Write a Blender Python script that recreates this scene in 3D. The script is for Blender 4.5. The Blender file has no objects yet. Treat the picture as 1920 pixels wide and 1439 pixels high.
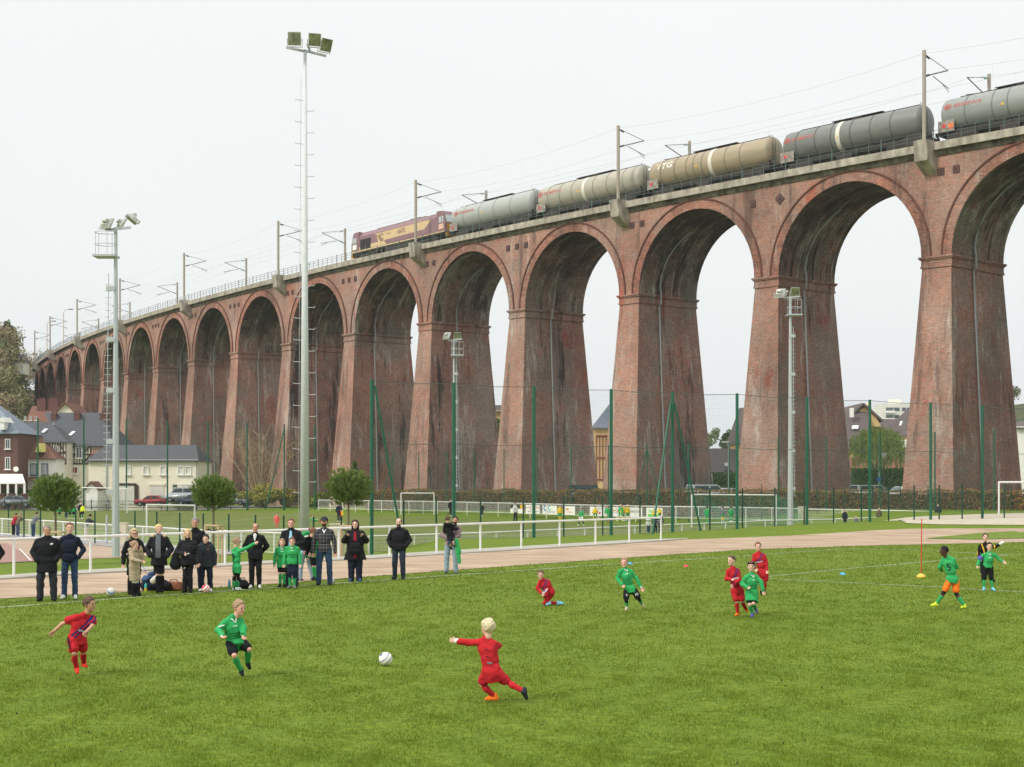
import bpy, bmesh, math, random
import numpy as np
from mathutils import Vector, Matrix
from mathutils.bvhtree import BVHTree

# ------------------------------------------------------------------ camera, sky, sun, exposure
F, YH, HC = 2770.0, 905.0, 2.8            # focal length in photo pixels, horizon row, camera height
sc = bpy.context.scene
C = bpy.data.collections.new('place'); sc.collection.children.link(C)
cam_d = bpy.data.cameras.new('camera'); cam = bpy.data.objects.new('camera', cam_d)
sc.collection.objects.link(cam); sc.camera = cam
cam.location = (0, 0, HC); cam.rotation_euler = (math.radians(90), 0, 0)
cam_d.sensor_width = 36; cam_d.lens = 36 * F / 1920
cam_d.shift_y = (YH - 719.5) / 1920
cam_d.clip_start = .1; cam_d.clip_end = 6000

SUN_EL, SUN_AZ = math.radians(42), math.radians(232)     # azimuth clockwise from +y: low left, behind the camera
world = bpy.data.worlds.new('World'); sc.world = world; world.use_nodes = True
wn = world.node_tree; wn.nodes.clear()
def N(t, typ, **kw):
    n = t.nodes.new(typ)
    for k, v in kw.items():
        if k == 'inp':
            for kk, vv in v.items(): n.inputs[kk].default_value = vv
        else: setattr(n, k, v)
    return n
wo = N(wn, 'ShaderNodeOutputWorld'); bg = N(wn, 'ShaderNodeBackground')
sky = N(wn, 'ShaderNodeTexSky'); sky.sky_type = 'NISHITA'; sky.sun_disc = False
sky.sun_elevation = SUN_EL; sky.sun_rotation = SUN_AZ; sky.dust_density = 4; sky.air_density = 1.5
tc = N(wn, 'ShaderNodeTexCoord'); sx = N(wn, 'ShaderNodeSeparateXYZ')
rmp = N(wn, 'ShaderNodeValToRGB'); cr = rmp.color_ramp      # overcast: horizon greyer, zenith brightest
cr.elements[0].position = 0; cr.elements[0].color = (8.5, 8.9, 9.15, 1)
cr.elements[1].position = 1; cr.elements[1].color = (18, 18.1, 18.0, 1)
e = cr.elements.new(.14); e.color = (9.45, 9.72, 9.66, 1)
e = cr.elements.new(.36); e.color = (9.95, 10.15, 10.05, 1)
mx = N(wn, 'ShaderNodeMix', data_type='RGBA'); mx.inputs[0].default_value = .93
nz = N(wn, 'ShaderNodeTexNoise'); nz.inputs['Scale'].default_value = 1.6; nz.inputs['Detail'].default_value = 4
mr = N(wn, 'ShaderNodeMapRange'); mr.inputs['To Min'].default_value = .94; mr.inputs['To Max'].default_value = 1.045
ml = N(wn, 'ShaderNodeMix', data_type='RGBA', blend_type='MULTIPLY'); ml.inputs[0].default_value = 1
wn.links.new(tc.outputs['Generated'], sx.inputs[0]); wn.links.new(sx.outputs['Z'], rmp.inputs[0])
wn.links.new(tc.outputs['Generated'], nz.inputs['Vector']); wn.links.new(nz.outputs[0], mr.inputs['Value'])
wn.links.new(sky.outputs[0], mx.inputs['A']); wn.links.new(rmp.outputs[0], mx.inputs['B'])
wn.links.new(mx.outputs['Result'], ml.inputs['A']); wn.links.new(mr.outputs[0], ml.inputs['B'])
wn.links.new(ml.outputs['Result'], bg.inputs[0]); bg.inputs[1].default_value = .1
wn.links.new(bg.outputs[0], wo.inputs[0])
sl = bpy.data.lights.new('sun', 'SUN'); so = bpy.data.objects.new('sun', sl); sc.collection.objects.link(so)
sl.energy = 2.4; sl.angle = math.radians(10); sl.color = (1, .95, .88)
sd = Vector((math.sin(SUN_AZ) * math.cos(SUN_EL), math.cos(SUN_AZ) * math.cos(SUN_EL), math.sin(SUN_EL)))
so.rotation_euler = (-sd).to_track_quat('-Z', 'Y').to_euler()
sc.view_settings.view_transform = 'Standard'; sc.view_settings.look = 'None'
sc.view_settings.exposure = 0; sc.view_settings.gamma = 1
sc.cycles.transparent_max_bounces = 24; sc.cycles.max_bounces = 6

# ------------------------------------------------------------------ helpers
def srgb(r, g, b):
    f = lambda c: (c/255/12.92 if c <= 10 else ((c/255+.055)/1.055)**2.4)
    return (f(r), f(g), f(b))
MATS = {}
def mat(name, col, rough=.8, var=.12, nscale=3., metal=0., spec=.3, bump=0., bscale=20., coord='Object', col2=None, stretch=(1, 1, 1)):
    """principled with a mottled colour: noise swings value by var, or mixes towards col2"""
    if name in MATS: return MATS[name]
    m = bpy.data.materials.new(name); m.use_nodes = True; t = m.node_tree; MATS[name] = m
    b = t.nodes['Principled BSDF']; b.inputs['Roughness'].default_value = rough; b.inputs['Metallic'].default_value = metal
    b.inputs['Specular IOR Level'].default_value = spec
    c = N(t, 'ShaderNodeTexCoord'); mp = N(t, 'ShaderNodeMapping'); mp.inputs['Scale'].default_value = stretch
    t.links.new(c.outputs[coord], mp.inputs[0])
    n = N(t, 'ShaderNodeTexNoise'); n.inputs['Scale'].default_value = nscale; n.inputs['Detail'].default_value = 5; n.inputs['Roughness'].default_value = .6
    t.links.new(mp.outputs[0], n.inputs['Vector'])
    r = N(t, 'ShaderNodeValToRGB'); r.color_ramp.elements[0].position = .3; r.color_ramp.elements[1].position = .7
    a = tuple(max(0, x * (1 - var)) for x in col); bb = col2 if col2 else tuple(x * (1 + var) for x in col)
    r.color_ramp.elements[0].color = (*a, 1); r.color_ramp.elements[1].color = (*bb, 1)
    t.links.new(n.outputs[0], r.inputs[0]); t.links.new(r.outputs[0], b.inputs['Base Color'])
    if bump:
        n2 = N(t, 'ShaderNodeTexNoise'); n2.inputs['Scale'].default_value = bscale; n2.inputs['Detail'].default_value = 6
        t.links.new(mp.outputs[0], n2.inputs['Vector'])
        bp = N(t, 'ShaderNodeBump'); bp.inputs['Strength'].default_value = bump; bp.inputs['Distance'].default_value = .02
        t.links.new(n2.outputs[0], bp.inputs['Height']); t.links.new(bp.outputs[0], b.inputs['Normal'])
    return m

class MB:
    def __init__(s): s.v = []; s.f = []; s.uv = []; s.m = []
    def face(s, pts, uv=None, m=0):
        k = len(s.v); s.v += [tuple(p) for p in pts]; s.f.append(tuple(range(k, k + len(pts)))); s.uv.append(uv); s.m.append(m)
    def box(s, c, d, rz=0, m=0, rx=0, ry=0):
        M = Matrix.Rotation(rz, 3, 'Z') @ Matrix.Rotation(rx, 3, 'X') @ Matrix.Rotation(ry, 3, 'Y'); c = Vector(c); k = len(s.v)
        for z in (-.5, .5):
            for x, y in ((-.5, -.5), (.5, -.5), (.5, .5), (-.5, .5)):
                s.v.append(tuple(c + M @ Vector((x * d[0], y * d[1], z * d[2]))))
        for f in ((0, 3, 2, 1), (4, 5, 6, 7), (0, 1, 5, 4), (1, 2, 6, 5), (2, 3, 7, 6), (3, 0, 4, 7)):
            s.f.append(tuple(k + i for i in f)); s.m.append(m)
            w = (d[0], d[1]) if f in ((0, 3, 2, 1), (4, 5, 6, 7)) else ((d[0], d[2]) if f in ((0, 1, 5, 4), (2, 3, 7, 6)) else (d[1], d[2]))
            s.uv.append([(0, 0), (w[0], 0), (w[0], w[1]), (0, w[1])])
    def tube(s, pts, r, n=8, m=0, cap=True):
        pts = [Vector(p) for p in pts]; rs = r if hasattr(r, '__len__') else [r] * len(pts); k = len(s.v)
        for i, p in enumerate(pts):
            d = (pts[min(i + 1, len(pts) - 1)] - pts[max(i - 1, 0)]).normalized()
            a = d.cross(Vector((0, 0, 1))) if abs(d.z) < .95 else d.cross(Vector((1, 0, 0))); a.normalize(); b = a.cross(d)
            for j in range(n):
                t = 2 * math.pi * j / n; s.v.append(tuple(p + a * (rs[i] * math.cos(t)) + b * (rs[i] * math.sin(t))))
        for i in range(len(pts) - 1):
            for j in range(n):
                q = (j + 1) % n; s.f.append((k + i * n + j, k + i * n + q, k + (i + 1) * n + q, k + (i + 1) * n + j)); s.m.append(m); s.uv.append(None)
        if cap:
            s.f.append(tuple(k + j for j in reversed(range(n)))); s.f.append(tuple(k + (len(pts) - 1) * n + j for j in range(n))); s.m += [m, m]; s.uv += [None, None]
    def ball(s, c, r, n=10, m=0, sc=(1, 1, 1)):
        k = len(s.v); h = n // 2; c = Vector(c)
        for i in range(1, h):
            a = math.pi * i / h
            for j in range(n):
                t = 2 * math.pi * j / n; s.v.append((c.x + r * sc[0] * math.sin(a) * math.cos(t), c.y + r * sc[1] * math.sin(a) * math.sin(t), c.z + r * sc[2] * math.cos(a)))
        top = len(s.v); s.v.append((c.x, c.y, c.z + r * sc[2])); s.v.append((c.x, c.y, c.z - r * sc[2]))
        for j in range(n):
            q = (j + 1) % n; s.f.append((top, k + j, k + q)); s.f.append((top + 1, k + (h - 2) * n + q, k + (h - 2) * n + j)); s.m += [m, m]; s.uv += [None, None]
            for i in range(h - 2):
                s.f.append((k + i * n + j, k + (i + 1) * n + j, k + (i + 1) * n + q, k + i * n + q)); s.m.append(m); s.uv.append(None)
    def prism(s, pts, y0, y1, m=0):
        """polygon in x,z extruded along y"""
        k = len(s.v); n = len(pts)
        for y in (y0, y1): s.v += [(p[0], y, p[1]) for p in pts]
        s.f.append(tuple(range(k, k + n))); s.f.append(tuple(reversed(range(k + n, k + 2 * n)))); s.m += [m, m]; s.uv += [None, None]
        for i in range(n):
            j = (i + 1) % n; s.f.append((k + j, k + i, k + n + i, k + n + j)); s.m.append(m); s.uv.append(None)
    def build(s, name, mats, parent=None, world=False, smooth=False, label=None):
        me = bpy.data.meshes.new(name); v = s.v
        if world and parent is not None:
            L = parent.location; v = [(p[0] - L.x, p[1] - L.y, p[2] - L.z) for p in v]
        me.from_pydata(v, [], s.f)
        if any(u for u in s.uv):
            ul = me.uv_layers.new(name='UVMap'); d = []
            for f, u in zip(s.f, s.uv): d += [c for q in (u or [(0, 0)] * len(f)) for c in q]
            ul.data.foreach_set('uv', d)
        for mm in (mats if isinstance(mats, (list, tuple)) else [mats]): me.materials.append(mm)
        if any(s.m): me.polygons.foreach_set('material_index', s.m)
        if smooth: me.polygons.foreach_set('use_smooth', [True] * len(s.f))
        me.update()
        o = bpy.data.objects.new(name, me); C.objects.link(o); o.parent = parent
        if label: o['label'] = label
        return o
def tag(o, label, cat, group=None, kind=None):
    if label: o['label'] = label
    if cat: o['category'] = cat
    if group: o['group'] = group
    if kind: o['kind'] = kind
    return o
def struct(o, kind='structure'): o['kind'] = kind; return o
def thing(name, label, cat, loc=(0, 0, 0), rz=0, group=None):
    o = bpy.data.objects.new(name, None); C.objects.link(o); o.location = loc; o.rotation_euler = (0, 0, rz); o.empty_display_size = .3
    return tag(o, label, cat, group)
def dup(root, loc, rz=None, label=None, group=None, scale=None):
    r = root.copy(); C.objects.link(r); r.location = loc
    if rz is not None: r.rotation_euler = (0, 0, rz)
    if label: r['label'] = label
    if group: r['group'] = group
    if scale: r.scale = scale if hasattr(scale, '__len__') else (scale,) * 3
    for ch in list(root.children):
        c = ch.copy(); C.objects.link(c); c.parent = r
        for g in ch.children:
            d = g.copy(); C.objects.link(d); d.parent = c
    return r
_tc = {}
def text_geo(s, size, ext=.0, font_scale_x=1.):
    """flat lettering as vertices and faces in the x,z plane, centred"""
    cu = bpy.data.curves.new('t', 'FONT'); cu.body = s; cu.size = size; cu.align_x = 'CENTER'; cu.align_y = 'CENTER'; cu.resolution_u = 2; cu.offset = size * .012
    o = bpy.data.objects.new('t', cu); sc.collection.objects.link(o)
    dg = bpy.context.evaluated_depsgraph_get(); me = bpy.data.meshes.new_from_object(o.evaluated_get(dg))
    bm = bmesh.new(); bm.from_mesh(me); bmesh.ops.triangulate(bm, faces=bm.faces)
    v = [(p.co.x * font_scale_x, p.co.y) for p in bm.verts]; bm.verts.index_update(); f = [[q.index for q in x.verts] for x in bm.faces]
    bm.free(); bpy.data.objects.remove(o); bpy.data.curves.remove(cu); bpy.data.meshes.remove(me)
    return v, f
def add_text(mb, s, size, place, m=0, sx=1.):
    v, f = text_geo(s, size, font_scale_x=sx); k = len(mb.v)
    mb.v += [tuple(place(a, b)) for a, b in v]
    for q in f: mb.f.append(tuple(k + i for i in q)); mb.m.append(m); mb.uv.append(None)

def ss(t): t = np.clip(t, 0, 1); return t * t * (3 - 2 * t)
def T(x, y):
    """height of the ground"""
    x = np.asarray(x, float); y = np.asarray(y, float)
    yr = 43.3 + 1.231 * (x + 14.6); yf = 70.5 + .633 * (x + 6.7)
    left = -.8 * ss((y - (yr + 1.2)) / 12)
    rid = .5 * ss((x - 2) / 22) * ss((y - (yf - 12)) / 12)
    farr = -.85 + 1.4 * ss((x - 21) / 7); f = ss((y - yf - .6) / 5)
    right = rid * (1 - f) + farr * f
    wl = ss((-3 - x) / 5); z = wl * left + (1 - wl) * right
    w = (x - 36.35) * .733 + (y - 126.5) * .68
    tgt = -.5 + 1.1 * ss((x + 30) / 55); k = ss((w + 11.5) / 7) * ss((y - 60) / 30)
    return z * (1 - k) + tgt * k
def Tz(x, y): return float(T(x, y))
def at(px, Y): return (px - 960) / F * Y
def zz(py, Y): return HC - (py - YH) / F * Y
def gp(px, py):
    """point of the ground seen at a pixel of the photograph"""
    z = 0.
    for _ in range(60):
        Y = (HC - z) * F / max(py - YH, 4); Y = min(Y, 500); z = z * .5 + .5 * Tz(at(px, Y), Y)
    return Vector((at(px, Y), Y, Tz(at(px, Y), Y)))
def sheet(name, pts, m, dz, step=3.):
    """flat polygon draped over the terrain"""
    bm = bmesh.new(); vs = [bm.verts.new((p[0], p[1], 0)) for p in pts]; bm.faces.new(vs)
    bmesh.ops.triangulate(bm, faces=bm.faces[:])
    X = [p[0] for p in pts]; Y = [p[1] for p in pts]
    for a, lo, hi in ((0, min(X), max(X)), (1, min(Y), max(Y))):
        n = int((hi - lo) / step)
        for i in range(1, n + 1):
            co = [0, 0, 0]; co[a] = lo + i * step; no = [0, 0, 0]; no[a] = 1
            bmesh.ops.bisect_plane(bm, geom=bm.verts[:] + bm.edges[:] + bm.faces[:], plane_co=co, plane_no=no)
    for v in bm.verts: v.co.z = Tz(v.co.x, v.co.y) + dz
    for f in bm.faces:
        if f.normal.z < 0: f.normal_flip()
    bmesh.ops.recalc_face_normals(bm, faces=bm.faces)
    me = bpy.data.meshes.new(name); bm.to_mesh(me); bm.free(); me.materials.append(m)
    if sum(p.normal.z for p in me.polygons) < 0: me.flip_normals()
    o = bpy.data.objects.new(name, me); C.objects.link(o); return struct(o)
def ribbon(mb, pts, w, dz, closed=False):
    """flat painted line following points on the ground"""
    P = []
    for a, b in zip(pts[:-1], pts[1:]):
        a = Vector(a[:2]); b = Vector(b[:2]); n = max(1, int((b - a).length / 2.5))
        P += [a.lerp(b, i / n) for i in range(n)]
    P.append(Vector(pts[-1][:2])); L = []
    for i, p in enumerate(P):
        d = (P[min(i + 1, len(P) - 1)] - P[max(i - 1, 0)]).normalized(); q = Vector((-d.y, d.x)) * w / 2
        L.append(((p + q), (p - q)))
    for (a, b), (c, d) in zip(L[:-1], L[1:]):
        mb.face([(p.x, p.y, Tz(p.x, p.y) + dz) for p in (b, d, c, a)])
RND = random.Random(7)
# ------------------------------------------------------------------ ground
def grass_mat(name, c1, c2, c3, sc1=.35, sc2=9):
    m = bpy.data.materials.new(name); m.use_nodes = True; t = m.node_tree; b = t.nodes['Principled BSDF']
    b.inputs['Roughness'].default_value = .9; b.inputs['Specular IOR Level'].default_value = .15
    g = N(t, 'ShaderNodeNewGeometry')
    n1 = N(t, 'ShaderNodeTexNoise', inp={'Scale': sc1, 'Detail': 4.}); n2 = N(t, 'ShaderNodeTexNoise', inp={'Scale': sc2, 'Detail': 6., 'Roughness': .7})
    n3 = N(t, 'ShaderNodeTexNoise', inp={'Scale': sc1 * 5, 'Detail': 3.})
    for n in (n1, n2, n3): t.links.new(g.outputs['Position'], n.inputs['Vector'])
    r1 = N(t, 'ShaderNodeValToRGB'); r1.color_ramp.elements[0].position = .35; r1.color_ramp.elements[1].position = .66
    r1.color_ramp.elements[0].color = (*c1, 1); r1.color_ramp.elements[1].color = (*c2, 1)
    ad = N(t, 'ShaderNodeMath', operation='ADD'); hf = N(t, 'ShaderNodeMath', operation='MULTIPLY'); hf.inputs[1].default_value = .5
    t.links.new(n1.outputs[0], ad.inputs[0]); t.links.new(n3.outputs[0], ad.inputs[1]); t.links.new(ad.outputs[0], hf.inputs[0]); t.links.new(hf.outputs[0], r1.inputs[0])
    r2 = N(t, 'ShaderNodeValToRGB'); r2.color_ramp.elements[0].position = .36; r2.color_ramp.elements[1].position = .62
    r2.color_ramp.elements[0].color = (0, 0, 0, 1); r2.color_ramp.elements[1].color = (1, 1, 1, 1); t.links.new(n2.outputs[0], r2.inputs[0])
    mxx = N(t, 'ShaderNodeMix', data_type='RGBA'); mxx.inputs['A'].default_value = (*c3, 1)
    t.links.new(r2.outputs[0], mxx.inputs[0]); t.links.new(r1.outputs[0], mxx.inputs['B']); t.links.new(mxx.outputs['Result'], b.inputs['Base Color'])
    bp = N(t, 'ShaderNodeBump'); bp.inputs['Strength'].default_value = .6; bp.inputs['Distance'].default_value = .04
    t.links.new(n2.outputs[0], bp.inputs['Height']); t.links.new(bp.outputs[0], b.inputs['Normal'])
    return m
M_grass = grass_mat('turf', (.13, .196, .015), (.185, .248, .023), (.085, .135, .012), .22, 7)
M_bank = grass_mat('bank_grass', (.14, .21, .025), (.20, .265, .04), (.09, .145, .02), .5, 6)
def axis(lo, hi, fine_lo, fine_hi, st):
    a = list(np.arange(fine_lo, fine_hi + .01, st)); g = st
    while a[-1] < hi: g *= 1.35; a.append(a[-1] + g)
    g = st
    while a[0] > lo: g *= 1.35; a.insert(0, a[0] - g)
    return np.array(a)
gx = axis(-600, 600, -50, 50, 1.6); gy = axis(-60, 900, 0, 150, 1.6)
XX, YY = np.meshgrid(gx, gy); ZZ = T(XX, YY); nx_, ny_ = len(gx), len(gy)
me = bpy.data.meshes.new('ground')
idx = np.arange(nx_ * ny_).reshape(ny_, nx_)
me.from_pydata(np.stack([XX.ravel(), YY.ravel(), ZZ.ravel()], 1).tolist(), [], np.stack([idx[:-1, :-1].ravel(), idx[:-1, 1:].ravel(), idx[1:, 1:].ravel(), idx[1:, :-1].ravel()], 1).tolist())
me.materials.append(M_grass); me.polygons.foreach_set('use_smooth', [True] * len(me.polygons))
struct(bpy.data.objects.new('ground', me)); C.objects.link(bpy.data.objects['ground'])

M_track = mat('cinder_gravel', srgb(150, 128, 106), .95, nscale=1.1, col2=srgb(188, 168, 146), var=.06, bump=.5, bscale=60, stretch=(.35, 1, 1))
M_track.node_tree.nodes['Principled BSDF'].inputs['Specular IOR Level'].default_value = .1
M_path = mat('sandy_gravel', srgb(160, 138, 118), .95, nscale=.6, col2=srgb(178, 158, 138), var=.08, bump=.5, bscale=50)
M_court = mat('red_tarmac', srgb(150, 118, 108), .95, nscale=.9, var=.08)
M_kerb = mat('kerb_concrete', srgb(165, 162, 150), .9, nscale=1.2, var=.15)
M_sand = mat('pale_sand', srgb(178, 168, 148), .95, nscale=1.5, col2=srgb(194, 185, 166), var=.06)
M_grey = mat('grey_asphalt', srgb(150, 148, 145), .95, nscale=.8, var=.08)
M_line = mat('line_paint', (.42, .47, .36), .9, nscale=5, var=.25)
M_white = mat('white_paint', (.72, .72, .69), .45, nscale=2, var=.05)
M_arti = grass_mat('artificial_turf', (.125, .155, .03), (.15, .18, .035), (.11, .14, .03), .12, 2)

# track: near edge and far edge read off the photograph, both on level ground
near = [(-260, 1142), (0, 1123), (130, 1117), (300, 1108), (480, 1098), (700, 1081), (900, 1066), (1150, 1048), (1400, 1031), (1610, 1024), (1920, 1017), (2300, 1012)]
fare = [(2300, 990), (1920, 991), (1760, 991.5), (1700, 992), (1640, 995), (1560, 1000), (1480, 1005), (1400, 1008), (1290, 1012), (1168, 1020.5), (1018, 1030), (900, 1037), (700, 1049), (480, 1060), (400, 1065), (150, 1078), (0, 1088), (-260, 1103)]
G = lambda l: [gp(a, b) for a, b in l]
sheet('running_track', G(near + fare), M_track, .008)
sheet('infield_grass', G([(1735, 1011), (1770, 1007), (1830, 1001), (1920, 996), (2300, 993), (2300, 1011), (1920, 1010.5), (1830, 1012.5)]), M_bank, .03)
k0 = [(-260, 1103), (0, 1088), (150, 1078), (400, 1065), (480, 1060), (700, 1049), (900, 1037), (1018, 1030), (1168, 1020.5), (1290, 1012)]
k1 = [(1290, 1011), (1168, 1015), (1018, 1024), (900, 1031), (700, 1043), (480, 1055), (400, 1059.5), (150, 1072), (0, 1082), (-260, 1097)]
kb = sheet('kerb', G(k0 + k1), M_kerb, .05)
kmb = MB(); kg = G(k0)
for a, b in zip(kg[:-1], kg[1:]): kmb.face([(a.x, a.y, 0), (b.x, b.y, 0), (b.x, b.y, .05), (a.x, a.y, .05)])
kmb.build('kerb_riser', M_kerb, kb)
# strips left of the far pitch
sheet('sandy_path', G([(-200, 1046), (60, 1048), (140, 1050), (230, 1046), (345, 1040), (340, 1036), (280, 1033), (150, 1014), (0, 1004), (-200, 998)]), M_path, .02, 2)
sheet('red_court', G([(-200, 1062), (0, 1057), (40, 1055), (62, 1054), (72, 1052), (30, 1030), (14, 1020), (-200, 1020)]), M_court, .032, 2)
sheet('asphalt_walk', G([(-200, 1002), (0, 1007), (45, 1010), (150, 1021), (225, 1028), (300, 1036), (420, 1042), (460, 1038), (330, 1024), (200, 1014), (60, 1003), (-200, 994)]), M_grey, .04, 2)
cm = MB()
ribbon(cm, [gp(36, 1030), gp(58, 1053)], .07, .045); struct(cm.build('court_line', M_white))
# pitch markings
lm = MB(); ribbon(lm, G([(-200, 1155), (0, 1139.5), (240, 1121.5), (480, 1105), (900, 1075.5), (1150, 1058.5), (1400, 1042.5), (1572, 1030)]), .11, .006)
struct(lm.build('touchline', M_line))
lm = MB(); ribbon(lm, G([(1572, 1030), (1690, 1031.5), (1920, 1041.5), (2200, 1053)]), .10, .006); struct(lm.build('goal_line', M_line))
lm = MB(); ribbon(lm, G([(1890, 1041.5), (1780, 1050), (1560, 1069.5), (1440, 1081.5)]), .09, .006); ribbon(lm, G([(1441, 1086), (1600, 1094), (1760, 1101.5), (1920, 1111), (2200, 1126)]), .09, .009)
struct(lm.build('penalty_box_line', M_line))
# sand area on the right behind the bank
sheet('sand_area', G([(1650, 978.5), (1700, 982), (1760, 984.5), (1920, 985.5), (2300, 987), (2300, 962), (1920, 963), (1840, 965), (1740, 969)]), M_sand, .03, 2)

# far, lower pitch with artificial turf
ap = [gp(-150, 990), gp(240, 996), gp(360, 1004), (-8.6, 74.5), (-5, 80), (4, 84), (9.5, 90), (14, 95), (19.5, 102), (21.5, 108), (19, 117), (9, 127), (0, 138), (-12, 156), (-24, 174), (-32, 184), (-130, 190), (-120, 120)]
ap = [(p[0], p[1]) for p in ap]
sheet('far_pitch', ap, M_arti, .02, 4)
M_fl = mat('faint_line_paint', (.40, .42, .30), .9, nscale=3, var=.2); M_bl = mat('blue_line_paint', (.12, .2, .22), .9, nscale=3, var=.2)
fl = MB()
def pl(x, y): return (x, y)
for a, b in (((-60, 180), (-14, 168)), ((-62, 130), (5, 125)), ((-58, 112), (12, 108)), ((-50, 96), (16, 103)), ((-60, 150), (-8, 150)), ((-30, 92), (-22, 182)), ((-9, 86), (14, 116))):
    ribbon(fl, [a, b], .14, .03)
cc = [(-11 + 9.15 * math.cos(t), 104 + 9.15 * math.sin(t)) for t in np.linspace(0, 2 * math.pi, 25)]; ribbon(fl, cc, .14, .034)
struct(fl.build('far_pitch_line', M_fl))
fl = MB(); ribbon(fl, [(-50, 104), (10, 95)], .12, .038); ribbon(fl, [(-40, 120), (8, 117)], .12, .038); struct(fl.build('far_pitch_blue_line', M_bl))
# road behind on the left and car park under the arches
sheet('road', [(-130, 192), (-32, 192), (-30, 206), (-130, 208)], M_grey, .02, 6)
sheet('car_park', [(-6, 172), (14, 150), (36, 132), (60, 112), (80, 140), (60, 175), (10, 215), (-20, 225)], M_grey, .03, 6)

# grass blades standing on the near pitch and bank: too many to count
def blades(name, m, seed, zones, keep):
    rg = np.random.default_rng(seed); VV = []; 
    for y0, y1, dens, wd, ht in zones:
        xa = 1.02 * 960 / F * y1 + .3; n = int(1.6 * dens * (y1 - y0) * 2 * xa)
        x = rg.uniform(-xa, xa, n); y = rg.uniform(y0, y1, n); k = (np.abs(x) < (960 / F * y + .4)) & keep(x, y); x, y = x[k], y[k]
        a = rg.uniform(0, math.pi, len(x)); h = ht * rg.uniform(.55, 1.35, len(x)); lx, ly = rg.normal(0, .45, (2, len(x))) * h; z = T(x, y)
        # clumps
        pn = (np.sin(x * 4.1 + 2.2 * np.sin(y * 1.1 + 1)) * np.sin(y * 2.9 + 1.7 * np.sin(x * 1.9)) + .6 * np.sin(x * 9.3 + y * 2.1 + 2 * np.sin(y * 3.3)) * np.sin(y * 7.7 - x * 1.3)) / 1.6; kk = rg.uniform(-1, 1, len(x)) < pn * .9 + .25; x, y, a, h, lx, ly, z, pn = (q[kk] for q in (x, y, a, h, lx, ly, z, pn)); h = h * (1 + .35 * pn)
        cl = .75 + .5 * np.sin(x * 3.1 + 2 * np.sin(y * 1.7)) * np.sin(y * 2.3 + 1.5 * np.sin(x * 1.3)); h = h * (.8 + .3 * cl)
        dx, dy = np.cos(a) * wd / 2, np.sin(a) * wd / 2
        VV.append(np.stack([np.stack([x - dx, y - dy, z], 1), np.stack([x + dx, y + dy, z], 1), np.stack([x + lx, y + ly, z + h], 1)], 1))
    V = np.concatenate(VV).reshape(-1, 3); n = len(V) // 3
    me = bpy.data.meshes.new(name); me.vertices.add(len(V)); me.vertices.foreach_set('co', V.ravel())
    me.loops.add(3 * n); me.loops.foreach_set('vertex_index', np.arange(3 * n)); me.polygons.add(n)
    me.polygons.foreach_set('loop_start', np.arange(n) * 3); me.polygons.foreach_set('loop_total', np.full(n, 3)); me.update(); me.materials.append(m)
    o = bpy.data.objects.new(name, me); C.objects.link(o); return o
nk = [gp(a, b) for a, b in near]
nkx = np.array([p.x for p in nk]); nky = np.array([p.y for p in nk])
def keep_pitch(x, y): return y < np.interp(x, nkx, nky) + .15 + .2 * np.sin(x * 2.3)
M_blade = grass_mat('grass_blade', (.15, .216, .016), (.225, .285, .030), (.105, .16, .013), .22, 8)
M_blade.node_tree.nodes['Bump'].inputs['Strength'].default_value = 0
_t = M_blade.node_tree; _b = _t.nodes['Principled BSDF']; _tr = N(_t, 'ShaderNodeBsdfTranslucent'); _mx = N(_t, 'ShaderNodeMixShader'); _mx.inputs[0].default_value = .45; _o = _t.nodes['Material Output']
_t.links.new(_b.inputs['Base Color'].links[0].from_socket, _tr.inputs[0]); _t.links.new(_b.outputs[0], _mx.inputs[1]); _t.links.new(_tr.outputs[0], _mx.inputs[2]); _t.links.new(_mx.outputs[0], _o.inputs[0])
o = blades('grass', M_blade, 3, [(12, 16, 1900, .006, .026), (16, 22, 1000, .008, .027), (22, 32, 420, .013, .028), (32, 48, 160, .022, .030), (48, 70, 60, .035, .032)], keep_pitch)
tag(o, 'short green turf of the near football pitch', None, kind='stuff')
# ------------------------------------------------------------------ viaduct
L, VW, VT = 18.2, 8.7, 2.84               # pier spacing, width of the structure, pier thickness above the impost
_h = 2.3194; _k = -.00126
def _head(s): return _h + _k * s
_S = np.arange(-80, 400, .5); _i0 = 160
_cx = np.zeros(len(_S)); _cy = np.zeros(len(_S))
_hm = _h + _k * (_S + .25)
_cx[1:] = np.cumsum(np.cos(_hm[:-1]) * .5); _cy[1:] = np.cumsum(np.sin(_hm[:-1]) * .5)
_cx += 36.35 - _cx[_i0]; _cy += 126.5 - _cy[_i0]
def V(s, w, z):
    """point at distance s along the front face, w behind it, z above its level datum"""
    a = _head(s); x = np.interp(s, _S, _cx); y = np.interp(s, _S, _cy)
    return Vector((x + math.sin(a) * w, y - math.cos(a) * w, z + .0043 * s))
ZI, ZC, ZD = 22.2, 29.85, 31.1             # impost top, arch crown, underside of the deck edge
AR = ZC - ZI
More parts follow.
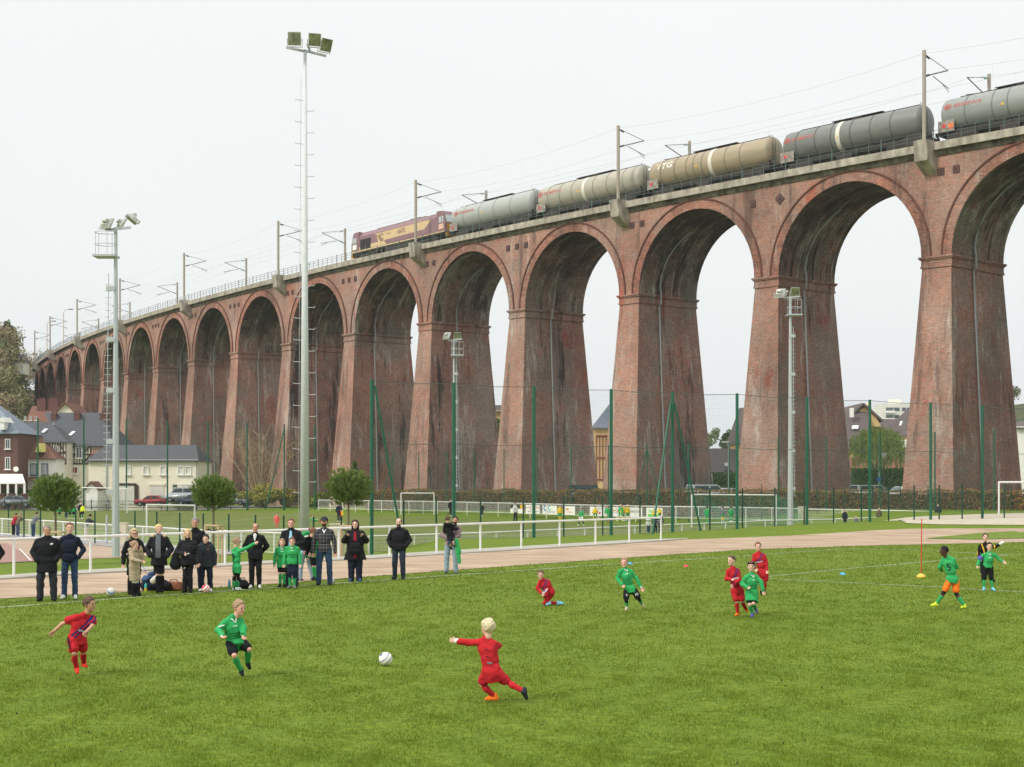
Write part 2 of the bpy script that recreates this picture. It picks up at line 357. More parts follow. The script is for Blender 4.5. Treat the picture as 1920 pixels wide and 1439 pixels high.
def brick(name, c1, c2, mort, stain=(.5, .47, .42), st=.35, soot=.3, dirt=(.13, .09, .07), big=(.2, .14, .1), pat=.5, vault=False, row=.085, mor=.014):
    m = bpy.data.materials.new(name); m.use_nodes = True; t = m.node_tree; b = t.nodes['Principled BSDF']
    b.inputs['Roughness'].default_value = .93; b.inputs['Specular IOR Level'].default_value = .12
    u = N(t, 'ShaderNodeTexCoord'); uv = u.outputs['UV']
    bk = N(t, 'ShaderNodeTexBrick'); bk.inputs['Scale'].default_value = 1; bk.inputs['Brick Width'].default_value = .24; bk.inputs['Row Height'].default_value = row
    bk.inputs['Mortar Size'].default_value = mor; bk.inputs['Color1'].default_value = (*c1, 1); bk.inputs['Color2'].default_value = (*c2, 1); bk.inputs['Mortar'].default_value = (*mort, 1); bk.inputs['Bias'].default_value = -.1
    t.links.new(uv, bk.inputs['Vector'])
    oi = N(t, 'ShaderNodeNewGeometry')
    def noise(scale, stretch, detail=5, rough=.6, off=0, src=None):
        mp = N(t, 'ShaderNodeMapping'); mp.inputs['Scale'].default_value = stretch; mp.inputs['Location'].default_value = (off, off, off)
        t.links.new(src or oi.outputs['Position'], mp.inputs[0])
        n = N(t, 'ShaderNodeTexNoise', inp={'Scale': scale, 'Detail': float(detail), 'Roughness': rough}); t.links.new(mp.outputs[0], n.inputs['Vector']); return n.outputs[0]
    def ramp(src, a, bb, lo=0., hi=1.):
        r = N(t, 'ShaderNodeMapRange'); r.inputs['From Min'].default_value = a; r.inputs['From Max'].default_value = bb; r.inputs['To Min'].default_value = lo; r.inputs['To Max'].default_value = hi; t.links.new(src, r.inputs['Value']); return r.outputs[0]
    def mixc(fac, A, B, mode='MIX'):
        x = N(t, 'ShaderNodeMix', data_type='RGBA', blend_type=mode); t.links.new(fac, x.inputs[0])
        if isinstance(A, tuple): x.inputs['A'].default_value = (*A, 1)
        else: t.links.new(A, x.inputs['A'])
        if isinstance(B, tuple): x.inputs['B'].default_value = (*B, 1)
        else: t.links.new(B, x.inputs['B'])
        return x.outputs['Result']
    col = bk.outputs[0]
    col = mixc(ramp(noise(1.1, (1, 1, 3.5), 6, .75), .42, .62, 0, .75), col, tuple(x * 1.35 for x in c1))      # courses of fresher, more orange brick
    col = mixc(ramp(noise(.19, (1, 1, .8), 4, .7, 11), .46, .60, 0, pat), col, big)                                # large weathered areas
    col = mixc(ramp(noise(2.6, (1, 1, 1.6), 6, .85, 5), .54, .70, 0, .55), col, dirt)
    col = mixc(ramp(noise(5.5, (1, 1, 2.2), 3, .9, 9), .58, .68, 0, st * 1.6), col, stain)                         # pale mortar and lime flecks
    col = mixc(ramp(noise(.5, (1, 1, .16), 8, .85, 3), .54, .62, 0, st), col, stain)                               # lime runs
    col = mixc(ramp(noise(.36, (1, 1, .10), 6, .75, 21), .55, .62, 0, soot), col, (.035, .03, .03))                 # black runs
    col = mixc(ramp(noise(.30, (1, 1, .5), 5, .7, 31), .60, .68, 0, .55), col, tuple(c1[i] * (1.1, .55, .45)[i] for i in range(3)))  # deep red patches
    def mul(c, src_, a_, b_):
        x = N(t, 'ShaderNodeMix', data_type='RGBA', blend_type='MULTIPLY'); x.inputs[0].default_value = 1; t.links.new(c, x.inputs['A']); g_ = N(t, 'ShaderNodeCombineColor'); r_ = ramp(src_, .3, .7, a_, b_)
        for q in range(3): t.links.new(r_, g_.inputs[q])
        t.links.new(g_.outputs[0], x.inputs['B']); return x.outputs['Result']
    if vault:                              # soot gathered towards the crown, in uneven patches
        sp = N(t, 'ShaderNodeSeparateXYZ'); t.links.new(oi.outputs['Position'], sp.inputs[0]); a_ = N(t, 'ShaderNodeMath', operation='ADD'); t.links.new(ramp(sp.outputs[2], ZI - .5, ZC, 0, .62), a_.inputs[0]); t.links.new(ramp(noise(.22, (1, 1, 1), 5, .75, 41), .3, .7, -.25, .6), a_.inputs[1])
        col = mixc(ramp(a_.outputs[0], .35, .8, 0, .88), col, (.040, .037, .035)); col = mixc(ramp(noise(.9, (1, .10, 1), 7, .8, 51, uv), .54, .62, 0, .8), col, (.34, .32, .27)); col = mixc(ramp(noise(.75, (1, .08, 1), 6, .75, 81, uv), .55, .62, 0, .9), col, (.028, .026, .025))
    col = mul(col, noise(2.2, (1, 1, 5), 6, .8, 61), .55, 1.42); col = mul(col, noise(.13, (1, 1, 1), 4, .7, 71), .66, 1.25)
    t.links.new(col, b.inputs['Base Color'])
    bp = N(t, 'ShaderNodeBump'); bp.inputs['Strength'].default_value = .5; bp.inputs['Distance'].default_value = .05
    t.links.new(noise(9, (1, 1, 3), 5, .8, 2), bp.inputs['Height']); t.links.new(bp.outputs[0], b.inputs['Normal'])
    return m
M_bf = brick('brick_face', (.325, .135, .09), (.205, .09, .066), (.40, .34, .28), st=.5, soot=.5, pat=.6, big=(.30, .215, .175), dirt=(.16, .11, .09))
M_bs = brick('brick_side_shade', (.235, .088, .062), (.155, .066, .052), (.30, .26, .22), st=.62, soot=.85, big=(.21, .165, .14), pat=.85, dirt=(.10, .08, .07))  # same brick darkened: shade of side and back faces put into the colour
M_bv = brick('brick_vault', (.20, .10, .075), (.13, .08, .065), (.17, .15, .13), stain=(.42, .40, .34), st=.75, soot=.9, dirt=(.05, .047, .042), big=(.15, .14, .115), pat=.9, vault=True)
M_br = brick('brick_ring', (.36, .15, .10), (.27, .115, .08), (.12, .08, .065), st=.6, soot=.5, pat=.5, big=(.32, .23, .19), dirt=(.16, .11, .09), row=.172, mor=.03)
M_conc = mat('weathered_concrete', srgb(140, 133, 120), .9, nscale=1.4, var=.3, col2=srgb(188, 180, 165), bump=.3, bscale=12, stretch=(1, 1, .5))
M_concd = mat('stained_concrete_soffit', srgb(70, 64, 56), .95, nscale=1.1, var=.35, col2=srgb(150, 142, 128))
M_pipe = mat('galvanised_pipe', srgb(140, 145, 145), .5, var=.1, metal=.3)
M_plate = mat('iron_tie_plate', srgb(88, 66, 64), .8, var=.2)
M_rail = mat('green_grey_railing', srgb(88, 108, 104), .6, var=.08)
M_shadow = mat('brick_shadow_line', (.13, .06, .045), .9, nscale=2, var=.3)  # dark shadow line painted on the arch ring's rim and the impost undersides

via = thing('railway_viaduct', 'long curving red brick railway viaduct with tall arches behind the football pitches', 'viaduct', tuple(V(60, 4, 0)))
via.location.z = 0
P0, P1 = -2, 17
def ground_w(s, w): p = V(s, w, 0); return Tz(p.x, p.y) - .6
for i in range(P0, P1 + 1):
    s0 = i * L; zb = max(min(ground_w(s0, 0), 0), -1.5) if i < 12 else -2 + (i - 11) * 2.0
    H = ZI - .95 - zb; bs, bw = .055, .076
    m = MB(); n = 6; t0 = VT / 2 - .02
    def ring(z):
        d = (ZI - .95) - z; a = t0 + bs * d; b0 = -bw * d; b1 = VW + bw * d
        return [(s0 + a, b0), (s0 - a, b0), (s0 - a, b1), (s0 + a, b1)]
    zs = [zb + H * j / n for j in range(n + 1)]
    for z0, z1 in zip(zs[:-1], zs[1:]):
        A, B = ring(z0), ring(z1)
        for q in range(4):
            (sa, wa), (sb, wb) = A[q], A[(q + 1) % 4]; (sc_, wc), (sd_, wd) = B[(q + 1) % 4], B[q]
            ua = (lambda s, w: s if q % 2 == 0 else w)
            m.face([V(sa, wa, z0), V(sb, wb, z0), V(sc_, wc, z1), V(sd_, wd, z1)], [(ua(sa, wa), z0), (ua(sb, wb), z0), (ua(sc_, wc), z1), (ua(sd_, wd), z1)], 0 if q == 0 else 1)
    pr = m.build('pier', [M_bf, M_bs], via, True)
    m = MB()
    for (z0, z1, pj) in ((ZI - .98, ZI - .80, .10), (ZI - .80, ZI - .28, .05), (ZI - .28, ZI - .16, .16), (ZI - .16, ZI, .24)):
        a = VT / 2 + pj; R = [(s0 + a, -pj), (s0 - a, -pj), (s0 - a, VW + pj), (s0 + a, VW + pj)]
        for q in range(4):
            A, B = R[q], R[(q + 1) % 4]; u = (lambda p: p[0] if q % 2 == 0 else p[1])
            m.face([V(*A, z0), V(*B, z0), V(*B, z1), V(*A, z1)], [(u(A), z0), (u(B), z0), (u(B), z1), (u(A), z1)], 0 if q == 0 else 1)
        m.face([V(*p, z1) for p in R], None, 1); m.face([V(*p, z0) for p in reversed(R)], None, 2)
    im = m.build('impost', [M_bf, M_bs, M_shadow], pr); im.parent = pr
    im.data.transform(Matrix.Translation(-via.location))
    # drain pipe down the near side of every pier
    if i > P0:
        wq = 3.4 + .5 * math.sin(i * 2.3); pts = []
        for zq in (zb, 8, 16, ZI - 1.1): d = max(0, ZI - .95 - zq); pts.append(V(s0 - t0 - bs * d - .14, wq - .01 * d, zq))
        pts += [V(s0 - VT / 2 - .38, wq, ZI - .9), V(s0 - VT / 2 - .38, wq, ZI + .2)]
        if i % 4 != 3:
            for a in np.linspace(.12, 1.0, 7): pts.append(V(s0 - L / 2 + (AR - .14) * math.cos(a), wq + (a > .3) * .8 * (a - .3) + (a > .55) * .9 * (a - .55), ZI + (AR - .14) * math.sin(a)))
        mm = MB(); mm.tube(pts, .09, 6); mm.build('drain_pipe', M_pipe, via, True)
NA = 28
for i in range(P0, P1):                    # arch between pier i and i+1
    sm = (i + .5) * L; mf2 = (MB(), MB()); mb_ = MB()
    th = [math.pi * j / NA for j in range(NA + 1)]; top = ZD + .05
    for a, b in zip(th[:-1], th[1:]):
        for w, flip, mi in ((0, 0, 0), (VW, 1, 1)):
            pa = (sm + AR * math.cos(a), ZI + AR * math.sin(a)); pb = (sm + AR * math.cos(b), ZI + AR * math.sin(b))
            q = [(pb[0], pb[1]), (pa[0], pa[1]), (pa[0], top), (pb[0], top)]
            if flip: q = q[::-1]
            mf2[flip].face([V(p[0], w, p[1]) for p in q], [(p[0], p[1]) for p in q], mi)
        for w0, w1 in ((0, VW * .33), (VW * .33, VW * .67), (VW * .67, VW)):
            la, lb = AR * a, AR * b
            mb_.face([V(sm + AR * math.cos(a), w0, ZI + AR * math.sin(a)), V(sm + AR * math.cos(b), w0, ZI + AR * math.sin(b)), V(sm + AR * math.cos(b), w1, ZI + AR * math.sin(b)), V(sm + AR * math.cos(a), w1, ZI + AR * math.sin(a))],
                     [(w0 + i * 23.7, la), (w0 + i * 23.7, lb), (w1 + i * 23.7, lb), (w1 + i * 23.7, la)])
    for sg in (-1, 1):
        a0, a1 = sm + sg * AR, sm + sg * L / 2
        for w, mi in ((0, 0), (VW, 1)):
            q = [(a0, ZI), (a1, ZI), (a1, top), (a0, top)]
            if (sg > 0) == (w == 0): q = q[::-1]
            mf2[int(w > 0)].face([V(p[0], w, p[1]) for p in q], q, mi)
    for mf in mf2: mf.build('spandrel_wall', [M_bf, M_bs], via, True)
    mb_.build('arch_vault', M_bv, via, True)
    # voussoir ring standing proud, with a dark band round it painting the groove's shadow
    m = MB(); rr = [(AR + .002, AR + .86, .05, 0), (AR + .86, AR + 1.0, .15, 1)]
    for r0, r1, pj, mi in rr:
        for a, b in zip(th[:-1], th[1:]):
            g = lambda r, t, w: V(sm + r * math.cos(t), -w, ZI + r * math.sin(t))
            if r1 * abs(math.cos(a)) > L / 2 - .02 and pj > .1: pass
            m.face([g(r0, b, pj), g(r0, a, pj), g(r1, a, pj), g(r1, b, pj)], [(AR * b, r0), (AR * a, r0), (AR * a, r1), (AR * b, r1)], mi)
            m.face([g(r1, b, pj), g(r1, a, pj), g(r1, a, 0), g(r1, b, 0)], None, 1)
            m.face([g(r0, a, pj), g(r0, b, pj), g(r0, b, 0), g(r0, a, 0)], None, mi)
    m.build('arch_ring', [M_br, M_shadow], via, True)
# deck edge slabs, corbel table, ballast
s_lo, s_hi = P0 * L, P1 * L + 6
def sweep(name, prof, mats, mi=None, step=4.55):
    m = MB(); ss_ = np.arange(s_lo, s_hi + .1, step)
    for a, b in zip(ss_[:-1], ss_[1:]):
        for q, ((w0, z0), (w1, z1)) in enumerate(zip(prof[:-1], prof[1:])):
            m.face([V(b, w0, z0), V(a, w0, z0), V(a, w1, z1), V(b, w1, z1)], [(b, z0 + w0), (a, z0 + w0), (a, z1 + w1), (b, z1 + w1)], mi[q] if mi else 0)
    return m.build(name, mats, via, True)
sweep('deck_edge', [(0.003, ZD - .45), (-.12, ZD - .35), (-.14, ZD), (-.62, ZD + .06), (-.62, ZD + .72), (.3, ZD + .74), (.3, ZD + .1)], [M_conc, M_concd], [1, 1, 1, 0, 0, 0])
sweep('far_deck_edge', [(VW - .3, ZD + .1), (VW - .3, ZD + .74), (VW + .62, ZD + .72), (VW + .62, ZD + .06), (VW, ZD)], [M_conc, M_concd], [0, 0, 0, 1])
sweep('track_bed', [(.3, ZD + .45), (VW - .3, ZD + .45)], mat('track_ballast', srgb(120, 112, 104), .95, nscale=8, var=.25))
m = MB()
for k in range(int((s_hi - s_lo) / 1.4)):                      # irregular stained corbels under the deck edge
    s = s_lo + k * 1.4; hh = .1 + .22 * RND.random(); m.face([V(s + .5, -.16, ZD - .02), V(s, -.16, ZD - .02), V(s, -.16, ZD - hh), V(s + .5, -.16, ZD - hh)])
    m.face([V(s + .5, -.16, ZD - hh), V(s, -.16, ZD - hh), V(s, 0, ZD - hh), V(s + .5, 0, ZD - hh)]); m.face([V(s, -.16, ZD - .02), V(s, 0, ZD - .02), V(s, 0, ZD - hh), V(s, -.16, ZD - hh)])
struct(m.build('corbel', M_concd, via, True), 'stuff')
m = MB(); zt = ZD + .74                                         # railings both sides
for w in (-.45, VW + .45):
    for k in range(int((s_hi - s_lo) / 1.3)):
        s = s_lo + k * 1.3; big = k % 4 == 0
        m.tube([V(s, w, zt - .02), V(s, w, zt + (1.12 if big else 1.02))], .05 if big else .028, 5)
    ss_ = np.arange(s_lo, s_hi, 4.55)
    for zq in (.38, .7, 1.0):
        m.tube([V(s, w, zt + zq) for s in ss_], .02, 4)
m.build('railing', M_rail, via, True)
rl = MB()
for wc in (2.35, 6.2):
    for o_ in (-.75, .75):
        ss_ = np.arange(s_lo, s_hi, 4.55)
        rl.tube([V(s, wc + o_, ZD + .68) for s in ss_], .06, 4)
rl.build('rail', mat('rusty_rail', srgb(96, 78, 66), .5, metal=.4), via, True)
# tie plates
for i in range(P0, P1):
    offs = (-1.6, 0, 1.6) if i % 2 else (-1.9, -.45)
    for o_ in offs:
        s = i * L + o_; z = ZD - 1.75; m = MB(); h = .31
        c = [(-h, -h), (h, -h), (h, h), (-h, h)]
        if i == 1 and o_ != 1.6: 
            if o_ == 0: continue
            c = [(0, -.55), (.55, 0), (0, .55), (-.55, 0)]
        for q in range(4):
            a, b = c[q], c[(q + 1) % 4]; m.face([V(s + b[0], -.09, z + b[1]), V(s + a[0], -.09, z + a[1]), V(s + a[0], 0, z + a[1]), V(s + b[0], 0, z + b[1])])
        m.face([V(s + p[0], -.09, z + p[1]) for p in c[::-1]]); m.tube([V(s, -.16, z), V(s, -.05, z)], .1, 6)
        m.build('tie_plate', M_plate, via, True)
# mast brackets in concrete at every other pier, front and back
for i in range(P0, P1 + 1, 2):
    for sd_ in (0, 1):
        s = i * L + .55; m = MB(); f = lambda w: w if sd_ == 0 else VW - w
        zt_ = ZD + .86; zl = ZD - 1.15
        pr = [(-1.75, zt_), (-1.55, zl + .25), (.0, zl - .75), (0, zt_)]
        hw = .62
        for sg in (-1, 1):
            q = [V(s + sg * hw, f(a), z) for a, z in pr]
            m.face(q if (sg > 0) ^ sd_ else q[::-1])
        for (a, z0), (b, z1) in zip(pr, pr[1:] + pr[:1]):
            q = [V(s - hw, f(a), z0), V(s + hw, f(a), z0), V(s + hw, f(b), z1), V(s - hw, f(b), z1)]; m.face(q if not sd_ else q[::-1])
        bmx = m.build('mast_bracket', M_conc, via, True)
        bm = bmesh.new(); bm.from_mesh(bmx.data); bmesh.ops.remove_doubles(bm, verts=bm.verts, dist=.001); bmesh.ops.recalc_face_normals(bm, faces=bm.faces); bm.to_mesh(bmx.data); bm.free()

# ------------------------------------------------------------------ overhead line
M_mast = mat('galvanised_mast', srgb(172, 168, 158), .6, nscale=2, var=.1, col2=srgb(158, 142, 124))
M_dark = mat('dark_insulator', srgb(70, 58, 56), .5, var=.1)
M_wire = mat('grey_wire', srgb(172, 172, 174), .5, var=.02)
M_ins = mat('green_glass_insulator', srgb(120, 165, 150), .3, var=.05)
for i in range(P0, P1 + 1, 2):
    for sd_ in (0, 1):
        f = (lambda w: w) if sd_ == 0 else (lambda w: VW - w)
        s = i * L + .55; b = V(s, f(-1.05), ZD + .7); bz = ZD + .7
        near_ = sd_ == 0
        lab = {(0, 0): 'catenary mast on the viaduct just in front of the gap between the last two wagons', (2, 0): 'catenary mast on the viaduct in front of the second tank wagon', (4, 0): 'catenary mast on the viaduct in front of the locomotive',
               (6, 0): 'catenary mast on the viaduct next behind the tall floodlight mast'}.get((i, sd_), 'galvanised catenary mast standing on the %s side of the viaduct deck' % ('near' if near_ else 'far'))
        if (i, sd_) == (6, 0): lab = 'catenary mast on the near edge just left of the tall floodlight mast'
        ordn = ['at the right end', 'behind the right edge wagon', 'between dark grey and beige wagons', 'behind the short pale wagon', 'just left of the locomotive', 'third free standing one left of the locomotive', 'fourth free standing one left of the locomotive', 'fifth from the locomotive', 'sixth from the locomotive', 'at the wooded hill end'][i // 2 + 1]
        if sd_: lab = 'far side catenary mast, ' + ordn
        elif i == 8: lab = 'near side catenary mast, the second one left of the tallest floodlight mast'
        elif i == 10: lab = 'near side catenary mast right behind the slim floodlight mast with ladder'
        elif i >= 12: lab = 'near side catenary mast, ' + ('first', 'second', 'third')[i // 2 - 6] + ' one left of the slim floodlight mast'
        elif i < 0: lab = 'near side catenary mast at the right end of the viaduct'
        t = thing('catenary_mast', lab, 'railway mast', tuple(b), 0, 'catenary masts along the viaduct')
        m = MB(); m.tube([b - Vector((0, 0, .2)), V(s, f(-1.05), bz + 7.9)], .17, 8); m.build('mast', M_mast, t, True)
        m = MB(); tip = V(s, f(2.75), bz + 6.9)
        m.tube([V(s, f(-1.0), bz + 7.6), tip], .03, 5); m.tube([V(s, f(-1.0), bz + 5.7), tip], .05, 5)
        m.tube([V(s, f(.35), bz + 5.95), V(s, f(2.9), bz + 5.35)], .035, 5); m.tube([V(s, f(1.9), bz + 5.55), V(s, f(2.9), bz + 5.05)], .025, 5)
        m.build('cantilever_arm', M_dark, t, True)
        m = MB(); m.tube([V(s, f(-.75), bz + 7.5), V(s, f(-.25), bz + 7.37)], .09, 6); m.tube([V(s, f(-.75), bz + 5.78), V(s, f(-.25), bz + 5.95)], .1, 6)
        m.build('insulator', M_dark if near_ else M_ins, t, True)
for w_, nm in ((2.35, 'near'), (VW - 2.35, 'far')):
    m = MB(); pw = None
    for i in range(P0, P1, 2):
        A = i * L + .55; B = A + 2 * L
        mess = []; cont = []
        for q in range(9):
            u = q / 8; s = A + (B - A) * u; sag = 4 * .9 * u * (1 - u)
            mess.append(V(s, w_ + (.2 if i % 4 else -.2) * (1 - 2 * u), ZD + 7.55 - sag)); cont.append(V(s, w_ + (.2 if i % 4 else -.2) * (1 - 2 * u), ZD + 5.95))
        m.tube(mess, .009, 4, cap=False); m.tube(cont, .009, 4, cap=False)
        for q in (1, 3, 5, 7): m.tube([mess[q], cont[q]], .006, 3, cap=False)
    tag(m.build('catenary_wire', M_wire), 'thin overhead wires with droppers strung above the %s track' % nm, 'overhead wire')
m = MB()
for i in range(P0, P1, 2):
    A = i * L + .55; m.tube([V(A + 2 * L * u, -1.1, ZD + 8.3 - 3.2 * u * (1 - u)) for u in np.linspace(0, 1, 7)], .009, 4, cap=False)
tag(m.build('feeder_wire', M_wire), 'single thin feeder wire running along the mast tops', 'overhead wire')
# street lamps standing on the deck near its far left end
M_lampp = mat('lamp_post_beige', srgb(190, 175, 160), .5)
for i, s in enumerate((13.1 * L, 14.6 * L)):
    b = V(s, -.5, ZD + .7); t = thing('deck_lamp', ('curved lamp post on the viaduct edge nearer the second last mast', 'curved lamp post on the viaduct edge close to the wooded hill')[i], 'lamp post', tuple(b), 0, 'curved lamps on the viaduct')
    m = MB(); m.tube([b, b + Vector((0, 0, 7)), b + Vector((.3, 0, 7.6)), b + Vector((1.2, .0, 7.8))], [.1, .08, .07, .06], 6); m.build('pole', M_lampp, t, True)
    m = MB(); m.box(b + Vector((1.6, 0, 7.78)), (.9, .3, .18)); m.build('lamp_head', M_dark, t, True)
# ------------------------------------------------------------------ freight train on the near track
ZR = ZD + .74                               # rail top
def s_at(px, w, z):
    lo, hi = -60., 200.
    for _ in range(50):
        md = (lo + hi) / 2; p = V(md, w, z)
        if 960 + F * p.x / p.y > px: lo = md
        else: hi = md
    return (lo + hi) / 2
def car_frame(px_l, px_r):
    """centre, heading and length of a vehicle spanning two pixel columns; local +x points to the near (right) end"""
    a = V(s_at(px_l, 2.35, ZR + 2), 2.35, ZR); b = V(s_at(px_r, 2.35, ZR + 2), 2.35, ZR)
    d = b - a; return (a + b) / 2, math.atan2(d.y, d.x), d.length
M_black = mat('grimy_black_underframe', srgb(62, 58, 54), .8, nscale=2, var=.3)
M_wheel = mat('worn_wheel_steel', srgb(84, 74, 66), .6, metal=.3, var=.2)
M_red = mat('faded_red_lettering', srgb(178, 104, 96), .7, nscale=4, var=.15)
M_whl = mat('white_lettering', srgb(232, 230, 222), .7)
M_or = mat('orange_plate', srgb(225, 120, 70), .6); M_yel = mat('yellow_triangle', srgb(215, 175, 60), .6)
M_sign = mat('grimy_sign_panel', srgb(120, 110, 100), .8, nscale=3, var=.4, col2=srgb(180, 172, 160))
def bogie(mb, x):
    mb.box((x, 0, .55), (2.9, 2.2, .35)); mb.box((x, -1.05, .75), (2.6, .18, .5)); mb.box((x, 1.05, .75), (2.6, .18, .5))
def wheels(mb, x, y_=.95):
    for dx in (-.9, .9):
        for sy in (-1, 1): mb.tube([(x + dx, sy * .68, .46), (x + dx, sy * .82, .46)], .46, 14)
        mb.tube([(x + dx, -.7, .46), (x + dx, .7, .46)], .08, 6)
def tank_wagon(name, label, pxl, pxr, col, ribs, band, letters, sign, col2=None, rad=1.47, overhang=.45, fade=None):
    c, rz, ln = car_frame(pxl, pxr); t = thing('tank_wagon', label, 'tank wagon', tuple(c), rz, 'tank wagons of the freight train')
    Lt = ln - 2 * overhang; zc = 1.22 + rad; m = MB(); n = 32
    mt = mat(name, col, .42, nscale=1.1, var=.1, spec=.4, col2=col2, stretch=(.5, 1, 2.2))
    prof = []
    for a in np.linspace(0, math.pi / 2, 7): prof.append((-Lt / 2 + .55 * (1 - math.sin(a)), rad * (1 - .0) * max(.001, math.sin(a) ** .55 if a else .001)))
    prof = [(-Lt / 2 + .5 * (1 - math.cos(a)), rad * math.sin(a) ** .8 if a > 0 else .002) for a in np.linspace(0, math.pi / 2, 8)]
    prof += [(-p[0], p[1]) for p in prof[::-1]]
    m.tube([(p[0], 0, zc) for p in prof], [p[1] for p in prof], n); tk = m.build('tank', mt, t, smooth=True)
    # tube() orients rings by path; fine for a straight axis
    m = MB()
    for x in ribs:
        xx = -Lt / 2 + Lt * x
        m.tube([(xx - .045, 0, zc), (xx + .045, 0, zc)], rad + .035, n)
    m.build('rib', mat(name + '_rib', tuple(v * .72 for v in col), .6), tk)
    if band:
        m = MB(); xx = -Lt / 2 + Lt * band; m.tube([(xx - .22, 0, zc), (xx + .22, 0, zc)], rad + .02, n); m.build('white_band', mat('dirty_white_band', srgb(214, 208, 194), .7, nscale=3, var=.12), tk)
    m = MB()                                # walkway, hatch and ladder
    m.box((Lt * .02, 0, zc + rad + .16), (Lt * .36, .7, .05)); m.box((Lt * .02, 0, zc + rad + .05), (1.1, .9, .2))
    for k in range(7): m.tube([(-Lt * .16 + k * Lt * .06, -.33, zc + rad - .02), (-Lt * .16 + k * Lt * .06, -.33, zc + rad + .17)], .02, 4)
    m.tube([(-Lt * .4, -.1, zc + rad + .06), (Lt * .45, -.1, zc + rad + .06)], .04, 5)
    for dy in (-.75, -.35):
        m.tube([(Lt / 2 + .05, dy, 1.0), (Lt / 2 + .05, dy, zc + rad * .7), (Lt / 2 - .4, dy, zc + rad + .1)], .025, 4)
    for k in range(7): m.tube([(Lt / 2 + .05, -.75, 1.2 + k * .32), (Lt / 2 + .05, -.35, 1.2 + k * .32)], .018, 4)
    m.build('walkway_and_ladder', M_black, t)
    m = MB(); m.box((0, -1.0, 1.05), (ln - 1.0, .16, .26)); m.box((0, 1.0, 1.05), (ln - 1.0, .16, .26)); m.box((0, 0, 1.0), (Lt * .9, .3, .3))
    for sx_ in (-1, 1):
        m.box((sx_ * (ln / 2 - .5), 0, 1.05), (.3, 2.5, .4)); m.prism([(sx_ * (Lt / 2 - .2), 1.1), (sx_ * (Lt / 2 - 2.6), 1.1), (sx_ * (Lt / 2 - 1.2), 1.55), (sx_ * (Lt / 2 - .2), 1.75)][::sx_], -.95, .95)
        for sy in (-1, 1):
            m.tube([(sx_ * (ln / 2 - .35), sy * .87, 1.05), (sx_ * (ln / 2 - .02), sy * .87, 1.05)], .1, 8); m.tube([(sx_ * (ln / 2 - .05), sy * .87, 1.05), (sx_ * (ln / 2), sy * .87, 1.05)], .22, 10)
    m.box((-.6, -.9, .7), (1.5, .5, .5)); m.box((1.3, .5, .7), (1.0, .5, .5)); m.tube([(.2, -1.05, .55), (.2, -1.05, 1.0)], .16, 8)
    m.build('underframe', M_black, t)
    for sx_ in (-1, 1):
        m = MB(); bogie(m, sx_ * (ln / 2 - 2.6)); bg_ = m.build('bogie', M_black, t); m = MB(); wheels(m, sx_ * (ln / 2 - 2.6)); w_ = m.build('wheelset', M_wheel, bg_)
    if sign:                                # destination and hazard plates beside the left end
        m = MB(); m.box((-Lt / 2 + .75, -1.32, 1.62), (1.55, .07, .95)); sg = m.build('sign_panel', M_sign, t)
        m = MB()
        if sign > 1: m.box((-Lt / 2 + 1.2, -1.37, 1.55), (.5, .02, .45)); 
        m.box((-Lt / 2 + .55, -1.37, 1.65), (.32, .02, .32), 0, 1, ry=math.radians(45)); m.build('hazard_plate', [M_or, mat('red_diamond', srgb(200, 70, 80), .6)], sg)
    for (s_, x, z, size, mm, sx_) in letters:
        v_, f_ = text_geo(s_, size, font_scale_x=sx_); m = MB(); k = 0; cx = -Lt / 2 + Lt * x; ang0 = math.asin((z - zc) / rad)
        def plc(a, b): an = ang0 + b / rad; return (cx + a, -(rad + .02) * math.cos(an), zc + (rad + .02) * math.sin(an))
        add_text(m, s_, size, plc, sx=sx_)
        if s_ in ('ERMEWA', 'VTG'):         # emblem in front of the name
            ex = -size * (2.9 if s_ == 'ERMEWA' else 1.75) * sx_; R = size * .62
            if s_ == 'ERMEWA':
                for q in range(20):
                    a0, a1 = 2 * math.pi * q / 20, 2 * math.pi * (q + 1) / 20
                    m.face([plc(ex + r * math.cos(a) * 1.1, r * math.sin(a)) for r, a in ((R, a0), (R, a1), (R * .72, a1), (R * .72, a0))])
                for yy in (-.3, 0, .3): m.face([plc(ex + a * R * (1.4 if yy == 0 else .85), b * R) for a, b in ((-1, yy - .1), (1, yy - .1), (1, yy + .1), (-1, yy + .1))])
            else:
                for q in range(3):
                    a0 = math.radians(90 + 120 * q); m.face([plc(ex + R * (.25 * math.cos(a0) + .75 * math.cos(a0 + d)), R * (.25 * math.sin(a0) + .75 * math.sin(a0 + d))) for d in (-.5, .15, .5, 0)])
                m.face([plc(ex + a * R * .3, b * R * .3) for a, b in ((-1, 0), (0, -1), (1, 0), (0, 1))])
        m.build('lettering', mm, tk)
    m = MB(); zt_ = zc - .1; an = math.asin((zt_ - zc) / rad); q = lambda a, b: ((-Lt / 2 + Lt * .43) + a, -(rad + .02) * math.cos(an + b / rad), zc + (rad + .02) * math.sin(an + b / rad))
    m.face([q(-.17, -.15), q(.17, -.15), q(0, .17)]); m.build('warning_triangle', M_yel, tk)
    return t
tank_wagon('tank_paint_pale_grey', 'short pale grey tank wagon coupled right behind the locomotive', 856, 1017, srgb(172, 176, 170), (.18, .38, .56, .76), 0, [('ERMEWA', .22, 3.15, .55, M_red, 1.3)], 1, srgb(160, 163, 158))
tank_wagon('tank_paint_warm_grey', 'warm grey tank wagon with one white band, second behind the locomotive', 1018, 1222, srgb(162, 160, 148), (.12, .24, .36, .57, .7, .85), .475, [('ERMEWA', .17, 3.1, .55, M_red, 1.3)], 1, srgb(176, 168, 150))
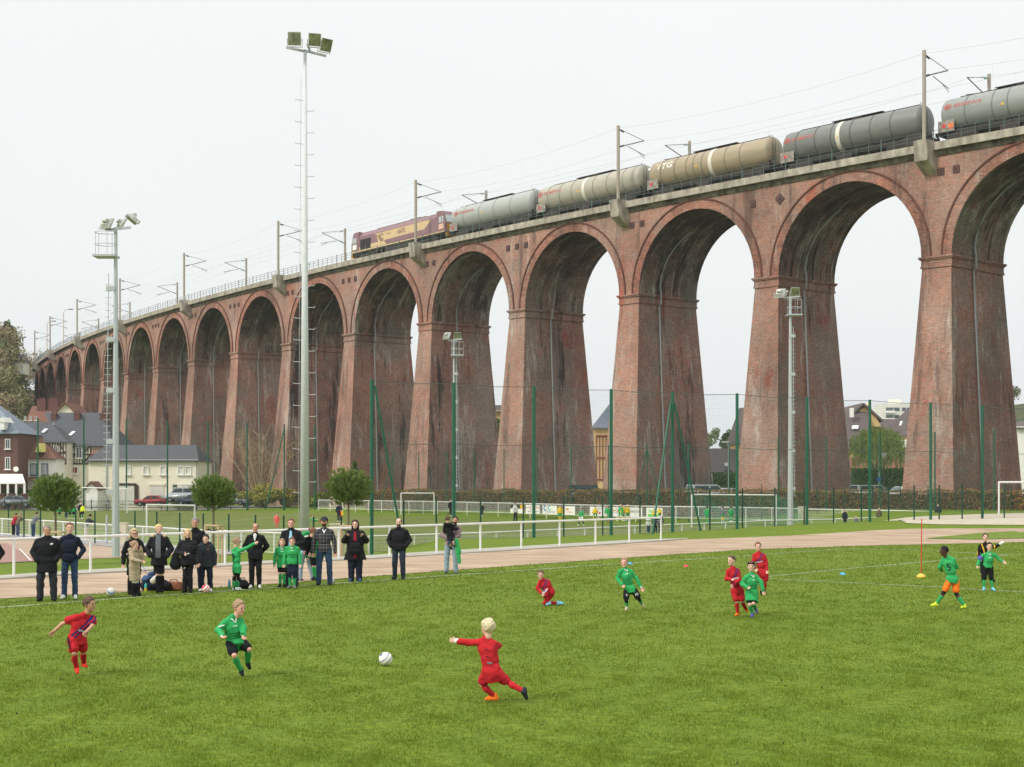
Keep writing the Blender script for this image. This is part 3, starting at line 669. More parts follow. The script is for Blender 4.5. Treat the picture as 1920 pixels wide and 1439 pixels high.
tank_wagon('tank_paint_beige', 'dirty beige tank wagon with white VTG letters and a white band', 1225, 1464, srgb(150, 142, 120), (.12, .24, .34, .40, .47, .66, .78), .54, [('VTG', .15, 3.25, .95, M_whl, 1.25)], 1, srgb(168, 150, 122))
tank_wagon('tank_paint_dark_grey', 'dark grey tank wagon with red letters and a cream band', 1473, 1750, srgb(112, 116, 114), (.12, .26, .38, .52, .66, .8), .43, [('ERMEWA', .18, 3.1, .5, M_red, 1.3)], 1, srgb(124, 124, 118))
tank_wagon('tank_paint_mid_grey', 'mid grey tank wagon with hazard plates, at the right edge of the photograph', 1766, 2080, srgb(138, 145, 143), (.18, .36, .46, .6, .78), 0, [('ERMEWA', .2, 3.2, .5, M_red, 1.3)], 2, srgb(148, 150, 145))
# locomotive
c, rz, ln = car_frame(673, 855)
lo = thing('diesel_locomotive', 'maroon and gold diesel locomotive pulling the tank wagons', 'locomotive', tuple(c), rz)
M_mar = mat('faded_maroon', srgb(136, 106, 110), .5, nscale=1.5, var=.08); M_gold = mat('faded_gold', srgb(204, 178, 136), .5, nscale=1.5, var=.06)
M_grl = mat('dark_grille', srgb(48, 48, 52), .7); M_glass = mat('pale_window_glass', srgb(170, 180, 180), .15, spec=.8, var=.05); M_roofg = mat('loco_roof_grey', srgb(116, 108, 108), .7)
M_endy = mat('warning_yellow_end', srgb(205, 150, 50), .5)
hl = ln / 2; W = 1.32
m = MB()                                    # long hood: section with chamfered roof
sec = [(-W, 1.35), (-W, 3.25), (-.85, 3.85), (.85, 3.85), (W, 3.25), (W, 1.35)]
x0, x1 = -hl + 2.2, hl - 2.2
for (a, z0), (b, z1) in zip(sec[:-1], sec[1:]): m.face([(x1, a, z0), (x0, a, z0), (x0, b, z1), (x1, b, z1)])
m.build('body', M_mar, lo)
for sg in (-1, 1):
    xa, xb = sg * (hl - 2.2), sg * (hl - .35); xc = sg * (hl - .75); m = MB(); q = [(xa, 1.25), (xb, 1.25), (xb, 2.35), (xc, 3.55), (xc - sg * .25, 3.9), (xa, 3.95)]
    m.prism(q if sg > 0 else q[::-1], -W - .06, W + .06); cb = m.build('cab', M_mar, lo)
    m = MB(); off = .035
    m.face([(xb + sg * .02, -1.1, 1.4), (xb + sg * .02, 1.1, 1.4), (xb + sg * .02, 1.1, 2.3), (xb + sg * .02, -1.1, 2.3)]); m.box((xb + sg * .12, 0, .95), (.3, 2.5, .5)); m.build('yellow_end', M_endy, cb)
    m = MB(); f = lambda u, y: (xb + (xc - xb) * u + sg * .02, y, 2.35 + 1.2 * u + .01)
    for ya, yb in ((-1.15, -.06), (.06, 1.15)): m.face([f(.12, ya), f(.12, yb), f(.9, yb), f(.9, ya)])
    for a, b in ((.55, 1.0), (1.12, 1.5)): m.box((sg * (hl - 2.2 + (a + b) / 2), -W - .07, 2.85), (b - a, .04, .75))
    m.build('cab_window', M_glass, cb)
    m = MB(); m.box((sg * (hl - 1.2), -W - .075, 2.0), (1.0, .03, .65)); m.build('cab_side_panel', mat('pale_peach_panel', srgb(215, 175, 150), .6) if sg > 0 else M_whl, cb)
    m = MB(); m.box((sg * (hl - .3), -.87, 1.05), (.7, .3, .3)); m.box((sg * (hl - .3), .87, 1.05), (.7, .3, .3)); m.build('buffer', M_black, cb)
m = MB(); y = -W - .012                     # gold flank with its lightning-like break
def fl_(pts): m.face([(a, y, b) for a, b in pts])
fl_([(-hl + 6.6, 2.95), (-hl + 7.6, 1.95), (hl - 5.0, 2.15), (hl - 3.6, 3.05), (hl - 3.6, 3.2), (-hl + 6.2, 3.15)])
fl_([(-hl + 2.25, 1.42), (-hl + 9.2, 1.42), (-hl + 8.3, 2.0), (-hl + 4.7, 2.0), (-hl + 2.25, 1.9)]); fl_([(-hl + 7.0, 2.0), (-hl + 8.3, 2.0), (-hl + 7.3, 2.95), (-hl + 6.6, 2.95)])
m.face([(hl - .5, y - .09, 1.26), (-hl + .5, y - .09, 1.26), (-hl + .5, y - .09, 1.42), (hl - .5, y - .09, 1.42)][::-1]); m.build('gold_livery', M_gold, lo)
m = MB(); y = -W - .016; m.face([(hl - 3.6, y, 1.55), (hl - 3.6, y, 2.2), (-hl + 8.6, y, 2.05), (-hl + 9.6, y, 1.55)]); m.build('maroon_band', M_mar, lo)
m = MB()
for a in (2.6, 3.95): m.box((-hl + a + .6, -W - .03, 2.15), (1.22, .05, 1.35))
m.build('grille', M_grl, lo)
m = MB(); add_text(m, '66072', .85, lambda a, b: (1.2 + a, -W - .03, 2.68 + b), sx=.9); m.build('fleet_number', M_mar, lo)
m = MB(); add_text(m, 'EWS', .26, lambda a, b: (-1.9 + a, -W - .03, 2.75 + b), sx=1.6)
for r0, r1 in ((.52, .43), (.36, .29)):
    for q in range(18):
        a0, a1 = .5 + 5.3 * q / 18, .5 + 5.3 * (q + 1) / 18; m.face([(-3.5 + r * math.cos(a), -W - .03, 2.55 + r * math.sin(a)) for r, a in ((r0, a0), (r1, a0), (r1, a1), (r0, a1))])
m.build('ring_emblem', M_mar, lo)
m = MB(); m.box((0, 0, 3.93), (ln * .5, 1.3, .14)); m.box((3.2, 0, 4.02), (2.4, 1.1, .16)); m.build('roof_equipment', M_roofg, lo)
m = MB(); m.box((0, 0, 1.2), (ln - 1.2, 2.5, .24)); m.box((0, -.9, .72), (5.6, .8, .75)); m.box((0, .9, .72), (5.6, .8, .75))
for k in range(14): m.box((-hl + 2 + k * 1.35 + RND.random() * .4, -1.22, .7 + RND.random() * .4), (.3 + RND.random() * .6, .14, .2 + RND.random() * .3))
m.build('underframe', M_black, lo)
for sg in (-1, 1):
    m = MB(); xb = sg * (hl - 4.3); m.box((xb, -1.12, .72), (4.3, .2, .45)); m.box((xb, 1.12, .72), (4.3, .2, .45)); m.box((xb, 0, .8), (4.1, 1.9, .3)); b_ = m.build('bogie', M_black, lo)
    m = MB()
    for dx in (-1.6, 0, 1.6):
        for sy in (-1, 1): m.tube([(xb + dx, sy * .7, .5), (xb + dx, sy * .84, .5)], .5, 14)
    m.build('wheelset', M_wheel, b_)
# ------------------------------------------------------------------ nets, fences, railings, floodlights
def net_mat(name, col, cell, wire, a_extra=0.):
    m = bpy.data.materials.new(name); m.use_nodes = True; t = m.node_tree; b = t.nodes['Principled BSDF']; b.inputs['Base Color'].default_value = (*col, 1); b.inputs['Roughness'].default_value = .6
    u = N(t, 'ShaderNodeTexCoord'); s = N(t, 'ShaderNodeSeparateXYZ'); t.links.new(u.outputs['UV'], s.inputs[0]); outs = []
    for ax, c in ((0, cell[0]), (1, cell[1])):
        d = N(t, 'ShaderNodeMath', operation='DIVIDE'); d.inputs[1].default_value = c; fr = N(t, 'ShaderNodeMath', operation='FRACT'); l = N(t, 'ShaderNodeMath', operation='LESS_THAN'); l.inputs[1].default_value = wire / c
        t.links.new(s.outputs[ax], d.inputs[0]); t.links.new(d.outputs[0], fr.inputs[0]); t.links.new(fr.outputs[0], l.inputs[0]); outs.append(l)
    mxm = N(t, 'ShaderNodeMath', operation='MAXIMUM'); t.links.new(outs[0].outputs[0], mxm.inputs[0]); t.links.new(outs[1].outputs[0], mxm.inputs[1]); t.links.new(mxm.outputs[0], b.inputs['Alpha'])
    return m
M_green = mat('green_powder_coat', srgb(28, 92, 70), .5, nscale=3, var=.06); M_dkgreen = mat('dark_green_post', srgb(18, 66, 52), .5, nscale=3, var=.06)
M_net = net_mat('green_ball_net', srgb(90, 120, 108), (.12, .12), .0042)
M_mesh = net_mat('green_wire_mesh', srgb(35, 90, 72), (.05, .2), .0018)
M_wmesh = net_mat('white_wire_mesh', srgb(225, 225, 218), (.055, .20), .007)
M_goalnet = net_mat('goal_net_cord', srgb(70, 165, 140), (.12, .12), .012); M_gnw = net_mat('pale_goal_net', srgb(130, 140, 130), (.12, .12), .007)
M_galv = mat('galvanised_steel', srgb(180, 186, 187), .45, nscale=14, var=.1, metal=.25); M_conc2 = mat('spun_concrete', srgb(200, 205, 205), .7, nscale=9, var=.14, bump=.1)
M_rope = mat('black_rope', srgb(84, 92, 88), .8)
def wall_quad(m, a, b, z0a, z1a, z0b, z1b, u0=0., mi=0):
    ln = (Vector(b[:2]) - Vector(a[:2])).length
    m.face([(a[0], a[1], z0a), (b[0], b[1], z0b), (b[0], b[1], z1b), (a[0], a[1], z1a)], [(u0, z0a), (u0 + ln, z0b), (u0 + ln, z1b), (u0, z1a)], mi); return u0 + ln
# tall ball-stop net in front of the far pitch
tp = [(697, 712), (851, 718), (1001, 724), (1146, 730), (1261, 735), (1382, 738), (1513, 745), (1631, 750), (1745, 755), (1842, 760), (1950, 766)]
P = []
for px, ty in tp:
    d = 4.9 * F / (YH - ty); P.append((at(px, d), d, 7.7))
t = thing('ball_stop_net', 'tall green ball-stop net with thick posts between track and far pitch', 'netting', (P[4][0], P[4][1], 0))
for i, (x, y, z) in enumerate(P):
    m = MB(); m.tube([(x, y, Tz(x, y) - .3), (x, y, z)], .085, 8); m.build('post', M_green, t, True)
m = MB()
for zf in (0, 2.95):
    if zf: m.build('rope', M_rope, t, True); m = MB()
    for a, b in zip(P[:-1], P[1:]):
        pa, pb = Vector((a[0], a[1], a[2] - zf - .05)), Vector((b[0], b[1], b[2] - zf - .05)); m.tube([pa, pa.lerp(pb, .5) - Vector((0, 0, .07)), pb], .014, 4, cap=False)
m.build('rope', M_rope, t, True)
m = MB(); u = 0
for a, b in zip(P[:-1], P[1:]): u = wall_quad(m, a, b, Tz(*a[:2]), a[2] - .05, Tz(*b[:2]), b[2] - .05, u)
m.build('net', M_net, t, True)
def strut(px, py, d, top):
    m = MB(); x = at(px, d); m.tube([(x, d, Tz(x, d) - .2), top], .06, 6); m.build('brace', M_green, t, True)
x, y, z = P[0]; strut(757, 985, 70.9, (x + .15, y, z - .3))
x, y, z = P[4]; strut(1222, 998, 77.5, (x - .1, y, z - .6)); strut(1315, 987, 80.5, (x + .1, y, z - .6))
# low mesh fences
def low_fence(label, pts, h=2.0, matp=None, gname='mesh_fence', mesh=None, r=.045, zt=None):
    mid = pts[len(pts) // 2]; t = thing(gname, label, 'fence', (mid[0], mid[1], 0))
    for i, p in enumerate(pts):
        m = MB(); m.tube([(p[0], p[1], Tz(p[0], p[1]) - .2), (p[0], p[1], p[2])], r, 6); m.build('post', matp or M_dkgreen, t, True)
    m = MB(); u = 0
    for a, b in zip(pts[:-1], pts[1:]): u = wall_quad(m, a, b, Tz(a[0], a[1]), a[2] - .05, Tz(b[0], b[1]), b[2] - .05, u)
    m.build('mesh_panel', mesh or M_mesh, t, True); return t
def yfence(px):
    lo, hi = 40., 130.
    for _ in range(40):
        d = (lo + hi) / 2
        if d > 70.5 + .633 * (at(px, d) + 6.7): hi = d
        else: lo = d
    return d - .35
rl_ = [(757, 939), (818, 937), (901, 935), (981, 932), (1057, 931), (1130, 930), (1200, 929), (1331, 915.6), (1392, 915.6), (1453, 914.7), (1508, 914), (1563, 913), (1615, 912), (1666, 911.5), (1714, 910), (1761, 909.5), (1804, 908), (1841, 907.5), (1883, 907), (1925, 906.5)]
pts = []
for px, py in rl_: d = yfence(px); pts.append((at(px, d), d, zz(py, d)))
low_fence('low green mesh fence with slim posts right of the tallest floodlight mast', pts)
ll = [(-40, 940), (16, 948), (45, 953), (76, 956), (142, 957), (178, 957), (215, 958), (253, 959), (294, 960), (337, 962), (381, 963), (429, 964), (479, 966), (532, 967), (588, 969), (640, 969)]
pts = [(at(px, 1.62 * F / (py - YH)), 1.62 * F / (py - YH), 1.18) for px, py in ll]
low_fence('row of dark green fence posts with mesh left of the tallest floodlight mast', pts)
# tall posts with net along the far side of the far pitch
def back_net(label, lst, dfun, r=.075, braces=()):
    Q = []
    for px, py in lst: d = dfun(px); Q.append((at(px, d), d, zz(py, d)))
    t = thing('ball_stop_net', label, 'netting', (Q[0][0], Q[0][1], 0))
    for p in Q: m = MB(); m.tube([(p[0], p[1], Tz(p[0], p[1]) - .2), p], r, 6); m.build('post', M_green, t, True)
    for (pxb, pyb, i) in braces:
        d = Q[i][1]; m = MB(); m.tube([(at(pxb, d), d, zz(pyb, d)), (Q[i][0], Q[i][1], Q[i][2] - .5)], r * .8, 6); m.build('brace', M_green, t, True)
    m = MB(); u = 0
    for a, b in zip(Q[:-1], Q[1:]):
        u = wall_quad(m, a, b, Tz(*a[:2]), a[2], Tz(*b[:2]), b[2], u)
    m.build('net', net_mat('fine_net', srgb(60, 95, 82), (.12, .12), .004), t, True)
back_net('far green net posts standing in front of the houses on the left', [(-20, 782), (71, 784), (157, 784), (237, 787), (314, 789), (390, 792), (463, 794), (533, 796), (590, 798)], lambda px: 184, .1, [(500, 952, 7)])
bx = [(597, 180), (737, 168), (946, 153), (1080, 144), (1245, 134), (1400, 127), (1560, 121), (1760, 116), (1930, 112)]
bfun = lambda px: float(np.interp(px, [b[0] for b in bx], [b[1] for b in bx]))
back_net('long row of thin green net posts in front of the autumn hedge', [(737, 850), (785, 848), (837, 846), (889, 844), (945, 842), (1007, 840), (1071, 838), (1141, 835), (1213, 833), (1291, 831), (1367, 829), (1459, 823), (1549, 819), (1650, 815), (1753, 810), (1864, 805)], lambda px: bfun(px) + 1, .06, [(1190, 950, 8), (1242, 948, 8), (712, 951, 0)])
q = [(at(px, bfun(px) + 2), bfun(px) + 2) for px in range(700, 1940, 52)]
low_fence('green mesh fence right in front of the autumn hedge', [(a, b, zz(911 if i > 8 else 920, b)) for i, (a, b) in enumerate(q)], r=.04)
# white railings
def railing(label, pts, posts, mesh=True, h=1.12, r=.04, name='white_railing', low=False, drop=0):
    """pts: top-rail points (x, y, z)"""
    t = thing(name, label, 'railing', (pts[len(pts) // 2][0], pts[len(pts) // 2][1], 0))
    m = MB(); m.tube(pts, r, 8)
    m.build('top_rail', M_white, t, True, smooth=False)
    if mesh:
        m = MB(); m.tube([(p[0], p[1], p[2] - h + .12) for p in pts], r * .6, 6); m.build('bottom_rail', M_white, t, True)
    acc = [0]
    for a, b in zip(pts[:-1], pts[1:]): acc.append(acc[-1] + math.dist(a, b))
    n = max(1, round(acc[-1] / posts))
    for i in range(n + 1):
        s = acc[-1] * i / n; x, y, z = (float(np.interp(s, acc, [p[k] for p in pts])) for k in range(3))
        m = MB(); m.tube([(x, y, z - h - .05 - drop), (x, y, z)], r, 8); m.build('post', M_white, t, True)
    if mesh:
        m = MB(); u = 0
        for a, b in zip(pts[:-1], pts[1:]): u = wall_quad(m, a, b, a[2] - h + .08, a[2] - .05, b[2] - h + .08, b[2] - .05, u)
        m.build('mesh_panel', M_wmesh, t, True)
    return t
A, B = Vector((-14.6, 43.3, 0)), Vector((7.05, 69.9, 0)); dr = (B - A) / 13
railing('long white tubular railing standing on the kerb behind the spectators', [tuple(A + dr * k + Vector((0, 0, 1.14))) for k in range(-4, 14)], 2.638, False, 1.14, .042)
def rp(l): return [(at(px, d), d, zz(py, d)) for px, py, d in l]
railing('white railing with wire panels slanting towards the left edge', rp([(-150, 955, 118), (0, 973, 99.8), (90, 977, 93), (186, 983.5, 89), (240, 986, 86), (349, 993, 80), (520, 1000, 75.5), (660, 1005, 73)]), 2.5, True)
railing('white railing with wire panels running right behind the low green fence', rp([(691, 1006, 73.2), (900, 999.6, 76.5), (1050, 993, 81.5), (1205, 986, 88), (1336, 981, 94), (1450, 976, 100), (1560, 974, 104), (1631, 971, 106), (1768, 965.5, 111), (1850, 963.5, 115)]), 2.6, True)
far_top = [(597, 938), (800, 940.5), (946, 943.5), (1080, 947), (1245, 950), (1400, 952), (1497, 954)]
frp = [(at(px, bfun(px) - 2), bfun(px) - 2, zz(py, bfun(px) - 2)) for px, py in far_top]
railing('far white railing with wire panels in front of the hedge', frp, 2.6, True, drop=.3)
railing('low white railing by the people leaning at the right', rp([(1512, 955, 119), (1640, 957, 117), (1760, 960, 115), (1930, 963.5, 112)]), 3, True, drop=.3)
# advertising boards on the far railing
M_adw = mat('board_white', srgb(232, 230, 222), .6, nscale=4, var=.03); M_adk = mat('board_black', srgb(60, 62, 52), .6); M_adr = mat('board_red', srgb(190, 80, 80), .6); M_adb = mat('board_blue', srgb(60, 130, 185), .6)
M_adg = mat('board_green', srgb(110, 200, 80), .6); M_ado = mat('board_orange', srgb(220, 150, 100), .6); M_ady = mat('board_gold', srgb(225, 170, 40), .6); M_adc = mat('board_cyan', srgb(90, 190, 190), .6); M_adt = mat('board_grey', srgb(150, 150, 150), .6)
def board(px0, px1, label, deco):
    def pt(px, up): d = bfun(px) - 2.12; return Vector((at(px, d), d, zz(float(np.interp(px, [q[0] for q in far_top], [q[1] for q in far_top])), d) - 1.0 + up))
    a, b = pt(px0, 0), pt(px1, 0); t = thing('advertising_board', label, 'sign board', tuple((a + b) / 2), 0, 'advertising boards on the far railing')
    ex = (b - a); ln = ex.length; ex.normalize(); nrm = Vector((ex.y, -ex.x, 0)); up = Vector((0, 0, 1))
    m = MB(); H = .86; pr = lambda u, v, o=0.: a + ex * (u * ln) + up * (v * H) + nrm * o
    m.face([pr(0, 0), pr(1, 0), pr(1, 1), pr(0, 1)]); m.face([pr(0, 0, -.03), pr(0, 1, -.03), pr(1, 1, -.03), pr(1, 0, -.03)])
    for q0, q1 in (((0, 0), (1, 0)), ((1, 0), (1, 1)), ((1, 1), (0, 1)), ((0, 1), (0, 0))): m.face([pr(*q1), pr(*q0), pr(*q0, -.03), pr(*q1, -.03)])
    m.build('panel', M_adw, t, True)
    for nm, mm, item in deco:
        m = MB()
        if isinstance(item, str):
            txt, u, v, sz = item.split('|'); add_text(m, txt, float(sz), lambda p, q: pr(float(u) + p / ln, float(v) + q / H, .02))
        elif item[0] == 'ring':
            _, u, v, r = item
            for q in range(14):
                a0, a1 = 1.2 + 4.6 * q / 14, 1.2 + 4.6 * (q + 1) / 14; m.face([pr(u + rr * math.cos(w) / ln, v + rr * math.sin(w) / H, .02) for rr, w in ((r, a0), (r, a1), (r * .55, a1), (r * .55, a0))])
        else:
            for (u0, v0, u1, v1) in item: m.face([pr(u0, v0, .015), pr(u1, v0, .015), pr(u1, v1, .015), pr(u0, v1, .015)])
        m.build(nm, mm, t, True)
board(957, 980, 'advertising board with black top, yellow flame and white lower half', [('black_band', M_adk, [(0, .55, .8, 1)]), ('yellow_corner', M_ady, [(.8, .55, 1, 1)])])
board(986, 1012, 'white advertising board with a dotted red band on top', [('red_band', M_adr, [(k / 10 + .03, .66, k / 10 + .09, .76) for k in range(10)]), ('small_print', M_adt, [(.15, .2, .4, .3), (.7, .2, .9, .3), (.3, .45, .7, .5)])])
board(1017, 1044, 'white advertising board with blue and cyan swirls', [('blue_swirl', M_adb, ('ring', .2, .68, .26)), ('cyan_swirl', M_adc, ('ring', .5, .7, .24)), ('small_print', M_adt, [(.3, .2, .9, .24), (.3, .3, .9, .34)])])
board(1059, 1078, 'plain white advertising board with small print', [('small_print', M_ado, [(.1, .55, .4, .75), (.2, .3, .8, .36)])])
board(1106, 1134, 'white advertising board with a red car drawing', [('red_drawing', M_adr, [(.15, .3, .75, .42), (.25, .42, .62, .55), (.2, .2, .32, .32), (.58, .2, .7, .32)]), ('small_print', M_adt, [(.5, .75, .95, .82)])])
board(1145, 1172, 'white advertising board with orange lettering', [('orange_band', M_ado, [(.1, .55, .7, .7)]), ('small_print', M_adt, [(.1, .4, .9, .44)])])
board(1174, 1204, 'white advertising board with grey letters hibierm', [('lettering', M_adt, 'hibierm|.55|.6|.42')])
board(1212, 1242, 'white advertising board with bright green lettering', [('lettering', M_adg, 'Veranda|.5|.65|.5'), ('green_band', M_adg, [(.1, .05, .9, .35)])])
# goals
def goal(label, pa, pb, h, net=None, depth=1.6, r=.06, back=None, base_mat=None):
    a, b = Vector(pa), Vector(pb); t = thing('football_goal', label, 'goal', tuple((a + b) / 2), 0)
    up = Vector((0, 0, h))
    for p in (a, b): m = MB(); m.tube([p - Vector((0, 0, .2)), p + up + Vector((0, 0, r))], r, 8); m.build('goalpost', M_white, t, True)
    m = MB(); m.tube([a + up, b + up], r, 8); m.build('crossbar', M_white, t, True)
    if net:
        e = (b - a).normalized(); bk = back if back is not None else Vector((-e.y, e.x, 0)) * depth
        m = MB(); W_ = (b - a).length; n = 10
        fr = lambda u, v: a.lerp(b, u) + up * (1 - v) + bk * (math.sin(v * math.pi / 2) ** .7) - Vector((0, 0, .25 * math.sin(math.pi * u) * (1 - v) * (v > .05)))
        vs = [0, .08, .35, .7, 1.]
        for i in range(n):
            for v0, v1 in zip(vs[:-1], vs[1:]):
                m.face([fr(i / n, v0), fr((i + 1) / n, v0), fr((i + 1) / n, v1), fr(i / n, v1)], [(W_ * i / n, v0 * 3), (W_ * (i + 1) / n, v0 * 3), (W_ * (i + 1) / n, v1 * 3), (W_ * i / n, v1 * 3)])
        for p in (a, b):
            m.face([p, p + bk, p + bk + up * .55, p + bk * .55 + up * .93, p + up], [(0, 0), (depth, 0), (depth, h * .55), (depth * .55, h * .93), (0, h)])
        m.build('net', net, t, True)
        m = MB(); m.tube([a, a + bk, b + bk, b], .03, 6); m.build('base_frame', base_mat or M_dkgreen, t, True)
    return t
def gpt(px, py, d): return (at(px, d), d, zz(py, d))
goal('wide white goal with green net on the far pitch at the right', gpt(1297, 985, 118), gpt(1455, 985, 120), 2.44, M_goalnet, back=Vector((2.4, 1.2, 0)))
goal('small white goal with dark net frame just behind the light coloured cabinet', gpt(275, 1000, 90), gpt(365, 1000, 92.5), 1.72, M_gnw, back=Vector((-2.0, -1.6, 0)), r=.055)
goal('white goal partly behind the slim floodlight mast with ladder', gpt(150, 957, 176), gpt(238, 960, 172), 2.7, None)
goal('small far white goal left of the second slim floodlight mast', gpt(752, 962, 158), gpt(814, 962, 158), 2.1, M_gnw, depth=1.2)
goal('white goal on the sand at the right edge', gpt(1873, 969.5, 104), gpt(1960, 969.5, 104), 2.44, None, r=.07)
# floodlights
M_lamp = mat('floodlight_housing', srgb(186, 188, 182), .5, metal=.2); M_lglass = mat('floodlight_glass', srgb(96, 100, 66), .12, nscale=2.5, var=.5, spec=.9, col2=srgb(150, 152, 120))
def lamp_head(t, p, yaw, pitch, s=.9):
    R_ = Matrix.Rotation(yaw, 3, 'Z') @ Matrix.Rotation(pitch, 3, 'X'); p = Vector(p); f = lambda x, y, z: p + R_ @ Vector((x * s, y * s, z * s))
    m = MB(); F_ = [(-.5, -.5), (.5, -.5), (.5, .5), (-.5, .5)]; K_ = [(-.3, -.25), (.3, -.25), (.3, .25), (-.3, .25)]
    for i in range(4):
        j = (i + 1) % 4; m.face([f(F_[i][0], 0, F_[i][1]), f(F_[j][0], 0, F_[j][1]), f(F_[j][0], .1, F_[j][1]), f(F_[i][0], .1, F_[i][1])][::-1])
        m.face([f(F_[i][0], .1, F_[i][1]), f(F_[j][0], .1, F_[j][1]), f(K_[j][0], .4, K_[j][1]), f(K_[i][0], .4, K_[i][1])][::-1])
    m.face([f(a, .4, b) for a, b in K_[::-1]]); m.face([f(a, .0, b) for a, b in F_])
    m.tube([f(.15, .5, 0), f(-.35, .5, 0)], .16 * s, 8); m.tube([f(-.56, .2, 0), f(-.56, .25, -.6), f(.56, .25, -.6), f(.56, .2, 0)], .03, 5)
    h = m.build('floodlight', M_lamp, t, True)
    m = MB(); m.face([f(a * .92, -.012, b * .92) for a, b in F_]); gl = m.build('glass', M_lglass, h); gl.data.transform(Matrix.Translation(-t.location))
    m = MB(); m.box(f(0, -.02, .05), (.02, .02, .02)); 
    return h
b = Vector((at(571, 84), 84, 0)); b.z = Tz(b.x, b.y); tz_ = zz(97, 84)
t = thing('floodlight_mast', 'tallest concrete floodlight mast with step rungs and three large floodlights', 'floodlight', tuple(b))
m = MB(); m.tube([b - Vector((0, 0, .3)), Vector((b.x + .03, b.y, tz_))], [.28, .09], 16); m.build('pole', M_conc2, t, True, smooth=True)
m = MB(); k = 0; z = b.z + 3
while z < tz_ - 2.6:
    rr = .28 - .19 * (z - b.z) / (tz_ - b.z); sg = 1 if k % 2 else -1
    m.tube([(b.x + sg * rr * .8, b.y - .05, z), (b.x + sg * (rr + .38), b.y - .05, z + (.0 if sg > 0 else .03)), (b.x + sg * (rr + .42), b.y - .05, z + .08)], .02, 5); z += .62; k += 1
m.tube([(b.x - .34, b.y - .1, b.z + 1), (b.x - .2, b.y, tz_ - 1.5)], .012, 4); m.build('step_rungs', M_galv, t, True)
m = MB(); m.box((b.x - .5, b.y, tz_ + .12), (1.1, .12, .12), ry=math.radians(12)); m.box((b.x + .6, b.y, tz_ - .1), (1.3, .12, .12), ry=math.radians(14)); m.box((b.x + .3, b.y - .5, tz_ + .1), (.1, 1.0, .1)); m.build('crossarm', M_galv, t, True)
lamp_head(t, (at(551, 83), 83.2, zz(71, 83)), math.radians(3), math.radians(14), .74)
lamp_head(t, (at(591, 83), 82.8, zz(77, 83)), math.radians(14), math.radians(16), .7); lamp_head(t, (at(613, 84), 83.8, zz(87, 84)), math.radians(40), math.radians(22), .72)
def cage_mast(px, pyb, pyt, d, label, side, r0=.17, lamps=()):
    b = Vector((at(px, d), d, 0)); b.z = zz(pyb, d); zt = zz(pyt, d); t = thing('floodlight_mast', label, 'floodlight', tuple(b))
    m = MB(); m.tube([b - Vector((0, 0, .5)), Vector((b.x, b.y, zt))], [r0, r0 * .4], 8); m.build('pole', M_galv, t, True)
    pz = zt - 1.35; cx = b.x + side * .45
    m = MB(); m.box((cx, d, pz), (1.05, .9, .09)); m.build('platform', M_galv, t, True)
    m = MB(); ring = [(cx + .52 * math.cos(a), d + .46 * math.sin(a)) for a in np.linspace(0, 2 * math.pi, 11)]
    for z in (.55, 1.12): m.tube([(x, y, pz + z) for x, y in ring], .018, 5)
    for x, y in ring[:-1:2]: m.tube([(x, y, pz), (x, y, pz + 1.12)], .014, 5)
    m.build('cage_rail', M_galv, t, True)
    m = MB(); lx = b.x + side * .42; lx2 = b.x + side * .36
    m.tube([(lx, d - .12, b.z + 2), (b.x + side * .3, d - .12, pz - .8)], .02, 5)
    n = int((pz - .8 - b.z - 2) / .3)
    for k in range(n): z = b.z + 2 + k * .3; xx = lx + (b.x + side * .3 - lx) * k / n; m.tube([(xx - .17, d - .12, z), (xx, d - .12, z - .03), (xx + .17, d - .12, z)], .011, 4)
    for k in range(5): z = b.z + 2.5 + k * (pz - b.z - 4) / 4; m.box(((lx + b.x) / 2, d - .08, z), (.4, .12, .22))
    m.build('ladder', M_galv, t, True)
    m = MB(); m.box((b.x + .1, d, zt - .06), (1.2, .1, .1), ry=math.radians(-6)); m.build('crossarm', M_galv, t, True)
    for (dx, dy, dz, yaw, pit, s) in lamps: lamp_head(t, (b.x + dx, d + dy, zt + dz), yaw, pit, s)
cage_mast(217, 1024, 427, 69, 'slim octagonal floodlight mast with ladder and cage on the left', -1, .19, [(-.35, 0, .15, 2.6, .5, .55), (.7, 0, .35, -1.2, .9, .6), (.25, .3, .2, 2.2, .5, .5)])
cage_mast(851, 968, 636, 121, 'small slim floodlight mast in front of the pier left of centre', .6, .16, [(-.5, 0, .25, 2.4, .4, .6), (.3, 0, .25, .1, .3, .55)])
cage_mast(1482, 982, 556, 106, 'slim floodlight mast with ladder and cage on the right', .6, .22, [(-.7, 0, .2, 2.5, .4, .7), (.35, 0, .3, .15, .25, .65), (-.3, .3, .2, 1.9, .4, .5)])
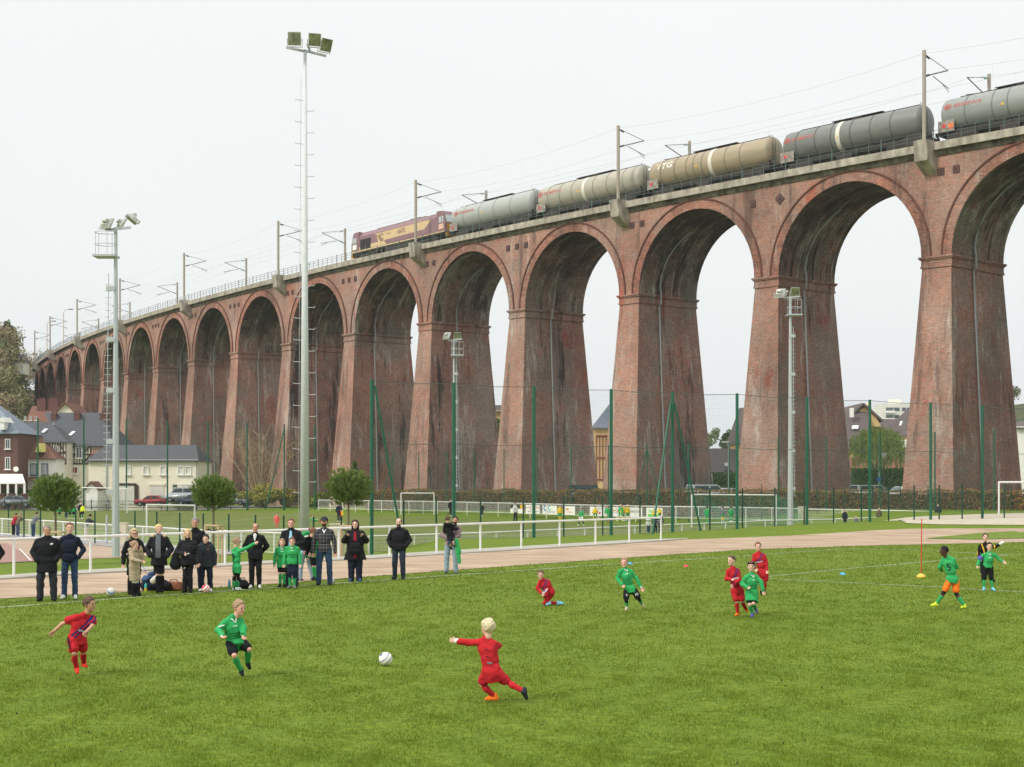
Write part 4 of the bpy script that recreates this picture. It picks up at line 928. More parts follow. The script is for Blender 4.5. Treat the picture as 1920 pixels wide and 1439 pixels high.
# cabinets, grey post
M_cream = mat('cream_cabinet', srgb(205, 196, 174), .6, nscale=2, var=.05)
def cabinet(px0, px1, py0, py1, label, dots, depth=.5):
    g = gp((px0 + px1) / 2, py1); d = g.y; w = (px1 - px0) * d / F; h = (py1 - py0) * d / F; t = thing('electric_cabinet', label, 'utility cabinet', tuple(g))
    m = MB(); m.box((0, 0, h / 2), (w, depth, h)); m.box((0, 0, h + .02), (w + .06, depth + .06, .05)); m.box((0, 0, .05), (w + .03, depth + .03, .1)); m.build('housing', M_cream, t)
    for sx_, ww in ((-.24, .46), (.24, .46)):
        m = MB(); m.box((sx_ * w, -depth / 2 - .012, h * .5), (ww * w, .024, h * .86))
        if dots:
            for k in range(3):
                for j in range(6): m.box((sx_ * w + (k - 1) * w * .12, -depth / 2 - .03, h * (.2 + j * .13)), (.03, .02, .03))
        dd = m.build('door', M_cream, t)
    m = MB(); m.box((-.05 * w, -depth / 2 - .04, h * .6), (.03, .03, .05)); m.box((.06 * w, -depth / 2 - .04, h * .62), (.03, .03, .05)); m.build('lock', M_dark, t)
cabinet(217, 239, 982, 1024, 'cream utility cabinet with raised studs beside the slim mast with ladder', True)
cabinet(619, 644, 984, 1043, 'cream utility cabinet between the man with the cap and the dark haired woman', False)
cabinet(941, 955, 939, 957, 'small cream cabinet on the far railing behind the second slim mast', False); cabinet(1497, 1512, 951, 975, 'cream cabinet at the end of the far railing beside the right mast', False)
g = gp(200, 1022); tag(bpy.data.objects.new('bollard_post', None), '', '') if False else None
m = MB(); m.tube([g, g + Vector((0, 0, 1.72))], .055, 8); tag(m.build('grey_post', M_galv), 'plain grey steel post left of the studded cabinet', 'post')

# training pole and marker cones
g = gp(1727, 1084); t = thing('training_pole', 'thin red training pole on a yellow domed foot', 'training pole', tuple(g))
m = MB(); m.tube([(0, 0, .05), (.02, 0, 1.73)], .014, 6); m.build('pole', mat('red_plastic', srgb(205, 45, 40), .4), t)
m = MB(); m.tube([(0, 0, 0), (0, 0, .06), (0, 0, .11), (0, 0, .13)], [.14, .13, .08, .02], 16); m.build('foot', mat('yellow_rubber', srgb(225, 185, 80), .6), t, smooth=True)
for px, py, c, lab in ((1181, 1058.5, srgb(80, 170, 215), 'light blue marker cone on the touchline behind the running boy in green'), (1286, 1063, srgb(215, 60, 70), 'red marker cone on the grass near the touchline'), (1580, 1078, srgb(80, 170, 215), 'light blue marker cone inside the penalty box')):
    g = gp(px, py); m = MB(); m.tube([(0, 0, .0), (0, 0, .02), (0, 0, .07)], [.10, .09, .035], 14); o = m.build('marker_cone', mat('cone_%02d' % int(c[0] * 99), c, .5)); o.location = g; tag(o, lab, 'marker cone', 'marker cones on the near pitch')
# ------------------------------------------------------------------ foliage helpers
def leaf_mesh(name, P, size, m, parent=None, rng=None, flat=0., mi=None, aspect=.6, up=None):
    rng = rng or np.random.default_rng(1); n = len(P); P = np.asarray(P, float)
    a = rng.normal(size=(n, 3)); a /= np.linalg.norm(a, axis=1)[:, None]
    if up is not None: a = a * (1 - up[3]) + np.array(up[:3]) * up[3]; a /= np.linalg.norm(a, axis=1)[:, None]
    b = np.cross(a, rng.normal(size=(n, 3))); b /= np.linalg.norm(b, axis=1)[:, None]
    s = size * rng.uniform(.6, 1.4, n)[:, None]
    V_ = np.stack([P - b * s * aspect / 2, P + a * s * .5 - 0 * b, P + b * s * aspect / 2, P - a * s * .5], 1).reshape(-1, 3)
    if parent is not None: V_ = V_ - np.array(parent.location)
    me = bpy.data.meshes.new(name); me.vertices.add(4 * n); me.vertices.foreach_set('co', V_.ravel()); me.loops.add(4 * n); me.loops.foreach_set('vertex_index', np.arange(4 * n)); me.polygons.add(n)
    me.polygons.foreach_set('loop_start', np.arange(n) * 4); me.polygons.foreach_set('loop_total', np.full(n, 4))
    for q in (m if isinstance(m, list) else [m]): me.materials.append(q)
    if isinstance(m, list): me.polygons.foreach_set('material_index', rng.integers(0, len(m), n) if mi is None else mi)
    me.update(); o = bpy.data.objects.new(name, me); C.objects.link(o); o.parent = parent; return o
def blob_pts(rng, n, c, r, hollow=.55, lobes=7):
    """points in an uneven crown: several overlapping lobes, denser towards their outside"""
    c = np.array(c); r = np.array(r); cs = rng.normal(size=(lobes, 3)); cs /= np.linalg.norm(cs, axis=1)[:, None]; cs = cs * rng.uniform(.25, .62, lobes)[:, None]; rs = rng.uniform(.35, .6, lobes)
    k = rng.integers(0, lobes, n); d = rng.normal(size=(n, 3)); d /= np.linalg.norm(d, axis=1)[:, None]; rad = rs[k] * (hollow + (1 - hollow) * rng.uniform(0, 1, n) ** .6) * rng.uniform(.9, 1.12, n)
    return c + (cs[k] + d * rad[:, None]) * r
def leafm(name, c, var=.25, c2=None): return mat(name, c, .8, var=var, nscale=1.2, spec=.15, col2=c2)
L_gr = leafm('leaf_green', (.10, .155, .035)); L_yg = leafm('leaf_yellow_green', (.26, .29, .06)); L_ye = leafm('leaf_yellow', (.36, .31, .09)); L_br = leafm('leaf_brown', (.26, .145, .07), .35); L_or = leafm('leaf_orange', (.40, .20, .06)); L_ol = leafm('leaf_olive', (.19, .18, .08)); L_dk = leafm('leaf_dark', (.03, .055, .018)); L_bare = leafm('twig_brown', (.30, .22, .16))
L_will = leafm('leaf_willow', (.33, .40, .11)); L_will2 = leafm('leaf_willow_shade', (.20, .27, .075)); L_hol = leafm('hedge_leaf', (.075, .125, .03))
M_bark = mat('bark', srgb(120, 105, 88), .9, nscale=4, var=.25, stretch=(1, 1, .2), bump=.3); M_stake = mat('round_wood_stake', srgb(196, 170, 136), .8, nscale=5, var=.15, stretch=(1, 1, .15)); M_strap = mat('black_rubber_strap', srgb(35, 35, 35), .6)
# ------------------------------------------------------------------ three young pines with stakes
M_pn1 = mat('pine_needle', (.12, .185, .04), .6, var=.25, nscale=2.5, spec=.2); M_pn2 = mat('pine_needle_tip', (.24, .32, .09), .6, var=.2, nscale=2.5, spec=.2)
def pine(px, pyc, d, label, w, h, zstake, seed, tieh):
    rng = np.random.default_rng(seed); x = at(px, d); zg = Tz(x, d); t = thing('young_pine', label, 'pine tree', (x, d, zg), 0, 'three young round pines tied to stakes')
    zc = zz(pyc, d) - zg; R_ = np.array([w / 2, w / 2, h / 2]); n = 1150
    dv = rng.normal(size=(n, 3)); dv /= np.linalg.norm(dv, axis=1)[:, None]; rad = rng.uniform(.25, .97, n) ** .75 * (1 + .10 * np.sin(dv[:, 0] * 5 + seed) * np.cos(dv[:, 2] * 4 + dv[:, 1] * 5)); pos = dv * rad[:, None] * R_
    pos[:, 2] = np.where(pos[:, 2] < 0, pos[:, 2] * (.92 + .1 * np.abs(dv[:, 0])), pos[:, 2]); pos += [0, 0, zc]
    axis_ = dv * .75 + np.array([0, 0, .85]); axis_ /= np.linalg.norm(axis_, axis=1)[:, None]; Vs = []; Mi = []
    for p, a in zip(pos, axis_):
        k = 40; q = rng.normal(size=(k, 3)); q /= np.linalg.norm(q, axis=1)[:, None]; dd = a * 1.25 + q * .85; dd /= np.linalg.norm(dd, axis=1)[:, None]
        st = p + a * (rng.uniform(-.10, .05, k)[:, None]); le = rng.uniform(.09, .17, k)[:, None]; s_ = np.cross(dd, rng.normal(size=(k, 3))); s_ /= np.linalg.norm(s_, axis=1)[:, None]; wd = .0075
        Vs.append(np.stack([st - s_ * wd, st + s_ * wd, st + dd * le], 1)); Mi.append((rng.uniform(size=k) < (.5 if np.linalg.norm((p - [0, 0, zc]) / R_) > .7 else .15)).astype(int))
    V_ = np.concatenate(Vs).reshape(-1, 3); n3 = len(V_) // 3
    me = bpy.data.meshes.new('crown'); me.vertices.add(len(V_)); me.vertices.foreach_set('co', V_.ravel()); me.loops.add(3 * n3); me.loops.foreach_set('vertex_index', np.arange(3 * n3)); me.polygons.add(n3)
    me.polygons.foreach_set('loop_start', np.arange(n3) * 3); me.polygons.foreach_set('loop_total', np.full(n3, 3)); me.materials.append(M_pn1); me.materials.append(M_pn2); me.polygons.foreach_set('material_index', np.concatenate(Mi)); me.update()
    o = bpy.data.objects.new('crown', me); C.objects.link(o); o.parent = t
    m = MB(); m.tube([(0, 0, -.1), (.01, 0, zc * .5), (0, 0, zc)], [.06, .05, .04], 8)
    for k in range(26):
        i = rng.integers(0, n); p = pos[i]; m.tube([(0, 0, zc - h * .45 + k * .04), tuple(p * .6 + np.array([0, 0, zc * .4]) - [0, 0, .1]), tuple(p)], [.025, .015, .006], 4)
    m.build('trunk', M_bark, t)
    zt = zstake; rr = .42
    for k, a in enumerate((.5, 2.4, 3.8, 5.4)):
        m = MB(); m.tube([(rr * math.cos(a), rr * math.sin(a) * .8, -.1), (rr * math.cos(a), rr * math.sin(a) * .8, zt)], .048, 8); m.build('stake', M_stake, t)
    m = MB(); P_ = [(rr * math.cos(a), rr * math.sin(a) * .8, zt + .02) for a in (.5, 2.4, 3.8, 5.4, .5)]
    for a, b in zip(P_[:-1], P_[1:]): m.tube([a, b], .05, 6)
    m.build('top_rail', M_stake, t); m = MB()
    for a in P_[:-1]: m.tube([(a[0], a[1], zt - .12), (0, 0, zt - .22)], .022, 5)
    m.build('strap', M_strap, t)
pine(104, 927, 64, 'round young pine nearest the half-timbered houses, at the left', 2.2, 1.75, 1.02 + .4, 3, 0)
pine(400, 924, 66, 'round young pine in front of the silver van, middle of the three', 2.1, 1.6, 1.35 + .3, 5, 0)
pine(653, 915, 68, 'round young pine next to the tallest floodlight mast', 2.2, 1.85, 1.55, 8, 0)
# ------------------------------------------------------------------ autumn hedge
rng = np.random.default_rng(5); hp = [(at(px, bfun(px) + 4), bfun(px) + 4, zz(919.5 + 1.6 * math.sin(px * .11) + 1.2 * math.sin(px * .037 + 1), bfun(px) + 4)) for px in range(690, 1960, 13)]
P_ = []; MI = []
for a, b in zip(hp[:-1], hp[1:]):
    ln = math.dist(a[:2], b[:2]); n = int(ln * 420); u = rng.uniform(0, 1, n); e = np.array([b[0] - a[0], b[1] - a[1]]) / ln; nn = np.array([e[1], -e[0]])
    zt = a[2] + (b[2] - a[2]) * u; z0 = T(a[0], a[1]) + .0; v = rng.uniform(0, 1, n); off = .45 * np.sign(rng.uniform(-1, .25, n)) * rng.uniform(.55, 1.1, n); top = rng.uniform(size=n) < .22; off[top] = rng.uniform(-.5, .5, top.sum()); v[top] = rng.uniform(.93, 1.03, top.sum())
    P_.append(np.stack([a[0] + (b[0] - a[0]) * u - nn[0] * off, a[1] + (b[1] - a[1]) * u - nn[1] * off, z0 + (zt - z0) * v], 1))
    wave = np.sin(a[0] * .35) + .6 * np.sin(a[0] * .9 + 1); pr = np.array([.42, .20, .2, .18]) + np.array([-.12, .14, -.04, .02]) * wave; pr = np.clip(pr, .04, 1); pr /= pr.sum(); MI.append(rng.choice(4, n, p=pr))
t = thing('autumn_hedge', 'long clipped hedge with brown and orange autumn leaves below the arches', 'hedge', hp[40][:2] + (0,))
leaf_mesh('foliage', np.concatenate(P_), .14, [L_br, L_or, L_ol, L_gr], t, rng, mi=np.concatenate(MI))
m = MB()
for a, b in zip(hp[:-1], hp[1:]):
    c_ = ((a[0] + b[0]) / 2, (a[1] + b[1]) / 2, (Tz(a[0], a[1]) + a[2]) / 2 - .1); m.box(c_, (math.dist(a[:2], b[:2]) + .02, .5, a[2] - Tz(a[0], a[1]) - .3), math.atan2(b[1] - a[1], b[0] - a[0]))
m.build('branches', mat('hedge_twigs', (.07, .045, .03), .9, var=.3), t, True)
def bush(label, px, pyt, pyb, d, wpx, mats_, n, size, seed, cat='bush', name='bush', trunk=True, hollow=.5, lobes=7, grp=None, zb=None):
    rng = np.random.default_rng(seed); x = at(px, d); z0 = Tz(x, d) if zb is None else zb; z1 = zz(pyt, d); w = wpx * d / F; zl = zz(pyb, d)
    t = thing(name, label, cat, (x, d, z0), 0, grp)
    leaf_mesh('foliage' if name == 'bush' else 'crown', blob_pts(rng, n, (x, d, (z1 + zl) / 2), (w / 2, w / 2.2, (z1 - zl) / 2), hollow, lobes), size, mats_, t, rng)
    m = MB(); k = 3 if name == 'bush' else 1
    for i in range(k): m.tube([(x + (i - k / 2) * .2, d, z0 - .2), (x + (i - k / 2) * .3, d, (z0 + z1) / 2)], [max(.05, w * .03), .03], 6)
    for i in range(10): a = rng.uniform(0, 6.28); m.tube([(x, d, z0 + (z1 - z0) * .25), (x + math.cos(a) * w * .3, d + math.sin(a) * w * .3, z0 + (z1 - z0) * rng.uniform(.5, .9))], [max(.03, w * .018), .015], 4)
    m.build('stems' if name == 'bush' else 'trunk', M_bark, t, True); return t
for i, (px, pyt, w, mm, lab) in enumerate(((497, 905, 75, [L_ye, L_yg], 'yellow green bush behind the black railings beside the tallest mast'), (462, 918, 50, [L_yg, L_ye], 'low yellow bush right of the middle pine'), (542, 912, 50, [L_yg, L_br, L_ye], 'bush with green and brown leaves left of the tallest mast'), (598, 918, 50, [L_yg, L_gr], 'low green bush just right of the tallest mast'), (425, 915, 40, [L_gr, L_yg], 'small green bush between pine and parked silver car'))):
    bush(lab, px, pyt, 951, 196 + i, w, mm, 5200, .28, 20 + i)
# bare birch-like shrub tree with thin pale branches
d = 199; x = at(490, d); z0 = -.5; t = thing('bare_tree', 'wide leafless many-stemmed tree in front of the viaduct piers', 'tree', (x, d, z0)); m = MB(); rng = np.random.default_rng(9); tips = []
for i in range(15):
    a = rng.uniform(-1, 1); p = Vector((x + a * .8, d + rng.uniform(-1, 1), z0)); q = p.copy(); v = Vector((a * .45 + rng.normal() * .08, rng.normal() * .1, 1)).normalized(); path = [p]
    for k in range(5): q = q + v * rng.uniform(1.4, 2.1); v = (v + Vector((rng.normal() * .12 + a * .06, rng.normal() * .1, .05))).normalized(); path.append(q.copy())
    m.tube(path, [.10, .085, .07, .05, .035, .02], 5)
    for k in range(14):
        u = path[rng.integers(1, 6)]; w_ = Vector((a * .5 + rng.normal() * .5, rng.normal() * .3, 1)).normalized(); e = u + w_ * rng.uniform(1.0, 2.6); m.tube([u, u.lerp(e, .5) + Vector((.1, 0, 0)), e], [.03, .02, .012], 3)
        tips += [tuple(e)] + [tuple(u.lerp(e, f)) for f in (.35, .6, .8)]
m.build('trunk', mat('pale_birch_bark', srgb(176, 158, 130), .8, var=.15), t, True)
tp_ = np.repeat(np.array(tips), 7, 0) + rng.normal(size=(len(tips) * 7, 3)) * .42; leaf_mesh('crown', tp_, .12, [L_bare, L_br, L_ye], t, rng)
# ivy on a pier
bush('dark ivy climbing the foot of a brick pier behind the right pine', 665, 858, 935, 183, 24, [L_gr, L_dk], 2200, .22, 33, 'ivy', 'ivy')
# ------------------------------------------------------------------ houses
M_slate = mat('slate_roof', srgb(80, 82, 86), .75, nscale=3, var=.2, stretch=(1, 1, 3)); M_slatel = mat('light_slate_roof', srgb(122, 132, 144), .6, nscale=2, var=.1); M_tile = mat('brown_tile_roof', srgb(116, 82, 68), .85, nscale=3, var=.25, stretch=(1, 1, 3)); M_tile2 = mat('grey_brown_tile_roof', srgb(98, 88, 88), .85, nscale=4, var=.2)
M_rtile = mat('red_tile_roof', srgb(160, 95, 88), .8, nscale=4, var=.15); M_brk = mat('dark_house_brick', srgb(104, 74, 68), .9, nscale=6, var=.25, stretch=(1, 1, 3)); M_crm = mat('cream_render', srgb(240, 234, 214), .9, nscale=1, var=.04, col2=srgb(232, 225, 203)); M_wht = mat('white_render', srgb(240, 239, 232), .9, var=.04)
M_tan = mat('tan_render', srgb(226, 196, 140), .9, var=.05); M_timb = mat('dark_timber', srgb(70, 52, 46), .9, var=.2); M_rtimb = mat('red_timber', srgb(140, 80, 72), .9, var=.1); M_win = mat('window_glass_dark', srgb(78, 86, 92), .12, spec=.8, var=.3, nscale=1.5); M_frame = mat('white_window_frame', srgb(235, 235, 230), .5); M_shut = mat('pale_shutter', srgb(212, 210, 200), .7); M_blk = mat('black_slate_wall', srgb(70, 72, 78), .9, nscale=5, var=.3)
def hpt(px, py, d): return Vector((at(px, d), d, zz(py, d)))
def window(t, px0, py0, px1, py1, d, shut=False, frame=None, mull=1, gm=None):
    a, b = hpt(px0, py1, d), hpt(px1, py0, d); w, h = b.x - a.x, b.z - a.z; m = MB(); c = (a + b) / 2; y = d - .06; fw = min(.12, w * .12)
    for sx_ in (-1, 1): m.box((c.x + sx_ * (w / 2), y, c.z), (fw, .14, h + fw))
    for sz in (-1, 1): m.box((c.x, y - .003, c.z + sz * (h / 2)), (w - fw, .14, fw))
    for k in range(mull): m.box((a.x + w * (k + 1) / (mull + 1), y + .02, c.z), (fw * .6, .08, h - fw))
    m.box((c.x, y - .08, a.z - fw), (w + .3, .22, .1)); o = m.build('window', frame or M_frame, t, True)
    m = MB(); m.face([(a.x, d - .03, a.z), (b.x, d - .03, a.z), (b.x, d - .03, b.z), (a.x, d - .03, b.z)]); g_ = m.build('shutter' if shut else 'pane', M_shut if shut else (gm or M_win), o); g_.data.transform(Matrix.Translation(-t.location))
def house(label, d, wall, roof, px0, px1, eave, ridge, r0, r1, wm, rm, depth=8., base=None, name='house', eave1=None, chim=(), hip=True, over=4):
    """gable or hipped house facing the camera; roof seen as eave line, ridge line behind it"""
    x = at((px0 + px1) / 2, d); t = thing(name, label, 'house', (x, d, -.6)); zb = -.9 if base is None else base
    a, b = hpt(px0, eave, d), hpt(px1, eave1 or eave, d); m = MB(); zt0, zt1 = a.z, b.z
    V4 = [(a.x, d), (b.x, d), (b.x, d + depth), (a.x, d + depth)]; Z4 = [zt0, zt1, zt1, zt0]
    for i in range(4): j = (i + 1) % 4; m.face([(*V4[i], zb), (*V4[j], zb), (*V4[j], Z4[j]), (*V4[i], Z4[i])], [(0, 0), (5, 0), (5, 3), (0, 3)])
    ra, rb = hpt(r0, ridge, d + depth / 2), hpt(r1, ridge, d + depth / 2)
    if not hip or r0 <= px0: m.face([(a.x + .01, d, zt0), (a.x + .01, d + depth, zt0), (a.x + .01, d + depth / 2, ra.z)])
    if not hip or r1 >= px1: m.face([(b.x - .01, d, zt1), (b.x - .01, d + depth, zt1), (b.x - .01, d + depth / 2, rb.z)])
    m.build('wall', wm, t, True)
    m = MB(); o_ = .35; e0, e1 = (a.x - o_ * .7, d - o_, zt0 - .2), (b.x + o_ * .7, d - o_, zt1 - .2); g0, g1 = (a.x - o_ * .7, d + depth + o_, zt0 - .2), (b.x + o_ * .7, d + depth + o_, zt1 - .2)
    m.face([e0, e1, rb, ra]); m.face([g1, g0, ra, rb]); m.face([g0, e0, ra]); m.face([e1, g1, rb]); m.box(((e0[0] + e1[0]) / 2, d - o_ - .04, (zt0 + zt1) / 2 - .22), (e1[0] - e0[0], .12, .12))
    rf = m.build('roof', rm, t, True)
    for (cx0, cx1, ct, cb) in chim:
        p, q = hpt(cx0, cb, d + depth / 2 - 1.2), hpt(cx1, ct, d + depth / 2 - 1.2); m = MB(); m.box(((p.x + q.x) / 2, d + depth / 2 - 1.2, (p.z + q.z) / 2 - .5), (q.x - p.x, .9, q.z - p.z + 1)); m.box(((p.x + q.x) / 2, d + depth / 2 - 1.2, q.z + .05), (q.x - p.x + .12, 1.0, .14))
        for s_ in (-.25, .25): m.tube([((p.x + q.x) / 2 + s_, d + depth / 2 - 1.2, q.z + .1), ((p.x + q.x) / 2 + s_, d + depth / 2 - 1.2, q.z + .5)], .12, 6)
        c_ = m.build('chimney', M_brk, rf); c_.data.transform(Matrix.Translation(-t.location))
    return t, rf
def skylight(t, rf, px0, py0, px1, py1, d, rise=.6):
    a, b = hpt(px0, py1, d), hpt(px1, py0, d + rise); m = MB(); m.face([(a.x, a.y, a.z), (b.x, a.y, a.z), (b.x + .3, b.y, b.z), (a.x + .3, b.y, b.z)]); m.face([(a.x, a.y + .1, a.z - .1), (b.x, a.y + .1, a.z - .1), (b.x, a.y, a.z), (a.x, a.y, a.z)]); o = m.build('skylight', M_frame, rf); o.data.transform(Matrix.Translation(-t.location))
def timbers(t, px0, px1, py0, py1, d, n, mm, diag=()):
    m = MB(); a, b = hpt(px0, py1, d), hpt(px1, py0, d); w, h = b.x - a.x, b.z - a.z
    for k in range(n + 1): m.box((a.x + w * k / n, d - .05, (a.z + b.z) / 2), (.10, .1, h))
    for z in (a.z, a.z + h * .5, b.z): m.box(((a.x + b.x) / 2, d - .056, z), (w, .1, .2))
    for (u0, v0, u1, v1) in diag:
        p, q = Vector((a.x + w * u0, 0, a.z + h * v0)), Vector((a.x + w * u1, 0, a.z + h * v1)); dd = q - p; m.box(((p.x + q.x) / 2, d - .062, (p.z + q.z) / 2), (dd.length, .1, .16), ry=-math.atan2(dd.z, dd.x))
    m.build('timber_frame', mm, t, True)
# brick house on the left edge with white veranda
t, rf = house('tall dark brick house with light slate roof at the left edge', 196, None, None, -70, 34, 810, 752, -60, -12, M_brk, M_slatel, 9)
for y0, y1, sh in ((824, 842, 0), (858, 880, 0)): window(t, 10.5, y0, 19, y1, 196)
window(t, -14, 824, -4, 842, 196); window(t, -14, 858, -4, 880, 196)
m = MB(); p, q = hpt(-1, 806, 195.2), hpt(8, 792, 195.2); m.box(((p.x + q.x) / 2, 196.2, (p.z + q.z) / 2), (q.x - p.x, 2, q.z - p.z)); m.prism([(p.x - .2, q.z), (q.x + .2, q.z), ((p.x + q.x) / 2, q.z + .7)], 195.1, 198.5); o = m.build('dormer', M_frame, rf); o.data.transform(Matrix.Translation(-t.location))
m = MB(); a, b = hpt(-40, 905, 192.5), hpt(47, 905, 192.5); z1 = zz(889, 196); m.face([(a.x, 192.5, a.z), (b.x, 192.5, b.z), (b.x - 1.5, 196, z1), (a.x, 196, z1)]); m.box(((a.x + b.x) / 2, 192.5, a.z - .1), (b.x - a.x, .1, .2))
for k in range(6): m.box((a.x + (b.x - a.x) * (k + .5) / 5.6, 192.6, (a.z - .9) / 2), (.25, .2, a.z + .9))
m.build('veranda', M_wht, t, True)
m = MB(); a = hpt(30, 880, 195.6); m.tube([a + Vector((0, .1, 0)), a + Vector((0, -.1, 0))], .34, 14); m.build('satellite_dish', M_wht, t, True)
# low house with brown tiles
t, rf = house('small white house with steep brown tiled roof and blue framed windows', 200, None, None, 49, 105, 858, 815, 33, 70, M_wht, M_tile, 9)
for a, b in ((58, 69), (79, 90)): window(t, a, 870, b, 891, 200, mull=3, frame=mat('blue_grey_frame', srgb(70, 84, 108), .6), gm=M_frame)
m = MB(); a, b = hpt(66, 848, 199.4), hpt(79, 831, 199.4); m.prism([(a.x, a.z), (b.x, a.z), ((a.x + b.x) / 2, b.z)], 199.2, 202); o = m.build('dormer', mat('yellow_dormer_trim', srgb(214, 206, 120), .7), rf); o.data.transform(Matrix.Translation(-t.location))
m = MB(); a = hpt(48, 902, 198.6); b = hpt(104, 902, 198.6); z1 = zz(895, 200); m.face([(a.x, 198.6, a.z), (b.x, 198.6, b.z), (b.x, 200, z1), (a.x, 200, z1)]); m.build('porch_roof', M_tile, t, True)
m = MB(); a = hpt(33, 826, 203); m.face([(at(32, 203), 203, -.9), (at(49, 200), 199.97, -.9), (at(49, 200), 199.97, zz(858, 200)), (at(32, 203), 203, zz(822, 203))]); m.build('slate_gable', M_blk, t, True)
# half timbered houses
t, rf = house('long half-timbered house with big dark slate roof and brick chimneys', 207, None, None, 124, 212, 834, 774, 82, 190, M_crm, M_slate, 13, chim=((97, 107, 778, 802), (140, 151, 777, 803), (189, 203, 778, 808)))
timbers(t, 124, 170, 835, 870, 207, 9, M_timb, [(.02, .02, .35, .48), (.02, .52, .35, .98), (.98, .98, .7, .52), (.98, .48, .7, .02)]); window(t, 143, 839, 154, 859, 206.9); window(t, 133, 876, 146, 888, 206.9, gm=mat('red_curtain', srgb(130, 50, 50), .7)); timbers(t, 172, 200, 836, 870, 206.98, 7, M_rtimb); skylight(t, rf, 128, 809, 138, 816, 208.6, .9)
t, rf = house('lower half-timbered wing with grey slate roof and skylight', 204, None, None, 82, 125, 827, 792, 38, 95, M_crm, M_slate, 9)
timbers(t, 83, 124, 829, 870, 204, 8, M_timb, [(.05, .1, .3, .5), (.7, .9, .95, .5)]); window(t, 101, 837, 108, 851, 203.9); window(t, 101, 872, 109, 888, 203.9, mull=2); skylight(t, rf, 77, 804, 86, 811, 205.6)
t, rf = house('house with reddish roof and a small cream gable behind the half-timbered roofs', 232, None, None, 52, 140, 790, 762, 60, 118, M_brk, M_tile, 10, chim=((71, 87, 750, 775), (93, 110, 748, 770)))
m = MB(); m.prism([(at(103, 229), zz(775, 229)), (at(141, 229), zz(775, 229)), (at(122, 229), zz(757, 229))], 229, 236); m.build('cream_gable', M_crm, t, True)
m = MB()
for s_ in (-1, 1):
    p, q = hpt(122, 755, 228.8), hpt(122 + s_ * 21, 776, 228.8); dd = q - p; c_ = (p + q) / 2; m.box((c_.x, 232.5, c_.z), (dd.length, 8, .2), ry=-math.atan2(dd.z, dd.x))
m.build('gable_roof', M_tile, t, True)
for k in range(3): window(t, 46 + k * 10, 781, 49 + k * 10, 789, 231.9)
# cream building
t, rf = house('long cream rendered building with grey slate roof behind the goal', 190, None, None, 166, 370, 862, 834.5, 200, 368, M_crm, M_slate, 9)
for a, b in ((236, 245), (269, 279), (301, 311), (334, 344), (348, 358)): window(t, a, 875, b, 890, 190, shut=True, mull=0)
for a, b, c_, e_ in ((223, 253, 910, 946), (282, 307, 910, 930), (339, 361, 909, 932)):
    m = MB(); p, q = hpt(a, e_, 190), hpt(b, c_, 190); m.box(((p.x + q.x) / 2, 189.98, (p.z + q.z) / 2), (q.x - p.x, .12, q.z - p.z)); m.build('garage_door', M_shut, t, True)
    m = MB(); m.box(((p.x + q.x) / 2, 189.95, q.z + .1), (q.x - p.x + .4, .2, .28)); 
    if a == 223: m.box((q.x + .2, 189.95, (p.z + q.z) / 2), (.5, .2, q.z - p.z))
    m.build('lintel', M_timb if a == 223 else M_crm, t, True)
m = MB(); p, q = hpt(324, 935, 190), hpt(332, 909, 190); m.box(((p.x + q.x) / 2, 189.97, (p.z + q.z) / 2), (q.x - p.x, .1, q.z - p.z)); dr_ = m.build('door', M_win, t, True)
m = MB(); p, q = hpt(324.5, 927, 189.9), hpt(331.5, 914, 189.9); m.box(((p.x + q.x) / 2, 189.88, (p.z + q.z) / 2), (q.x - p.x, .04, q.z - p.z)); o = m.build('poster', mat('blue_yellow_poster', srgb(60, 110, 190), .6, nscale=2, var=.1, col2=srgb(210, 200, 70)), dr_); o.data.transform(Matrix.Translation(-t.location))
m = MB(); m.tube([(at(200, 189.9), 189.9, -.8), (at(200, 189.9), 189.9, zz(863, 190))], .06, 6); m.tube([(at(369, 189.9), 189.8, -.8), (at(369, 189.9), 189.8, zz(863, 190))], .06, 6); m.build('downpipe', M_pipe, t, True)
m = MB(); t2 = thing('garden_shed', 'small white gabled shed with brown roof edge beside the cream building', 'shed', (at(172, 187), 187, -.7))
m.prism([(at(161, 187), -.9), (at(183, 187), -.9), (at(183, 187), zz(918, 187)), (at(171, 187), zz(905, 187)), (at(161, 187), zz(918, 187))], 187, 190); m.build('wall', M_wht, t2, True)
m = MB()
for s_ in (-1, 1): p, q = hpt(171, 903.5, 186.9), hpt(171 + s_ * 14, 919, 186.9); dd = q - p; c_ = (p + q) / 2; m.box((c_.x, 188.4, c_.z), (dd.length, 3.4, .14), ry=-math.atan2(dd.z, dd.x))
m.build('roof', M_tile, t2, True)
# walls with brick pillars and garden hedge behind the road
m = MB(); m.box(((at(-30, 192) + at(60, 192)) / 2, 192.2, -.1), (at(60, 192) - at(-30, 192), .3, .9)); t3 = thing('garden_wall', 'garden wall with brick pillars and dark hedge behind the grey parked car', 'wall', (at(20, 192), 192.2, -.6)); m.build('wall', M_brk, t3, True)
for k in (3, 22, 45): m = MB(); x = at(k, 192); m.box((x, 192, .25), (.75, .6, 1.9)); m.box((x, 192, 1.28), (.9, .75, .16)); m.build('pillar', M_brk, t3, True)
bush('dark clipped garden hedge behind the brick pillars', 36, 914, 940, 195, 66, [L_dk, L_hol], 5000, .22, 44, 'hedge', 'bush', hollow=.3, lobes=12)
